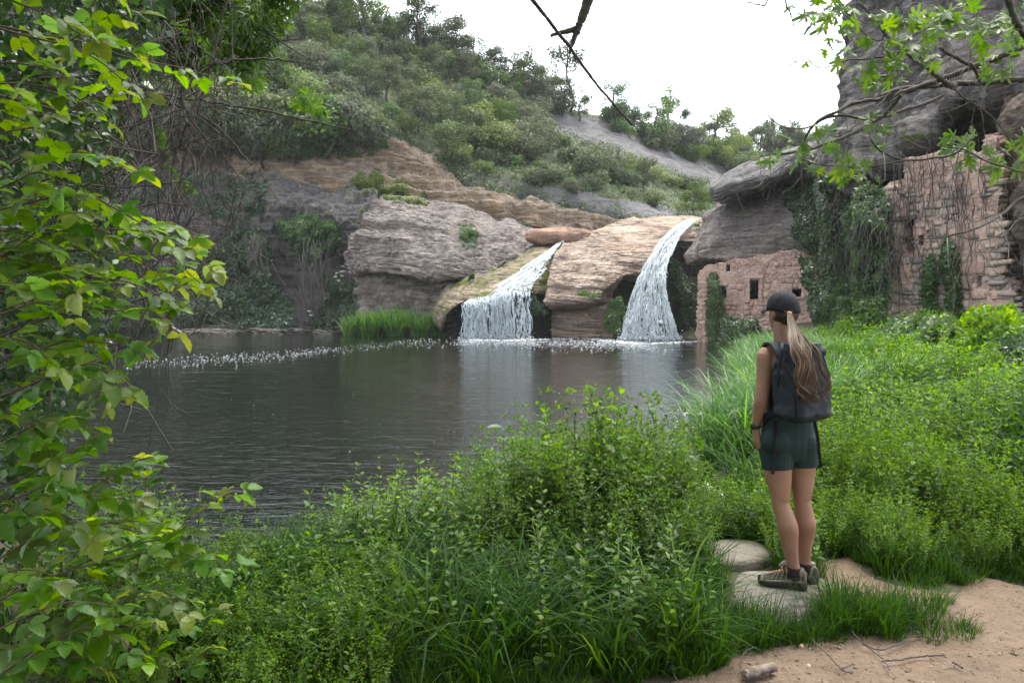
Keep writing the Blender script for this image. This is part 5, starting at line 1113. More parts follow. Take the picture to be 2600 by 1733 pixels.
# reed clump beside the person
big = [tussock(np.random.RandomState(80 + k), 420, 1.25, .0105, .6, (.45, 1.35), .36, 6).mesh('reed_blades', M['reed']) for k in range(3)]
for k, (px, d, s, lab) in enumerate(((1900, 9.0, 1.0, 'big arching grass clump at the water left of the hiker'), (1862, 8.7, .9, 'arching grass clump leaning over the water, left of the biggest clump'), (1935, 9.6, 1.05, 'arching grass clump behind the hiker\'s left arm'), (1975, 10.3, 1.1, 'arching grass clump hidden mostly by the hiker'))):
    p = at(px, HOR, d); p[2] = WATER - .02 if k == 1 else float(ground_z(p[:1], p[1:2])[0]); thing_mesh('grass_clump', big[k % 3], p, s, k * 1.3, lab, 'grass clump')
for k in range(26):
    y = rng.uniform(10, 26); x = float(np.interp(y, [9, 12, 17, 24, 30], [2.9, 3.9, 5.2, 7.2, 9.5])) + abs(rng.normal()) * 1.0 + .2
    thing_mesh('grass_clump', big[k % 3], gpt(x, y), rng.uniform(.7, 1.05), rng.uniform(0, 6), 'arching grass clump along the right bank behind the hiker', 'grass clump', 'grass clumps along the right bank')
# ================================================================ single eye-catching plants of the near bank
def plant(name, label, cat, px, py_top, Y, builder, seed):
    rr = np.random.RandomState(seed); top = at(px, py_top, Y); base = top.copy(); base[2] = float(ground_z(base[:1], base[1:2])[0]); root = empty(name, base); tag(root, label, cat); builder(root, top - base, rr); return root
L_THISTLE = leaf_tpl([0.02, .05, .16, .06, .19, .07, .18, .06, .13, .04, .0], fold=.2, droop=.35, teeth=.12)
L_DOCK = leaf_tpl([0.01, .06, .17, .2, .2, .18, .12, .0], fold=.14, droop=.45, teeth=.05)
M['dock'] = leaf_mat('dock_leaf', (0.03, 0.085, 0.015), (0.06, 0.15, 0.02), (0.09, 0.2, 0.03), .42, .3, .2)
M['thistle'] = leaf_mat('thistle_leaf', (0.06, 0.12, 0.03), (0.10, 0.18, 0.05), (0.14, 0.22, 0.07), .4, .45, .2)
def b_thistle(root, t, rr):
    P = wander((0, 0, -.05), t, rr, .03, 12); MB().add(*tube(P, np.linspace(.009, .005, 12), 7)).obj('stem', M['stem'], root); heads = [P[-1]]
    for q in (.62, .72, .8, .86, .92):
        b = P[int(q * 11)]; a = rr.uniform(0, 6.28); e = b + np.array((math.cos(a) * .10, math.sin(a) * .08, rr.uniform(.05, .14))); MB().add(*tube(wander(b, e, rr, .1, 6), np.linspace(.004, .003, 6), 5)).obj('side_stem', M['stem'], root); heads.append(e)
    for k in range(26):
        q = .15 + .8 * k / 26; b = P[min(int(q * 11), 11)]; a = k * 2.4; el = rr.uniform(-.1, .6); lf = MB().add(*L_THISTLE).mesh('leaf', M['thistle']) if k == 0 else lf; o = link('leaf', lf, root); d = np.array((math.cos(a) * math.cos(el), math.sin(a) * math.cos(el), math.sin(el))); pose(o, b, d, (0, 0, 1), rr.uniform(.09, .17) * (1.15 - .6 * q))
    for h in heads:
        mb = MB().add(*ellipsoid_(h, (.011, .011, .013))); D = rand_dirs(rr, 60); mb.add(*scatter((np.array([(-.06, 0, 0), (.06, 0, 0), (0, 1, 0)]), np.array([(0, 1, 2)])), h + D * .009, D + (0, 0, .3), rand_dirs(rr, 60), .018)); mb.obj('flower_head', M['thistle'], root)
def ellipsoid_(c, r3, n=12):
    th, ph = np.meshgrid(np.arange(n) * 2 * math.pi / n, np.linspace(-math.pi / 2, math.pi / 2, n // 2 + 1), indexing='ij')
    return (np.stack([np.cos(ph) * np.cos(th), np.cos(ph) * np.sin(th), np.sin(ph)], -1) * r3).reshape(-1, 3) + c, grid_faces(n, n // 2 + 1, True)
def pose(o, p, a, nn, s):
    R = frames(np.array([a], float), np.array([nn], float))[0]; o.matrix_basis = Matrix([[*(R[0] * s), p[0]], [*(R[1] * s), p[1]], [*(R[2] * s), p[2]], [0, 0, 0, 1]])
def b_leafy(mat, tpl, n, size, spread=1.0, el0=-.1):
    def f(root, t, rr):
        P = wander((0, 0, -.05), t, rr, .04, 12); MB().add(*tube(P, np.linspace(.006, .003, 12), 6)).obj('stem', M['stem'], root); me = MB().add(*tpl).mesh('leaf', M[mat])
        for k in range(n):
            q = .12 + .88 * (k + 1) / n; b = P[min(int(q * 11), 11)]; a = k * 2.4 + rr.normal() * .3; el = el0 + q * .9 + rr.normal() * .15; d = np.array((math.cos(a) * math.cos(el), math.sin(a) * math.cos(el), math.sin(el))); o = link('leaf', me, root); pose(o, b, d, (rr.normal() * .2, rr.normal() * .2, 1), size * rr.uniform(.7, 1.2) * (1.15 - .6 * q))
    return f
plant('thistle', 'tall spiny thistle standing highest above the near bank against the water', 'thistle', 1503, 998, 5.3, b_thistle, 1)
plant('thistle', 'shorter thistle just left of the tall one', 'thistle', 1462, 1046, 5.25, b_thistle, 2)
plant('dock_plant', 'broad-leaved dock plant standing out against the water in the middle', 'plant', 1280, 1085, 5.2, b_leafy('dock', L_DOCK, 13, .24, el0=-.5), 3)
plant('dock_plant', 'dark upright broad-leaved plant rising over the water right of the brambles', 'plant', 386, 1160, 3.6, b_leafy('dock', L_OVATE, 20, .12, el0=-.3), 4)
plant('dock_plant', 'broad-leaved dock right of the tall thistle with pale glossy leaves', 'plant', 1600, 1120, 5.0, b_leafy('dock', L_DOCK, 14, .2, el0=-.5), 5)
plant('willowherb', 'slender leafy stem right of the tall thistle', 'plant', 1628, 1040, 5.6, b_leafy('herb', L_LANCE, 34, .085), 6)
plant('willowherb', 'slender leafy stem left of the reed clump', 'plant', 1738, 1080, 5.4, b_leafy('herb', L_LANCE, 30, .08), 7)
plant('willowherb', 'leafy stem reaching up beside the dock in the middle', 'plant', 1385, 1060, 5.6, b_leafy('herb', L_LANCE, 30, .075), 8)
plant('willowherb', 'bright yellow-green leafy stem above the left part of the bank', 'plant', 960, 1165, 5.2, b_leafy('bramble', L_ROUND, 22, .05), 9)
plant('willowherb', 'leafy stem near the left end of the bank against the water', 'plant', 505, 1240, 3.9, b_leafy('bramble', L_OVATE, 20, .06), 10)
plant('willowherb', 'yellow-leaved stem beside the left end of the bank', 'plant', 560, 1262, 4.1, b_leafy('bramble', L_OVATE, 16, .06), 11)
plant('dock_plant', 'light green wide-leaved plant at the foot of the slope behind the slab', 'plant', 1900, 1330, 5.0, b_leafy('herb', L_OVATE, 26, .09, el0=-.3), 12)
# ================================================================ brambles on the left
def trifoliate(seed, mat):
    r = np.random.RandomState(seed); mb = MB(); mb.add(*tube(np.array([(0, 0, 0), (0, .35, .02), (0, .62, 0)]), [.012, .01, .008], 4), 1)
    for a, y, s in ((0, .6, .78), (1.15, .52, .62), (-1.15, .52, .62)):
        V, Fc = L_BRAMBLE; V = V.copy(); V[:, 0] *= r.uniform(.85, 1.1) * .82; V[:, 2] += -.16 * r.rand() * V[:, 1] ** 2 + .05 * np.sin(V[:, 1] * 22) * np.abs(V[:, 0]) * 1.3
        a += r.normal() * .15; V = V * s; th = r.normal() * .25; c, q = math.cos(th), math.sin(th); V = V @ np.array([(c, 0, q), (0, 1, 0), (-q, 0, c)]); V = rotz(V, -a) + (0, y, 0); mb.add(V, Fc, 0)
    return mb, mb.mesh('bramble_leaf', [M[mat], M['red_stem']])
TRI = [trifoliate(400 + k, 'bramble') for k in range(5)]
M['young'] = leaf_mat('young_bramble_leaf', (0.12, 0.17, 0.03), (0.22, 0.28, 0.04), (0.3, 0.3, 0.06), 0.5, 0.4, 0.4)
YNG = trifoliate(410, 'young')[1]
def pose(o, p, a, nn, s):
    R = frames(np.array([a], float), np.array([nn], float))[0]; m = Matrix([[*(R[0] * s), p[0]], [*(R[1] * s), p[1]], [*(R[2] * s), p[2]], [0, 0, 0, 1]]); o.matrix_basis = m
def bramble(name, label, canes, seed, limit=290, step=.062, size=(.095, .145), cat='bramble'):
    rr = np.random.RandomState(seed); root = empty(name, at(-150, 1500, 3)); tag(root, label, cat); org = np.array(root.location); st = MB(); left = MB(); cntl = 0
    for c in canes:
        Y0, Y1 = c[0]; pts = c[1]; n = len(pts); K = np.array([at(px, py, Y0 + (Y1 - Y0) * i / (n - 1)) for i, (px, py) in enumerate(pts)]); C = catmull(K, 40)
        L = np.linalg.norm(np.diff(C, axis=0), axis=1).sum(); C = C + np.stack([fbm(C + seed, 2.2, 2) for _ in range(3)], -1) * .02
        st.add(*tube(C - org, np.linspace(.0042, .0016, 40), 5)); m = int(L / step)
        for i in range(1, m + 1):
            q = i / m; 
            if q < .12: continue
            k = q * 39; j = min(int(k), 38); p = C[j] + (C[j + 1] - C[j]) * (k - j); T_ = nrm(C[j + 1] - C[j]); a = nrm(np.cross(T_, (0, 0, 1))) * (1 if i % 2 else -1)
            d = nrm(a * rr.uniform(.4, 1) + T_ * rr.uniform(.2, .9) + (0, 0, rr.uniform(-.5, .35))); nn = np.array((rr.normal() * .4, -.25 + rr.normal() * .4, 1.0)); s = rr.uniform(*size) * (1.05 - .35 * q)
            if cntl < limit:
                o = link('leaf', YNG if (q > .93) else TRI[rr.randint(5)][1], root); pose(o, p - org, d, nn, s); cntl += 1
            else:
                R = frames(d[None], nn[None])[0]; src = TRI[rr.randint(5)][0]; o_ = left.n
                for v, f, mi in zip(src.v, src.f, src.m): left.add(v @ R.T * s + p - org, f - f.min() + 0, int(mi[0]))
    st.obj('canes', M['red_stem'], root)
    if left.v: left.obj('small_leaves', [M['bramble'], M['red_stem']], root)['kind'] = 'stuff'
    return root
UP = [((2.6, 2.9), [(-120, 40), (60, 85), (200, 110), (330, 150), (450, 178), (580, 215)]), ((2.3, 2.5), [(-120, 50), (60, 95), (200, 130), (300, 190), (370, 240)]),
      ((2.1, 2.3), [(-120, -60), (20, 5), (130, 40), (230, 90)]), ((2.5, 2.6), [(-120, 170), (0, 165), (90, 180), (150, 200)]), ((2.7, 2.7), [(-120, 220), (40, 215), (160, 245), (260, 300)]),
      ((2.5, 2.7), [(-100, 380), (0, 340), (90, 330), (150, 350)]), ((2.6, 2.6), [(-100, 520), (20, 470), (90, 440), (160, 470), (200, 530)]), ((2.9, 3.0), [(-100, 470), (80, 400), (200, 385), (290, 410), (345, 440)]),
      ((2.8, 2.8), [(100, 200), (200, 200), (300, 180), (340, 170)]), ((2.9, 3.0), [(60, 300), (160, 290), (240, 250), (300, 245)]),
      ((2.6, 2.8), [(250, -120), (275, -20), (300, 25), (335, 55)]), ((3.1, 3.2), [(-60, 620), (60, 520), (150, 470), (230, 480), (300, 540)]), ((2.4, 2.5), [(-120, 300), (-30, 270), (40, 280), (90, 300)]),
      ((3.0, 3.1), [(150, -80), (220, 0), (240, 80), (210, 150)])]
MID = [((2.6, 2.9), [(-120, 560), (60, 520), (200, 500), (300, 545), (400, 610), (470, 690), (520, 740)]), ((2.8, 3.0), [(-100, 660), (80, 600), (250, 590), (380, 600), (470, 640), (535, 690)]),
       ((2.5, 2.7), [(-120, 760), (60, 720), (200, 700), (330, 710), (420, 770), (425, 850)]), ((2.7, 2.9), [(-120, 640), (40, 650), (200, 640), (340, 665), (450, 735)]),
       ((2.5, 2.6), [(-100, 900), (60, 830), (200, 790), (320, 790), (400, 800)]), ((2.4, 2.6), [(-120, 1000), (40, 920), (160, 870), (270, 870), (335, 890)]),
       ((2.3, 2.5), [(-120, 1040), (20, 1000), (140, 950), (230, 925), (285, 960), (300, 1005)]), ((2.3, 2.4), [(-120, 830), (0, 800), (100, 770), (170, 800)]),
       ((2.9, 3.1), [(-60, 740), (80, 740), (230, 740), (360, 700), (440, 690)]), ((2.6, 2.7), [(-100, 700), (20, 640), (120, 570), (190, 560), (250, 590)]), ((2.5, 2.6), [(-100, 600), (0, 590), (110, 620), (190, 680)]),
       ((2.7, 2.9), [(-60, 950), (80, 880), (180, 900), (240, 960), (250, 1020)]), ((2.2, 2.3), [(-120, 900), (-20, 870), (60, 880), (120, 920)]), ((3.0, 3.2), [(100, 560), (230, 540), (340, 570), (430, 560), (500, 600)])]
LOW = [((2.6, 2.7), [(-120, 1180), (20, 1110), (120, 1070), (200, 1075), (250, 1100)]), ((2.5, 2.7), [(-120, 1280), (20, 1230), (130, 1180), (220, 1150)]), ((2.5, 2.9), [(-100, 1480), (60, 1380), (180, 1280), (280, 1210), (320, 1190)]),
       ((2.4, 3.0), [(-60, 1760), (120, 1620), (300, 1480), (430, 1370), (560, 1260), (600, 1250)]), ((2.6, 2.9), [(-100, 1400), (80, 1360), (240, 1340), (360, 1330), (440, 1350)]), ((2.5, 2.8), [(-80, 1560), (100, 1480), (260, 1430), (400, 1400), (480, 1420)]),
       ((2.6, 2.6), [(140, 1780), (230, 1640), (300, 1540), (400, 1500), (480, 1530)]), ((2.3, 2.5), [(-80, 1640), (60, 1560), (180, 1520), (280, 1530)]), ((2.5, 2.6), [(-60, 1330), (60, 1300), (140, 1310), (220, 1350)]),
       ((3.2, 3.2), [(345, 1560), (352, 1440), (368, 1300), (384, 1165)]), ((2.8, 2.8), [(300, 1780), (380, 1650), (460, 1590), (540, 1560)]), ((2.2, 2.3), [(-80, 1500), (10, 1450), (90, 1440), (150, 1460)]),
       ((2.6, 2.8), [(-100, 1240), (40, 1210), (160, 1230), (260, 1270), (330, 1260)]), ((2.9, 2.9), [(420, 1780), (470, 1690), (540, 1650)]), ((2.7, 3.0), [(0, 1780), (100, 1680), (200, 1600), (330, 1590)])]
_r = np.random.RandomState(88)
for _i in range(20):
    x0, y0 = _r.uniform(-100, 120), _r.uniform(1150, 1780); dx = _r.uniform(150, 480) * (.6 if y0 < 1300 else 1); K_ = [(x0, y0), (x0 + dx * .35, y0 - _r.uniform(30, 120)), (x0 + dx * .7, y0 - _r.uniform(60, 170)), (x0 + dx, y0 - _r.uniform(20, 150))]; LOW.append(((_r.uniform(2.4, 3.3),) * 2, K_))
for _i in range(9):
    x0, y0 = _r.uniform(-150, 0), _r.uniform(-50, 1100); dx = _r.uniform(120, 330); K_ = [(x0, y0), (x0 + dx * .35, y0 - _r.uniform(-20, 60)), (x0 + dx * .7, y0 + _r.uniform(-50, 30)), (x0 + dx, y0 + _r.uniform(-20, 90))]; (UP if y0 < 500 else MID).append(((_r.uniform(2.3, 3.4),) * 2, K_))
bramble('bramble', 'upper bramble with arching leafy canes at the top left corner', UP, 1)
bramble('bramble', 'middle bramble reaching out over the pool with bright leaves', MID, 2, step=.05)
bramble('bramble', 'lower bramble sprawling in the bottom left corner', LOW, 3, step=.05)

# darkness behind them: a deep leafy thicket on the left bank
r = np.random.RandomState(9); mb = MB()
for Y, n, poly, s in ((3.3, 3600, [(-300, -200), (250, -200), (330, 60), (300, 300), (240, 520), (300, 700), (250, 900), (150, 1000), (180, 1120), (100, 1400), (-300, 1700)], .042),
                      (4.3, 5200, [(-400, -300), (330, -200), (400, 60), (330, 300), (270, 480), (330, 640), (300, 820), (200, 980), (150, 1200), (-400, 1500)], .05),
                      (5.6, 6500, [(-700, -400), (420, -300), (420, 100), (330, 350), (300, 600), (300, 900), (160, 1060), (60, 1200), (-700, 1400)], .08),
                      (7.0, 6500, [(-1200, -500), (500, -400), (420, 100), (300, 350), (280, 600), (260, 860), (100, 1000), (-1200, 1200)], .15)):
    mb.add(*px_leaves(r, n, poly, lambda x, y, Y=Y: Y, .7, s, tpl=L_OVATE if Y < 5 else L_FAR, cfreq=1.6))
tag(mb.obj('thicket', M['ivy']), 'deep dark leafy thicket behind the brambles on the left', 'thicket')
# tangle of dead stems
mb = MB()
for i in range(300):
    Y = r.uniform(3.6, 6.0); px = np.clip(r.normal(390, 110), 120, 640); py = r.uniform(90, 800) if px < 520 else r.uniform(120, 700); a = r.normal(1.35, .55) * (1 if r.rand() < .7 else -1); L = r.uniform(.25, 1.0) * (1.5 if r.rand() < .2 else 1)
    c = at(px, py, Y); d = np.array((math.cos(a), r.normal() * .4, math.sin(a))) * L / 2; mb.add(*tube(wander(c - d, c + d, r, .16, 10), r.uniform(.0012, .0036), 4, False))
for i in range(150):
    Y = r.uniform(3.2, 5.5); c = at(r.uniform(-100, 330), r.uniform(100, 1000), Y); d = rand_dirs(r, 1)[0] * r.uniform(.2, .6); mb.add(*tube(wander(c - d, c + d, r, .2, 8), r.uniform(.002, .005), 4, False))
for pts, w in (([(300, 300), (400, 260), (480, 280), (560, 330), (640, 420)], .013), ([(250, 180), (420, 240), (600, 270), (760, 300), (900, 330)], .009), ([(440, 560), (470, 400), (520, 220), (560, 60), (600, -60)], .011), ([(480, 210), (560, 160), (680, 150), (760, 160)], .010),
               ([(330, 640), (420, 660), (520, 690), (620, 720), (700, 745)], .005), ([(380, 590), (480, 600), (560, 640), (680, 700)], .004), ([(420, 690), (500, 760), (560, 830), (590, 850)], .005), ([(430, 740), (520, 790), (600, 830), (660, 838)], .004), ([(440, 700), (520, 660), (590, 600)], .006), ([(430, 650), (530, 640), (640, 650)], .003), ([(460, 670), (560, 690), (640, 700)], .003)):
    mb.add(*tube(catmull(np.array([at(a, b, 5.0) for a, b in pts]), 30) + r.normal(size=(30, 3)) * .004, np.linspace(w, w * .5, 30), 6))
tag(mb.obj('bramble_tangle', M['dark_twig']), 'tangle of bare dead bramble stems beyond the green brambles', 'dead stems', kind='stuff')
mb = MB().add(*tube(catmull(np.array([at(a, b, 3.0) for a, b in ((418, 880), (412, 960), (398, 1040), (380, 1120), (372, 1150))]), 20), .0016, 4))
tag(mb.obj('dangling_twig', M['dark_twig']), 'thin bare stem dangling over the water below the brambles', 'twig')
# tree crown at the top left
root = empty('overhanging_tree', at(-100, 900, 8)); tag(root, 'leafy tree overhanging the pool from the top left', 'tree'); org = np.array(root.location)
L1 = px_leaves(r, 12000, [(250, -200), (860, -200), (800, 20), (770, 100), (760, 200), (700, 190), (640, 240), (560, 170), (470, 200), (360, 190), (280, 80)], lambda x, y: 7.5, 1.6, .085, tpl=L_LANCE, cfreq=1.0, thin=-.25)
L2 = px_leaves(r, 1700, [(560, 120), (690, 150), (800, 230), (830, 290), (740, 270), (640, 220), (560, 210)], lambda x, y: 7.2, 1.2, .06, tpl=L_LANCE, cfreq=1.0, thin=0.0)
L3 = px_leaves(r, 1500, [(560, 420), (480, 350), (400, 300), (420, 400), (450, 480), (560, 500), (620, 470)], lambda x, y: 6.6, 1.0, .05, tpl=L_OVATE, cfreq=1.0, thin=0.0)
nC = 4500; Pc_ = np.stack([r.uniform(-9, .2, nC), r.uniform(-3.5, 6.5, nC), r.uniform(4.6, 7.5, nC)], -1); Pc_ = Pc_[(perlin(Pc_, .7, 5) > -.3) & (Pc_[:, 2] > 1.9 + .52 * np.maximum(Pc_[:, 1], 0) + .9)]  # crown extended overhead out of view, added to shade the left bank
LC = scatter(L_FAR, Pc_, rand_dirs(r, len(Pc_)), rand_dirs(r, len(Pc_)) + (0, 0, 1), r.uniform(.14, .26, len(Pc_)))
mb = MB().add(LC[0] - org, LC[1]).add(L1[0] - org, L1[1]).add(L2[0] - org, L2[1]).add(L3[0] - org, L3[1]); mb.obj('crown', M['tree_leaf'], root)
mb = MB()
for i in range(70):
    a = (r.uniform(150, 560), r.uniform(-250, 120)); b = (a[0] + r.uniform(60, 330), a[1] + r.uniform(20, 240)); mb.add(*tube(wander(at(*a, 7.2), at(*b, 7.0), r, .12, 9) - org, np.linspace(r.uniform(.006, .018), .003, 9), 4))
mb.add(*tube(wander((-5.5, 8, 0), at(120, -250, 7.6), r, .05, 8) - org, np.linspace(.16, .07, 8), 8)); mb.obj('branches', M['bark'], root)

# unseen leaves added behind and above the camera to block sky light
nB = 15000; Pb = np.stack([r.uniform(-16, 16, nB), r.uniform(-14, -.8, nB), r.uniform(1.2, 9.5, nB)], -1); Pb = Pb[(perlin(Pb, .5, 5) > -.1)]
nO = 6000; Po = np.stack([r.uniform(-3, 1.6, nO), r.uniform(-1.5, 3.2, nO), r.uniform(2.6, 7.5, nO)], -1); Po = Po[(perlin(Po, .8, 5) > -.3) & (Po[:, 2] > 1.6 + .9 + .52 * np.maximum(Po[:, 1], 0))]; Pb = np.concatenate([Pb, Po])
tag(MB().add(*scatter(L_FAR, Pb, rand_dirs(r, len(Pb)), rand_dirs(r, len(Pb)) + (0, 0, .6), r.uniform(.2, .36, len(Pb)))).obj('shade_leaves', M['hill_leaf']), 'unseen leaf mass added behind and above the viewpoint for shade', 'shade_leaves', kind='stuff')

# ================================================================ fig tree on the right
fig = empty('fig_tree', (5.6, 6.6, .3)); tag(fig, 'fig tree stretching bare branches and lobed leaves in front of the rock tower', 'tree'); org = np.array(fig.location)
BR = [([(2720, 60), (2620, 108), (2500, 160), (2395, 200), (2290, 238), (2180, 262), (2100, 295), (2045, 345), (2036, 420), (2038, 480)], 6.6, .030, .004), ([(2180, 10), (2290, 128), (2350, 172), (2395, 212), (2420, 222)], 6.4, .010, .026),
      ([(2720, 185), (2600, 200), (2480, 212), (2395, 218), (2300, 226), (2235, 240)], 6.7, .028, .012), ([(2400, 240), (2300, 282), (2200, 298), (2130, 290), (2060, 322), (2010, 328), (1965, 305), (1936, 273)], 6.5, .014, .003),
      ([(2290, 240), (2240, 295), (2180, 330), (2110, 360), (2020, 385), (1960, 392), (1926, 398), (1930, 418), (1942, 426)], 6.3, .016, .003), ([(2205, 335), (2215, 360), (2240, 386), (2300, 404), (2370, 400), (2430, 390), (2470, 350)], 6.0, .007, .008),
      ([(2310, 405), (2240, 418), (2160, 425), (2080, 418), (2020, 400), (1985, 440), (1960, 500)], 6.1, .007, .002), ([(2720, 470), (2600, 500), (2540, 545), (2480, 580), (2420, 600), (2350, 603)], 5.6, .013, .004),
      ([(2720, 520), (2600, 552), (2550, 590), (2490, 612), (2430, 602)], 5.6, .008, .003), ([(2720, 450), (2600, 438), (2520, 418), (2440, 380), (2380, 372)], 5.8, .008, .004), ([(2475, -40), (2478, 40), (2470, 100), (2466, 162)], 6.3, .007, .006),
      ([(2385, -20), (2378, 50), (2388, 105), (2400, 130), (2466, 170), (2490, 215)], 6.4, .012, .014), ([(2540, -60), (2580, 60), (2650, 150)], 6.2, .022, .026), ([(2050, 150), (2090, 170), (2160, 150), (2230, 145), (2310, 122)], 6.3, .003, .008),
      ([(2065, 128), (2095, 145), (2140, 148)], 6.2, .002, .004), ([(2200, 60), (2150, 30), (2120, -30)], 6.3, .004, .008), ([(2250, 60), (2240, 100), (2200, 90), (2150, 40), (2080, 20)], 6.2, .006, .003), ([(1950, 400), (1955, 470), (1952, 510)], 6.3, .002, .001),
      ([(2045, 285), (2000, 285), (1970, 300)], 6.5, .004, .002), ([(2260, 235), (2190, 300), (2130, 345), (2080, 330)], 6.5, .006, .003), ([(2420, 222), (2520, 300), (2600, 420)], 6.2, .006, .003), ([(2600, 560), (2560, 610), (2520, 640), (2480, 640)], 5.5, .004, .002), ([(2420, 470), (2450, 540), (2480, 560), (2530, 540)], 5.6, .002, .003)]
r = np.random.RandomState(15)
for pts, Y, r0, r1 in BR:
    K = np.array([at(a, b, Y + .12 * math.sin(i * 1.3 + Y * 9)) for i, (a, b) in enumerate(pts)]); n = 12 * len(pts); C = catmull(K, n); C = C + np.stack([fbm(C + k * 3.3, 3.5, 3) for k in range(3)], -1) * .018 - org
    MB().add(*tube(C, 1.1 * np.linspace(r0, r1, n) * (1 + .12 * r.normal(size=n)), 8)).obj('branch', M['bark'], fig)
mb = MB()
for i in range(75):   # rootlets and thin twigs hanging from the branches
    pts, Y, r0, r1 = BR[r.randint(12)]; q = pts[r.randint(1, len(pts) - 1)]; c = at(q[0] + r.normal() * 15, q[1], Y); L = r.uniform(.15, .75); e = c + (r.normal() * .25, r.normal() * .1, -L if r.rand() < .8 else L * .4); mb.add(*tube(wander(c, e, r, .16, 9) - org, np.linspace(r.uniform(.002, .004), .001, 9), 4))
mb.obj('twigs', M['twig'], fig)
def fig_var(k):
    q = np.random.RandomState(700 + k); V, Fc = L_FIG; V = V.copy(); V[:, 2] += .10 * q.normal() * V[:, 0] + .25 * q.rand() * V[:, 0] ** 2 - .3 * q.rand() * (V[:, 1] - .3) ** 2; V[:, 0] *= q.uniform(.85, 1.1)
    mb = MB().add(V, Fc); mb.add(*tube(np.array([(0, 0, 0), (0, .2, -.01), (0, .42, -.004)]), .012, 4), 1); return mb.mesh('fig_leaf', [M['fig'], M['stem']])
FV = [fig_var(k) for k in range(6)]
CL = [(2060, 25, 30, 7), (2110, 10, 32, 9), (2112, 95, 26, 5), (2150, 115, 22, 4), (2050, 150, 14, 2), (2135, 60, 30, 5), (2190, 20, 25, 4), (2200, 75, 20, 3), (2195, 155, 30, 8), (2240, 130, 30, 8), (2270, 175, 28, 7), (2280, 25, 30, 8), (2320, 60, 30, 8), (2370, 30, 40, 12), (2430, 20, 30, 7), (2380, 80, 25, 5), (2310, 105, 30, 6), (2360, 135, 26, 6),
      (2250, 90, 30, 6), (2470, 45, 30, 6), (2520, 25, 30, 6), (2500, 80, 26, 5), (2570, 60, 34, 8), (2590, 20, 34, 6), (2555, 150, 26, 5), (2590, 130, 26, 5), (2255, 190, 24, 4), (2210, 200, 24, 4), (2020, 370, 30, 6), (2075, 350, 30, 6), (2110, 375, 26, 5), (2140, 400, 26, 5), (2185, 395, 24, 5), (2055, 420, 20, 3), (2140, 440, 22, 4), (2185, 440, 22, 4), (2000, 400, 20, 4), (2240, 318, 24, 5), (2215, 322, 24, 4), (2240, 345, 20, 3),
      (2430, 350, 28, 6), (2465, 365, 30, 7), (2450, 385, 25, 4), (2505, 385, 30, 5), (2560, 390, 26, 4), (2510, 412, 22, 4), (2590, 360, 26, 4), (2535, 165, 22, 3)]
nl = 0
for cx_, cy_, rad, n in CL:
    base = at(cx_ + r.normal() * 8, cy_ + rad * .3, r.uniform(5.8, 6.5))
    for i in range(n):
        if nl >= 296: break
        p = base + np.array((r.normal() * rad * .5, 0, r.normal() * rad * .5)) / F * 6.2 + (0, r.normal() * .06, 0); d = rand_dirs(r, 1)[0] * (1, .6, .8) + (0, -.1, -.25)
        o = link('leaf', FV[r.randint(6)], fig); pose(o, p - org, d, (r.normal() * .5, -.75, .6 + r.normal() * .4), r.uniform(.11, .21) * (.65 + rad / 75)); nl += 1
mb = MB().add(*tube(wander((6.8, 7.2, .2), at(2720, 60, 6.7), r, .06, 12) - org, np.linspace(.13, .06, 12), 10)).add(*tube(wander((6.8, 7.2, .2), at(2720, 470, 5.7), r, .06, 9) - org, np.linspace(.06, .02, 9), 8)); mb.obj('trunk', M['bark'], fig)
# branches hanging into the sky
def stick(name, label, segs, Y, mat='bark', cat='branch'):
    mb = MB()
    for pts, r0, r1 in segs:
        K = np.array([at(a, b, Y) for a, b in pts]); n = 10 * len(pts); C = catmull(K, n); C = C + np.stack([fbm(C + k * 3.3, 9, 3) for k in range(3)], -1) * .006; mb.add(*tube(C, np.linspace(r0, r1, n) * (1 + .1 * r.normal(size=n)), 7))
    return tag(mb.obj(name, M[mat]), label, cat)
stick('hanging_branch', 'thin bare branch slanting across the sky to the right', [([(1230, -300), (1300, -80), (1352, 0), (1395, 55), (1440, 112), (1490, 180), (1540, 245), (1608, 318)], .015, .006)], 4.5)
stick('hanging_branch', 'thick forked dead branch hanging from above', [([(1580, -300), (1520, -90), (1492, 0), (1478, 48), (1464, 80), (1455, 110), (1447, 138)], .045, .007), ([(1466, 72), (1440, 80), (1418, 84), (1398, 92)], .02, .010), ([(1462, 70), (1472, 88)], .028, .008)], 4.6)
stick('hanging_branch', 'small forked twig at the top edge left of the rock tower', [([(1990, -200), (1960, -60), (1945, 8), (1925, 12), (1905, 6), (1880, 18)], .007, .002), ([(1928, 10), (1918, 32)], .003, .001), ([(1905, 6), (1885, 0)], .003, .001)], 4.6)
stick('hanging_branch', 'single drooping twig at the top edge between the twigs and the tower', [([(1985, -150), (1995, 0), (2008, 36), (2018, 74)], .006, .003)], 4.6)

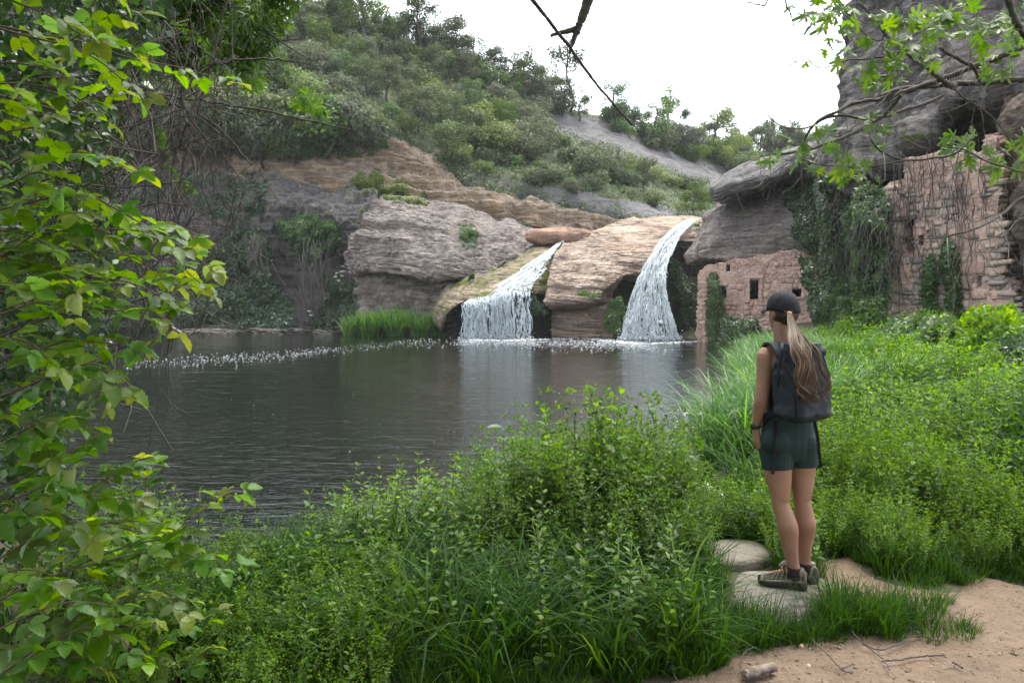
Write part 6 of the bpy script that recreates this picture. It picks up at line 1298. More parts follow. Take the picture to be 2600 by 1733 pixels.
# dry creeper stems over the ruined wall
mb = MB()
for i in range(80):
    px = 2275 + 230 * r.rand() ** 1.5; y0 = 385 + 260 * r.rand() ** 1.6; y1 = y0 + r.uniform(60, 230)
    K = []
    x = px
    for q in np.linspace(0, 1, 9):
        x += r.normal() * 4.5; s_, z_ = PLR.hit(x, y0 + (y1 - y0) * q); K.append(PLR.P(np.array(s_), z_, .10 + .03 * r.rand()))
    mb.add(*tube(catmull(np.array(K), 16), np.linspace(.014, .006, 16), 4))
tag(mb.obj('dry_creeper', M['dark_twig']), 'dead brown creeper stems clinging to the ruined wall', 'creeper')
mb = MB()
for i in range(90):
    px = r.uniform(2120, 2270); y0 = r.uniform(480, 700); c = at(px, y0, Yiv(px, y0) - 1.0); e = at(px + r.normal() * 14, y0 + r.uniform(40, 150), Yiv(px, y0) - 1.1); mb.add(*tube(wander(c, e, r, .08, 8), r.uniform(.006, .016), 4))
tag(mb.obj('dry_creeper', M['dark_twig']), 'grey dead vines hanging through the light ivy', 'creeper')
# ================================================================ stones, stick, litter by the path
def flat_stone(name, poly, top, thick, mat, seed, label):
    rr = np.random.RandomState(seed); c = np.mean(poly, 0); n = 64; a = np.linspace(0, 2 * math.pi, n, endpoint=False); K = np.array(poly); Kc = catmull(np.vstack([K, K[:1]]), n + 1)[:-1]
    rings = []
    for q, z in ((1.02, -thick), (1.03, -thick * .4), (1.0, -.018), (.955, 0.0), (.86, .006), (.7, .008), (.5, .008), (.3, .008), (.12, .008), (.0, .008)):
        R = np.stack([c[0] + (Kc[:, 0] - c[0]) * q, c[1] + (Kc[:, 1] - c[1]) * q, np.full(n, top + z)], -1); R[:, 2] += .010 * fbm(R, 5, 3, seed) * (q > 0) ; R[:, :2] += .012 * np.stack([perlin(R, 9, 1), perlin(R, 9, 5)], -1); rings.append(R)
    G = np.array(rings).swapaxes(0, 1); G[:, -1] = G[:, -1].mean(0); o = MB().add(G, grid_faces(n, len(rings), True)).obj(name, mat); return tag(o, label, 'stone')
M['stone_flat'] = rock_mat('pale_limestone', (0.30, 0.28, 0.24), (0.38, 0.35, 0.30), (0.42, 0.39, 0.34), (0.2, 0.18, 0.15), None, 0, .3, .12, 2, 0, fine=4)
flat_stone('flat_stone', [(x, y) for x, y in STONE_A], .02, .12, M['stone_flat'], 3, 'flat pale stone slab under the hiker\'s shoes')
flat_stone('flat_stone', [(1.26, 4.55), (1.30, 4.85), (1.5, 4.98), (1.66, 4.86), (1.62, 4.6), (1.42, 4.5)], .03, .15, M['stone_flat'], 4, 'rounded pale stone half buried in grass behind the slab')
r = np.random.RandomState(21)
def log(p0, p1, rad, name, label, mat, cat='stick', jag=.12, n=14, seg=10):
    C = wander(p0, p1, r, .03, n); R = rad * (1 + jag * r.normal(size=n) * .4); V, Fq = tube(C, R, seg, False); V = V + np.array([perlin(V, 60, 3), perlin(V, 60, 7), perlin(V, 60, 9)]).T * rad * .15
    mb = MB().add(V, Fq); n_ = len(V)
    for s, c in ((0, C[0]), ((n - 1) * seg, C[-1])): mb.add(np.vstack([V[s:s + seg], c]), np.array([(k, (k + 1) % seg, seg) for k in range(seg)]))
    return tag(mb.obj(name, mat), label, cat)
M['wood'] = bark_mat('weathered_wood', (0.10, 0.075, 0.055), (0.24, 0.19, 0.15))
a, b = on_z(1890, 1712, .03), on_z(1966, 1690, .03); log(a, b, .021, 'wood_piece', 'short split piece of weathered wood on the sand at the bottom edge', M['wood'])
log(a + (.0, -.02, .0), b + (-.02, -.03, .0), .012, 'wood_splinter', 'dark splinter lying against the short piece of wood', M['bark'])
mb = MB()
for pts, w in (([(2240, 1678), (2290, 1672), (2340, 1664), (2400, 1662)], .004), ([(2190, 1635), (2240, 1648), (2290, 1628), (2330, 1612), (2380, 1625), (2396, 1605)], .0035), ([(2160, 1600), (2200, 1640), (2240, 1670), (2260, 1700)], .003), ([(2060, 1620), (2100, 1660), (2140, 1700), (2165, 1705)], .003), ([(2140, 1695), (2170, 1685)], .003), ([(2420, 1680), (2445, 1695)], .004), ([(1885, 1715), (1880, 1680), (1895, 1650), (1920, 1640)], .0025), ([(1690, 1600), (1715, 1640), (1705, 1690), (1725, 1733)], .0025), ([(1680, 1600), (1730, 1615), (1760, 1640)], .0022)):
    mb.add(*tube(catmull(np.array([on_z(x, y, .02) for x, y in pts]), 24) + r.normal(size=(24, 3)) * .0015, w, 5))
M['litter'] = leaf_mat('dark_litter', (0.06, 0.04, 0.025), (0.14, 0.095, 0.06), (0.3, 0.23, 0.15), 0.1, 0.8)
tag(mb.obj('twigs', M['dark_twig']), 'thin dark twigs and roots lying on the sandy path', 'twigs', kind='stuff')
mb = MB(); V0, F0 = stone_var(77, .8)
for i in range(1500):
    x, y = r.uniform(.8, 3.4), r.uniform(3.0, 4.9)
    if poly_dist(np.array([x]), np.array([y]), PATH)[0] > -.02: continue
    s = r.gamma(1.1, .0026) + .0015; p = gpt(x, y) + (0, 0, .014); mb.add(rotz(V0 * (s * 2, s * 1.4, s), r.uniform(0, 6)) + p, F0)
M['grit'] = stone_mat('grit', (0.10, 0.075, 0.055), (0.19, 0.15, 0.115), (0.30, 0.25, 0.20))
tag(mb.obj('pebbles', M['grit']), 'small pebbles and grit scattered over the sandy path', 'pebbles', kind='stuff')
mb = MB(); P = []; 
for i in range(2200):
    x, y = r.uniform(.8, 3.6), r.uniform(3.0, 4.9)
    if poly_dist(np.array([x]), np.array([y]), PATH)[0] < .05: P.append(gpt(x, y) + (0, 0, .018))
P = np.array(P); mb.add(*scatter(L_LANCE, P, rand_dirs(r, len(P)) * (1, 1, .1), rand_dirs(r, len(P)) * .4 + (0, 0, 1), r.uniform(.008, .03, len(P)))); tag(mb.obj('leaf_litter', M['litter']), 'dry leaf litter and straw on the sandy path', 'litter', kind='stuff')
for px, py, s, lab in ((2345, 1548, .028, 'small yellowish pebble alone in the middle of the path'), (2035, 1640, .02, 'small pale pebble at the edge of the grass in front of the slab'), (2052, 1690, .02, 'small whitish pebble on the sand right of the wood piece')):
    o = MB().add(V0 * (s, s * .8, s * 1.1), F0).obj('pebble', M['stone_pink']); o.location = on_z(px, py, .02); tag(o, lab, 'pebble')

# ================================================================ the hiker
YAW = math.radians(25); FWD = np.array((-math.sin(YAW), math.cos(YAW), 0)); LAT = np.array((math.cos(YAW), math.sin(YAW), 0))
def q(px, py, Y=4.12): return at(px, py, Y)
def etube(C, A, B, lat, n=20, m=24):
    """tube of elliptical section: half-widths A along lat, B along the other way"""
    C, A, B = catmull(np.array(C, float), m), catmull(np.array(A, float), m), catmull(np.array(B, float), m)
    T = nrm(np.gradient(C, axis=0)); Lx = nrm(lat - T * (T @ lat)[:, None]); Bx = np.cross(T, Lx); a = np.arange(n) * 2 * math.pi / n
    V = C[:, None] + A[:, None, None] * np.cos(a)[None, :, None] * Lx[:, None] + B[:, None, None] * np.sin(a)[None, :, None] * Bx[:, None]
    V = np.concatenate([C[:1, None].repeat(n, 1), V, C[-1:, None].repeat(n, 1)]); mm = len(V)
    i, j = np.meshgrid(np.arange(mm - 1), np.arange(n), indexing='ij'); k = (j + 1) % n
    return V.reshape(-1, 3), np.stack([i * n + j, i * n + k, (i + 1) * n + k, (i + 1) * n + j], -1).reshape(-1, 4)
def ellipsoid(c, r3, ax=None, n=20):
    th, ph = np.meshgrid(np.arange(n) * 2 * math.pi / n, np.linspace(-math.pi / 2, math.pi / 2, n // 2 + 1), indexing='ij')
    P = np.stack([np.cos(ph) * np.cos(th), np.cos(ph) * np.sin(th), np.sin(ph)], -1) * r3
    if ax is not None: P = P @ np.array(ax)
    return P.reshape(-1, 3) + c, grid_faces(n, n // 2 + 1, True)
def merge_solid(name, mb, mat, parent, voxel=.005, smooth_it=4, fac=.5):
    o = mb.obj('tmp', mat); m = o.modifiers.new('r', 'REMESH'); m.mode = 'VOXEL'; m.voxel_size = voxel; m.use_smooth_shade = True
    s = o.modifiers.new('s', 'SMOOTH'); s.iterations = smooth_it; s.factor = fac
    dg = bpy.context.evaluated_depsgraph_get(); me = bpy.data.meshes.new_from_object(o.evaluated_get(dg)); me.name = name; bpy.data.objects.remove(o)
    me.materials.clear(); me.materials.append(mat)
    return link(name, me, parent)
t = NT('skin'); c = t.coord(); f = t.noise(c, 9, 5); g = t.noise(c, 160, 3)
M['skin'] = t.done(t.pbr(t.ramp(f, [(0.3, (0.25, 0.125, 0.08)), (0.7, (0.335, 0.18, 0.12))]), 0.48, t.bump(g, 0.15, 0.001), **{'Subsurface Weight': 0.12, 'Subsurface Radius': (0.02, 0.008, 0.004), 'Subsurface Scale': 0.5}))
def cloth(name, col, wr=14, amt=.5, rough=.85):
    t = NT(name); c = t.coord(); w = t.noise(t.coord((1, 1, .6), (0, .4, .3)), wr, 4, .5, .6); g = t.noise(c, 500, 2)
    cc = t.ramp(t.noise(c, 6, 4), [(0.3, tuple(x * .82 for x in col)), (0.7, tuple(x * 1.15 for x in col))])
    return t.done(t.pbr(cc, rough, t.bump(t.math('ADD', w, t.math('MULTIPLY', g, .03)), amt, .012), **{'Specular IOR Level': .25}))
M['top'] = cloth('black_vest', (0.012, 0.013, 0.018)); M['shorts'] = cloth('dark_green_shorts', (0.014, 0.032, 0.030), 10, .3, .7)
M['pack'] = cloth('charcoal_ripstop', (0.034, 0.038, 0.046), 11, .9, .75); M['pack2'] = cloth('navy_side_fabric', (0.020, 0.026, 0.036), 16, 1.0, .6); M['web'] = cloth('black_webbing', (0.008, 0.008, 0.01), 60, .2)
M['cap'] = cloth('faded_black_cap', (0.018, 0.019, 0.024), 22, .7); M['shoe'] = cloth('olive_shoe_suede', (0.17, 0.148, 0.118), 60, .3, .9); M['shoe2'] = cloth('dark_shoe_mesh', (0.055, 0.049, 0.042), 90, .3); M['sole'] = flat_mat('black_rubber', (0.014, 0.013, 0.013), .7)
M['lace'] = flat_mat('tan_laces', (0.42, 0.24, 0.11), .8); M['sock'] = cloth('dark_sock', (0.03, 0.022, 0.022), 80, .2)
M['plastic'] = flat_mat('watch_plastic', (0.01, 0.01, 0.012), .4); M['eye'] = flat_mat('eye_white', (0.6, 0.58, 0.55), .3); M['iris'] = flat_mat('iris', (0.08, 0.05, 0.03), .2); M['lip'] = flat_mat('lips', (0.36, 0.13, 0.11), .5)
t = NT('hair_strand'); g = t.n('NewGeometry'); oi = t.coord((1, 1, .3)); f = t.noise(oi, 30, 3)
col = t.ramp(g.outputs['Random Per Island'], [(0.0, (0.025, 0.013, 0.007)), (0.5, (0.075, 0.040, 0.018)), (0.8, (0.14, 0.08, 0.034)), (1.0, (0.30, 0.19, 0.085))]); col = t.mix(t.math('MULTIPLY', f, .5), col, (0.05, 0.03, 0.015))
M['hair'] = t.done(t.pbr(col, 0.42, **{'Specular IOR Level': .5}))

person = empty('person', q(2025, 1500, 4.12)); person.location[2] = .02
tag(person, 'woman in black cap, sleeveless black top and green shorts, seen from behind', 'person')
# joints
pel, hL, hR = q(2001, 1105, 4.13), q(1970, 1128, 4.10), q(2033, 1126, 4.15)
kL, kR, aL, aR = q(1981, 1275, 4.07), q(2037, 1270, 4.13), q(2015, 1440, 4.07), q(2043, 1430, 4.17)
waist, chest, ches2, neck0, neck1 = q(2002, 1030, 4.13), q(1999, 960, 4.13), q(1996, 905, 4.13), q(1990, 868, 4.14), q(1986, 835, 4.16)
shL, elL, wrL = q(1948, 900, 4.10), q(1934, 1012, 4.07), q(1919, 1086, 4.12)
shR, elR, wrR = q(2048, 902, 4.20), q(2058, 1005, 4.28), q(2030, 1050, 4.45)
body = MB()
body.add(*etube([q(2003, 1160, 4.13), pel, q(2002, 1065, 4.13), waist, chest, ches2, q(1996, 880, 4.13)], [.10, .158, .148, .122, .132, .140, .085], [.08, .115, .108, .085, .095, .09, .06], LAT))
body.add(*etube([q(1994, 885, 4.14), neck0, neck1, q(1986, 812, 4.17)], [.06, .052, .048, .05], [.055, .052, .05, .055], LAT))
for sh, el, wr in ((shL, elL, wrL), (shR, elR, wrR)):
    body.add(*etube([sh * .6 + ches2 * .4, sh, sh * .75 + el * .25, sh * .45 + el * .55, el, el * .75 + wr * .25, el * .4 + wr * .6, wr], [.045, .050, .048, .041, .037, .037, .029, .0225], [.05, .052, .050, .043, .036, .038, .030, .019], LAT, m=30))
for hp, kn, an in ((hL, kL, aL), (hR, kR, aR)):
    bk = -FWD
    body.add(*etube([hp + (0, 0, .05), hp, hp * .5 + kn * .5, kn + (0, 0, .05), kn, kn * .8 + an * .2 + bk * .012, kn * .62 + an * .38 + bk * .018, kn * .35 + an * .65 + bk * .006, kn * .1 + an * .9, an, an - (0, 0, .05)], [.078, .087, .071, .053, .0455, .049, .056, .044, .0335, .034, .034], [.085, .094, .077, .056, .049, .052, .057, .045, .036, .036, .036], LAT, m=40))
# buttocks
for c_ in (q(1972, 1120, 4.06), q(2032, 1120, 4.11)): body.add(*ellipsoid(c_, (.082, .075, .085)))
# head, turned to the left
hy = math.radians(20); hf = np.array((-math.sin(hy), math.cos(hy), 0)); hl = np.array((math.cos(hy), math.sin(hy), 0)); AX = [hl, hf, (0, 0, 1)]; hc = q(1989, 787, 4.17)
body.add(*ellipsoid(hc + (0, 0, .012), (.071, .088, .088), AX)); body.add(*ellipsoid(hc + hf * .025 + np.array((0, 0, -.035)), (.060, .062, .082), AX)); body.add(*ellipsoid(hc + hf * .052 + np.array((0, 0, -.082)), (.036, .034, .030), AX))
body.add(*tube(np.array([hc + hf * .082 + np.array((0, 0, .012)), hc + hf * .100 + np.array((0, 0, -.018)), hc + hf * .088 + np.array((0, 0, -.030))]), [.009, .0125, .008], 8)); body.add(*ellipsoid(hc + hf * .082 + np.array((0, 0, .022)), (.046, .012, .010), AX))
body.add(*ellipsoid(hc + hf * .078 + np.array((0, 0, -.056)), (.020, .012, .010), AX))
for s in (-1, 1): body.add(*ellipsoid(hc + hl * s * .072 - hf * .004 + np.array((0, 0, -.022)), (.010, .019, .030), AX))
# left hand: palm and five fingers, lightly curled
def hand(wr, down, row, palm_n, body):
    down, row, pn = nrm(down), nrm(row), nrm(palm_n); P0 = wr; K = P0 + down * .085
    body.add(*etube([P0, P0 + down * .03, P0 + down * .065, K], [.022, .033, .038, .036], [.017, .016, .014, .011], row, m=14))
    for i, (L, off) in enumerate(((.068, -.030), (.077, -.010), (.072, .010), (.056, .029))):
        b = K + row * off - down * .012; d1 = nrm(down + row * off * 3 + pn * .15); d2 = nrm(down + pn * .55); d3 = nrm(down + pn * 1.0); C = [b, b + d1 * .03, b + d1 * L * .5, b + d1 * L * .5 + d2 * L * .3, b + d1 * L * .5 + d2 * L * .3 + d3 * L * .28]
        body.add(*tube(catmull(np.array(C), 12), np.linspace(.0088, .0068, 12), 8))
    b = P0 + down * .022 - row * .026; C = [b, b - row * .018 + down * .02 + pn * .006, b - row * .026 + down * .045 + pn * .012, b - row * .024 + down * .066 + pn * .018]
    body.add(*tube(catmull(np.array(C), 12), np.linspace(.0125, .0078, 12), 8))
hand(wrL, q(1925, 1150, 4.12) - wrL, -FWD * .9 - LAT * .35, LAT, body)
hand(wrR, -LAT * .8 + FWD * .5 + np.array((0, 0, -.1)), np.array((0, 0, -1.0)), FWD * -.3, body)
bo = merge_solid('body', body, M['skin'], person, .0045, 3)
for s in (-1, 1):
    e = MB().add(*ellipsoid(hc + hl * s * .030 + hf * .078 + np.array((0, 0, .004)), (.011, .009, .008), AX)).obj('eye', M['eye'], person); MB().add(*ellipsoid(hc + hl * s * .030 + hf * .0855 + np.array((0, 0, .004)), (.005, .003, .005), AX)).obj('iris', M['iris'], e)
MB().add(*ellipsoid(hc + hf * .089 + np.array((0, 0, -.057)), (.021, .005, .006), AX)).obj('mouth', M['lip'], person)
# vest
v = MB(); v.add(*etube([q(2003, 1066, 4.13), q(2002, 1056, 4.13), waist, chest, q(1997, 925, 4.13), q(1996, 893, 4.13)], [.143, .141, .131, .139, .137, .10], [.104, .102, .095, .103, .099, .078], LAT))
for s in (-1, 1): b = ches2 + LAT * s * .082 + np.array((0, 0, -.03)); v.add(*tube(np.array([b - FWD * .085, b - FWD * .06 + np.array((0, 0, .075)), b + np.array((0, 0, .092)) - LAT * s * .015, b + FWD * .06 + np.array((0, 0, .07)), b + FWD * .09]), .024, 8))
v.add(*etube([q(1994, 895, 4.13), q(1991, 868, 4.135)], [.085, .060], [.07, .058], LAT, m=6))
merge_solid('vest', v, M['top'], person, .006, 3)
# shorts
s_ = MB(); s_.add(*etube([q(2003, 1165, 4.13), q(2002, 1135, 4.13), pel, q(2002, 1072, 4.13), q(2002, 1046, 4.13)], [.12, .160, .164, .157, .146], [.09, .115, .121, .116, .106], LAT))
for c_ in (q(1972, 1120, 4.06), q(2032, 1120, 4.11)): s_.add(*ellipsoid(c_, (.088, .080, .092)))
for hp, kn, hem in ((hL, kL, .42), (hR, kR, .40)):
    s_.add(*etube([hp + (0, 0, .05), hp, hp * .75 + kn * .25, hp * (1 - hem) + kn * hem], [.085, .093, .0865, .081], [.09, .101, .091, .086], LAT))
merge_solid('shorts', s_, M['shorts'], person, .0045, 2)
# watch
wv = MB(); d = nrm(wrL - elL); c = wrL - d * .012; wv.add(*etube([c - d * .011, c - d * .01, c + d * .01, c + d * .011], [.0, .0262, .0262, 0], [.0, .0235, .0235, 0], LAT, m=10)); wt = wv.obj('watch', M['plastic'], person)
MB().add(*ellipsoid(c - LAT * .026, (.007, .018, .019), [LAT, FWD, (0, 0, 1)])).obj('watch_face', M['plastic'], wt)
# cap
cp = MB(); n = 36; rings = []
for j, ph in enumerate(np.linspace(0.0, 1.0, 12)):
    a = np.arange(n) * 2 * math.pi / n; z = math.sin(ph * math.pi / 2); rr = math.cos(ph * math.pi / 2) ** .62
    R = hc[None] + (hl[None] * np.cos(a)[:, None] * .0805 + hf[None] * np.sin(a)[:, None] * .099) * rr + np.array((0, 0, .012 + .093 * z))[None] - np.array((0, 0, .030))[None] * (1 - ph) * (.5 - .5 * np.sin(a))[:, None]
    R += nrm(R - hc) * (.0022 * np.abs(np.cos(a * 3)) ** .5)[:, None] + nrm(R - hc) * (.003 * perlin(R, 28))[:, None]; rings.append(R)
G = np.array(rings).swapaxes(0, 1); cp.add(G, grid_faces(n, 12, True)); co = cp.obj('cap', M['cap'], person); sm = co.modifiers.new('t', 'SOLIDIFY'); sm.thickness = .002
a = np.linspace(-1.05, 1.05, 17); br = np.array([[hc + hl * math.sin(x) * .080 * (1 + .0 * k) + hf * (math.cos(x) * .096 + k * .066 * math.cos(x * .9)) + np.array((0, 0, .020 - .022 * k * k - .028 * math.sin(x) ** 2)) for k in np.linspace(0, 1, 6)] for x in a])
bro = MB().add(br, grid_faces(17, 6)).obj('cap_brim', M['cap'], person); sm = bro.modifiers.new('t', 'SOLIDIFY'); sm.thickness = .003
MB().add(*ellipsoid(hc + np.array((0, 0, .106)), (.007, .007, .004))).obj('cap_button', M['cap'], person)
# hair: close on the skull below the cap, then the long ponytail
r = np.random.RandomState(5); hb = MB(); tie = q(2004, 798, 4.055)
for i in range(260):
    a = r.uniform(-2.55, -.2) if r.rand() < .9 else r.uniform(-3.0, .1); z = r.uniform(-.085, .0); k = math.sqrt(max(.05, 1 - (z / .11) ** 2)); b = hc + hl * math.cos(a) * .0705 * k + hf * math.sin(a) * .088 * k + np.array((0, 0, z))
    e = tie + np.array((r.normal() * .006, .012, r.normal() * .006)); m_ = (b + e) / 2; m_ = hc + (m_ - hc) * (1.0 / max(.35, np.linalg.norm((m_ - hc) / (.078, .094, .1)))) * 1.03
    hb.add(*tube(catmull(np.array([b, m_, e]), 8), np.linspace(.0028, .002, 8), 5))
sk = ellipsoid(hc - hf * .010 + np.array((0, 0, -.012)), (.0712, .084, .082), AX); hb.add(*sk); hb.obj('hair', M['hair'], person)
pt = MB(); path = np.array([q(2004, 797, 4.04), q(2012, 830, 3.99), q(2022, 862, 3.93), q(2035, 895, 3.87), q(2044, 935, 3.83), q(2050, 975, 3.81), q(2056, 1002, 3.80), q(2060, 1024, 3.80)]); wd = np.array([.009, .024, .038, .046, .048, .044, .036, .024]); n = 34
Pc, Wc = catmull(path, n), catmull(wd, n)
lock = r.normal(size=(16, 3)); 
for i in range(620):
    lk = r.randint(16); o_ = np.clip(lock[lk] * .62 + r.normal(size=3) * .28, -1.35, 1.35); ph = lk * 1.7; L = int(n * (r.uniform(.62, 1.0) if r.rand() < .85 else r.uniform(.4, .7))); tt = np.arange(L) / n
    C = Pc[:L] + Wc[:L, None] * (LAT * o_[0] + np.array((0, -1, 0)) * abs(o_[1]) * .38)[None]
    C[:, 0] += .019 * np.sin(tt * (16 + lk % 5) + ph) * tt * 1.7 + r.normal() * .004 * tt; C[:, 1] += .007 * np.cos(tt * 15 + ph) * tt
    if o_[0] > 1.1: C[:, 0] += .06 * smooth(tt, .15, .6); C[:, 1] += 0.03 * smooth(tt, .2, .6)
    pt.add(*tube(C, np.linspace(.0021, .0010, L), 4, False))
pt.obj('ponytail', M['hair'], person)
MB().add(*ellipsoid(tie + np.array((-.002, -.008, .006)), (.013, .012, .011))).obj('hair_tie', M['lace'], person)
# shoes
def shoe(c, ang, name='shoe'):
    c = np.array(c, float); f = np.array((math.cos(ang), math.sin(ang), 0)); l = np.array((-f[1], f[0], 0)); root = None
    ys = np.array([-.062, -.055, -.03, 0, .035, .07, .105, .14, .17, .185, .192]); w = np.array([.014, .032, .038, .039, .040, .044, .050, .051, .044, .029, .012]); h = np.array([.03, .09, .110, .112, .106, .092, .078, .066, .056, .042, .022])
    yy, ww, hh = catmull(ys, 40), catmull(w, 40), catmull(h, 40); a = np.linspace(0, 2 * math.pi, 28, endpoint=False); G = []
    for y, w_, h_ in zip(yy, ww, hh):
        ca, sa = np.cos(a), np.sin(a); x = np.sign(ca) * np.abs(ca) ** .75 * w_ * (1 - .38 * np.clip(sa, 0, 1) ** 1.5); z = .022 + (h_ - .022) * np.clip(sa, -.02, 1) ** .85 if False else .022 + (h_ - .022) * np.where(sa > 0, np.abs(sa) ** .8, 0.0)
        G.append(c + f * y + l * x[:, None] + np.array((0, 0, 1)) * z[:, None])
    G = np.array(G); up = MB().add(G, grid_faces(28, 40, True) * 0 + 0) if False else None
    i, j = np.meshgrid(np.arange(39), np.arange(28), indexing='ij'); k = (j + 1) % 28; Fq = np.stack([i * 28 + j, i * 28 + k, (i + 1) * 28 + k, (i + 1) * 28 + j], -1).reshape(-1, 4)
    so = MB().add(G, Fq).obj(name, M['shoe2'], person)
    # sole with raised toe and lugs
    S = []
    for z, g in ((0.0, .97), (.004, 1.03), (.016, 1.07), (.026, 1.05), (.030, .98)):
        ring = [(y, w_ * g) for y, w_ in zip(yy, ww)]; P = [c + f * (y * 1.03) + l * x + np.array((0, 0, z + .012 * max(0, (y - .12) / .07) ** 2)) for y, x in ring] + [c + f * (y * 1.03) - l * x + np.array((0, 0, z + .012 * max(0, (y - .12) / .07) ** 2)) for y, x in ring[::-1]]; S.append(P)
    S = np.array(S); m_ = S.shape[1]; i, j = np.meshgrid(np.arange(4), np.arange(m_), indexing='ij'); k = (j + 1) % m_; Fs = np.stack([i * m_ + j, i * m_ + k, (i + 1) * m_ + k, (i + 1) * m_ + j], -1).reshape(-1, 4); MB().add(S, Fs).obj('sole', M['sole'], so)
    def surf(y, s, out=.003):      # s in 0..1: from the outer side over the top to the inner side
        w_, h_ = np.interp(y, yy, ww), np.interp(y, yy, hh); aa = math.pi * s; x = math.copysign(abs(math.cos(aa)) ** .75, math.cos(aa)) * w_ * (1 - .38 * math.sin(aa) ** 1.5); z = .022 + (h_ - .022) * math.sin(aa) ** .8
        P = c + f * y + l * x + np.array((0, 0, z)); return P + nrm(P - (c + f * y + np.array((0, 0, .03)))) * out
    pn = MB()
    for s0, s1, sg in ((.02, .40, 1), (.98, .60, -1)):
        for y0, y1, wdt in ((.13, .10, .008), (.105, .078, .008), (.078, .055, .009), (.05, .035, .010), (.02, .03, .011), (-.01, .02, .010), (-.035, -.02, .010)):
            pn.add(*tube(np.array([surf(y0 + (y1 - y0) * t_, s0 + (s1 - s0) * t_, .0008) for t_ in np.linspace(0, 1, 8)]), wdt * .42, 6))
        pn.add(*tube(np.array([surf(y, .08 if sg > 0 else .92, .0005) for y in np.linspace(-.05, .15, 16)]), .0075, 6))
    pn.add(*tube(np.array([surf(.172, s, .001) for s in np.linspace(.05, .95, 12)]), .009, 6)); pn.add(*tube(np.array([surf(-.052, s, .001) for s in np.linspace(.02, .98, 12)]), .008, 6)); pn.obj('overlay', M['shoe'], so)
    lc = MB()
    for i_ in range(6):
        y = .045 + i_ * .016; lc.add(*tube(np.array([surf(y, .36, .004), surf(y + .006, .5, .008), surf(y + .012, .64, .004)]), .0024, 5)); lc.add(*tube(np.array([surf(y + .012, .36, .004), surf(y + .006, .5, .008), surf(y, .64, .004)]), .0024, 5))
    kn_ = surf(.04, .5, .012)
    for s in (-1, 1): lc.add(*tube(catmull(np.array([kn_, kn_ + l * s * .02 + np.array((0, 0, .01)), kn_ + l * s * .04 - np.array((0, 0, .012)), kn_ + l * s * .026 - np.array((0, 0, .026)), kn_]), 14), .0022, 5)); lc.add(*tube(catmull(np.array([kn_, kn_ + l * s * .018 + f * .01, kn_ + l * s * .034 - np.array((0, 0, .03))]), 8), .002, 5))
    lc.obj('laces', M['lace'], so)
    MB().add(*etube([c + np.array((0, 0, .05)), c + np.array((0, 0, .085)), c + f * -.004 + np.array((0, 0, .106)), c + f * -.004 + np.array((0, 0, .112))], [.036, .042, .041, .036], [.045, .050, .047, .04], l, m=12)).obj('collar', M['shoe'], so)
    MB().add(*tube(np.array([c + f * .036 + np.array((0, 0, .085)), c + f * .05 + np.array((0, 0, .112)), c + f * .054 + np.array((0, 0, .13))]), [.016, .018, .012], 8)).obj('tongue', M['shoe2'], so)
    return so
fa = math.atan2(.42, -.92); sL = q(2018, 1509, 4.08); sL[2] = .026; sR = q(2048, 1497, 4.19); sR[2] = .026
shoe(sL, fa); shoe(sR, fa - .75)
for an, c_ in ((aL, sL), (aR, sR)): MB().add(*etube([an + np.array((0, 0, .004)), an - np.array((0, 0, .03)), an * .5 + c_ * .5 - np.array((0, 0, an[2] * .5 + c_[2] * .5 - .105)), np.array((c_[0], c_[1], .075))], [.0365, .0385, .041, .040], [.0385, .0405, .043, .042], LAT, m=10)).obj('sock', M['sock'], person)
reparent(person)

# ---------------------------------------------------------------- backpack: its own thing, carried by the hiker
pack = empty('backpack', q(2036, 1068, 3.93)); tag(pack, 'large charcoal roll-top backpack worn by the hiker, long straps dangling', 'backpack')
PD = -FWD; n, m = 64, 44; rows = []
zt, zb = q(0, 872, 3.95)[2], q(0, 1072, 3.93)[2]
for j in range(m):
    u = j / (m - 1); z = zb + (zt - zb) * u; fx = q(2040 - 4 * u, 900, 3.95)
    w_ = .136 * (1 - .55 * (1 - min(1, u / .10)) ** 2) * (1 - .16 * smooth(u, .55, 1.0)); dp = .112 * (1 - .62 * (1 - min(1, u / .12)) ** 2) * (1 - .42 * smooth(u, .5, 1.0)); a = np.arange(n) * 2 * math.pi / n
    ca, sa = np.cos(a), np.sin(a); e = .52; x = np.sign(ca) * np.abs(ca) ** e * w_; y = np.sign(sa) * np.abs(sa) ** e * dp
    R = np.array((fx[0], 3.975, z)) + LAT * x[:, None] + PD * y[:, None] + PD * .012 * (1 - u)
    nn_ = nrm(LAT * x[:, None] + PD * y[:, None]); side = smooth(-ca, .5, 1.0)
    R = R + nn_ * (.010 * fbm(R * (1, 1, .55), 9, 3) + .010 * side * np.sin((z * 46 + 10 * perlin(R, 6))) * .6 + .004 * perlin(R, 30))[:, None]; rows.append(R)
G = np.array(rows); i, j = np.meshgrid(np.arange(m - 1), np.arange(n), indexing='ij'); k = (j + 1) % n; Fq = np.stack([i * n + j, i * n + k, (i + 1) * n + k, (i + 1) * n + j], -1).reshape(-1, 4)
aa = (Fq[:, 0] % n) * 2 * math.pi / n; sidef = (np.cos(aa) < -.55)
mb = MB(); mb.v = [G.reshape(-1, 3)]; mb.f = [Fq]; mb.m = [sidef.astype(int)]; mb.n = n * m
for row, s in ((0, zb - .006), (m - 1, zt + .006)):
    c_ = G[row].mean(0); c_[2] = s; mb.add(np.vstack([G[row], c_]), np.array([(k_, (k_ + 1) % n, n) for k_ in range(n)]))
mb.obj('bag', [M['pack'], M['pack2']], pack)
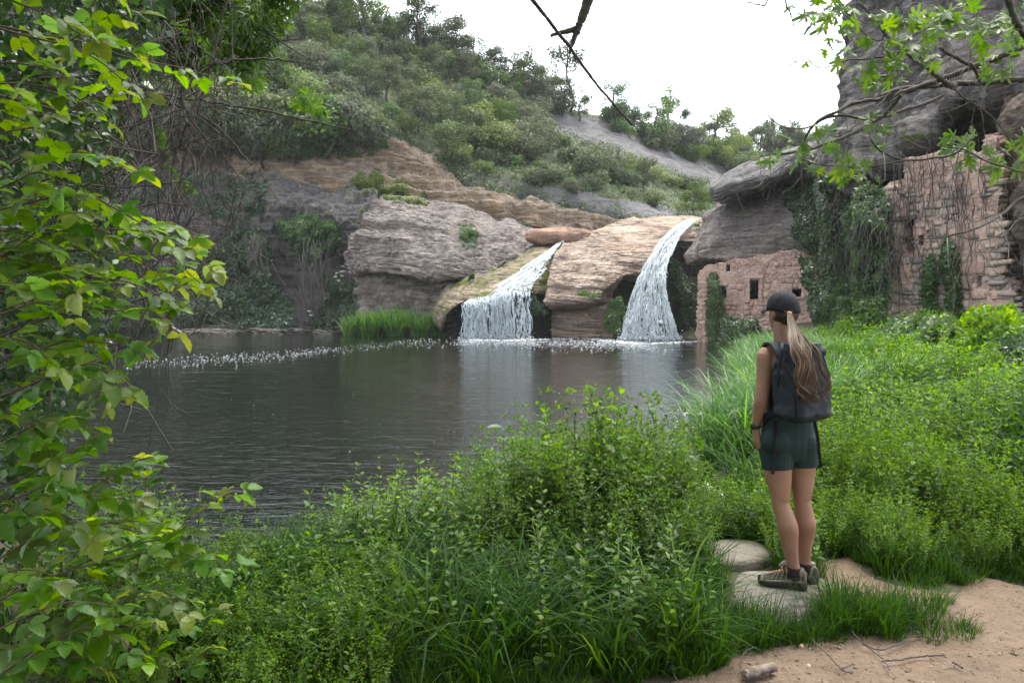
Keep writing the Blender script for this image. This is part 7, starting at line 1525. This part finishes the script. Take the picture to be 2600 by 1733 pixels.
def ribbon(pts, w, th, mat, name, wdir, parent=pack):
    C = catmull(np.array(pts), 26); T_ = nrm(np.gradient(C, axis=0)); W = nrm(np.array(wdir) - T_ * (T_ @ np.array(wdir))[:, None]); N = np.cross(T_, W)
    ring = [C + W * w * sx + N * th * sy for sx, sy in ((-1, -1), (1, -1), (1, 1), (-1, 1))]; G = np.stack(ring, 1); i, j = np.meshgrid(np.arange(25), np.arange(4), indexing='ij'); k = (j + 1) % 4
    return MB().add(G, np.stack([i * 4 + j, i * 4 + k, (i + 1) * 4 + k, (i + 1) * 4 + j], -1).reshape(-1, 4)).obj(name, mat, parent, False)
ribbon([q(1980, 905, 4.0), q(1972, 885, 4.02), q(1962, 872, 4.06), q(1948, 874, 4.13), q(1946, 900, 4.23), q(1952, 950, 4.26)], .026, .006, M['pack'], 'shoulder_strap', LAT)
ribbon([q(2062, 900, 4.06), q(2064, 880, 4.08), q(2058, 872, 4.14), q(2052, 880, 4.22), q(2050, 950, 4.30)], .026, .006, M['pack'], 'shoulder_strap', LAT)
# rolled top with its stiff ends
e0, e1 = q(1984, 880, 3.96), q(2090, 893, 3.99); C = np.array([e0, e0 * .75 + e1 * .25 - (0, 0, .006), (e0 + e1) / 2 - (0, 0, .010), e0 * .25 + e1 * .75 - (0, 0, .004), e1]); V, Fc = etube(C, [.030, .034, .036, .038, .032], [.026, .032, .034, .034, .028], PD, n=24, m=30); V = V + nrm(V - V.mean(0)) * (.005 * fbm(V, 22, 3))[:, None]; MB().add(V, Fc).obj('rolled_top', M['pack'], pack)
ribbon([q(1986, 872, 3.94), q(1984, 888, 3.90), q(1978, 930, 3.90), q(1975, 980, 3.92)], .008, .003, M['pack'], 'side_strap', LAT)
ribbon([q(2086, 900, 3.95), q(2096, 930, 3.94), q(2104, 980, 3.93), q(2106, 1030, 3.93)], .007, .003, M['web'], 'side_strap', PD)
ribbon([q(1968, 1066, 4.02), q(1968, 1110, 3.99), q(1966, 1160, 3.985), q(1961, 1203, 3.985)], .0115, .0015, M['web'], 'hanging_strap', LAT)
ribbon([q(2068, 1070, 4.02), q(2076, 1110, 4.02), q(2080, 1150, 4.03), q(2084, 1186, 4.03)], .0085, .0015, M['web'], 'hanging_strap', LAT * .8 + PD * .5)
ribbon([q(1938, 1086, 4.12), q(1942, 1060, 4.06), q(1962, 1050, 4.02), q(1985, 1046, 3.98)], .018, .004, M['web'], 'hip_belt', (0, 0, 1))
# small dark badge and the seam line of the rear panel
dc = q(2070, 1056, 3.80); bc = np.array([dc + LAT * x + np.array((0, 0, z)) for x, z in ((-.030, -.006), (.004, -.013), (.030, .008), (-.006, .014))]); bc = bc + PD * 0; 
hit = []
bpy.context.view_layer.update()
from mathutils.bvhtree import BVHTree
bag = [o for o in pack.children if o.name.startswith('bag')][0]; bvh = BVHTree.FromPolygons([tuple(v.co) for v in bag.data.vertices], [tuple(p_.vertices) for p_ in bag.data.polygons])
def on_bag(px, py, out=.003):
    O = Vector((0, 0, CAMZ)); d_ = (Vector(tuple(at(px, py, 4))) - O).normalized(); h = bvh.ray_cast(O, d_); 
    return np.array(h[0] - d_ * out) if h[0] is not None else at(px, py, 3.86)
bp = [on_bag(x, y) for x, y in ((2057, 1059), (2073, 1049), (2085, 1053), (2069, 1063))]; bk = [p_ + FWD * .004 for p_ in bp]
MB().add(np.array(bp + bk), np.array([(0, 1, 2, 3), (7, 6, 5, 4), (0, 4, 5, 1), (1, 5, 6, 2), (2, 6, 7, 3), (3, 7, 4, 0)])).obj('badge', M['web'], pack, False)
MB().add(*tube(np.array([on_bag(x, y, .0) for x, y in ((2016, 900), (2018, 940), (2020, 980), (2019, 1020), (2022, 1060))]), .0035, 6)).obj('seam', M['web'], pack)
reparent(pack)
bpy.context.view_layer.update()
print('TRIS', sum(len(m.loops) - 2 * len(m.polygons) for m in bpy.data.meshes), 'OBJ', len(bpy.data.objects))
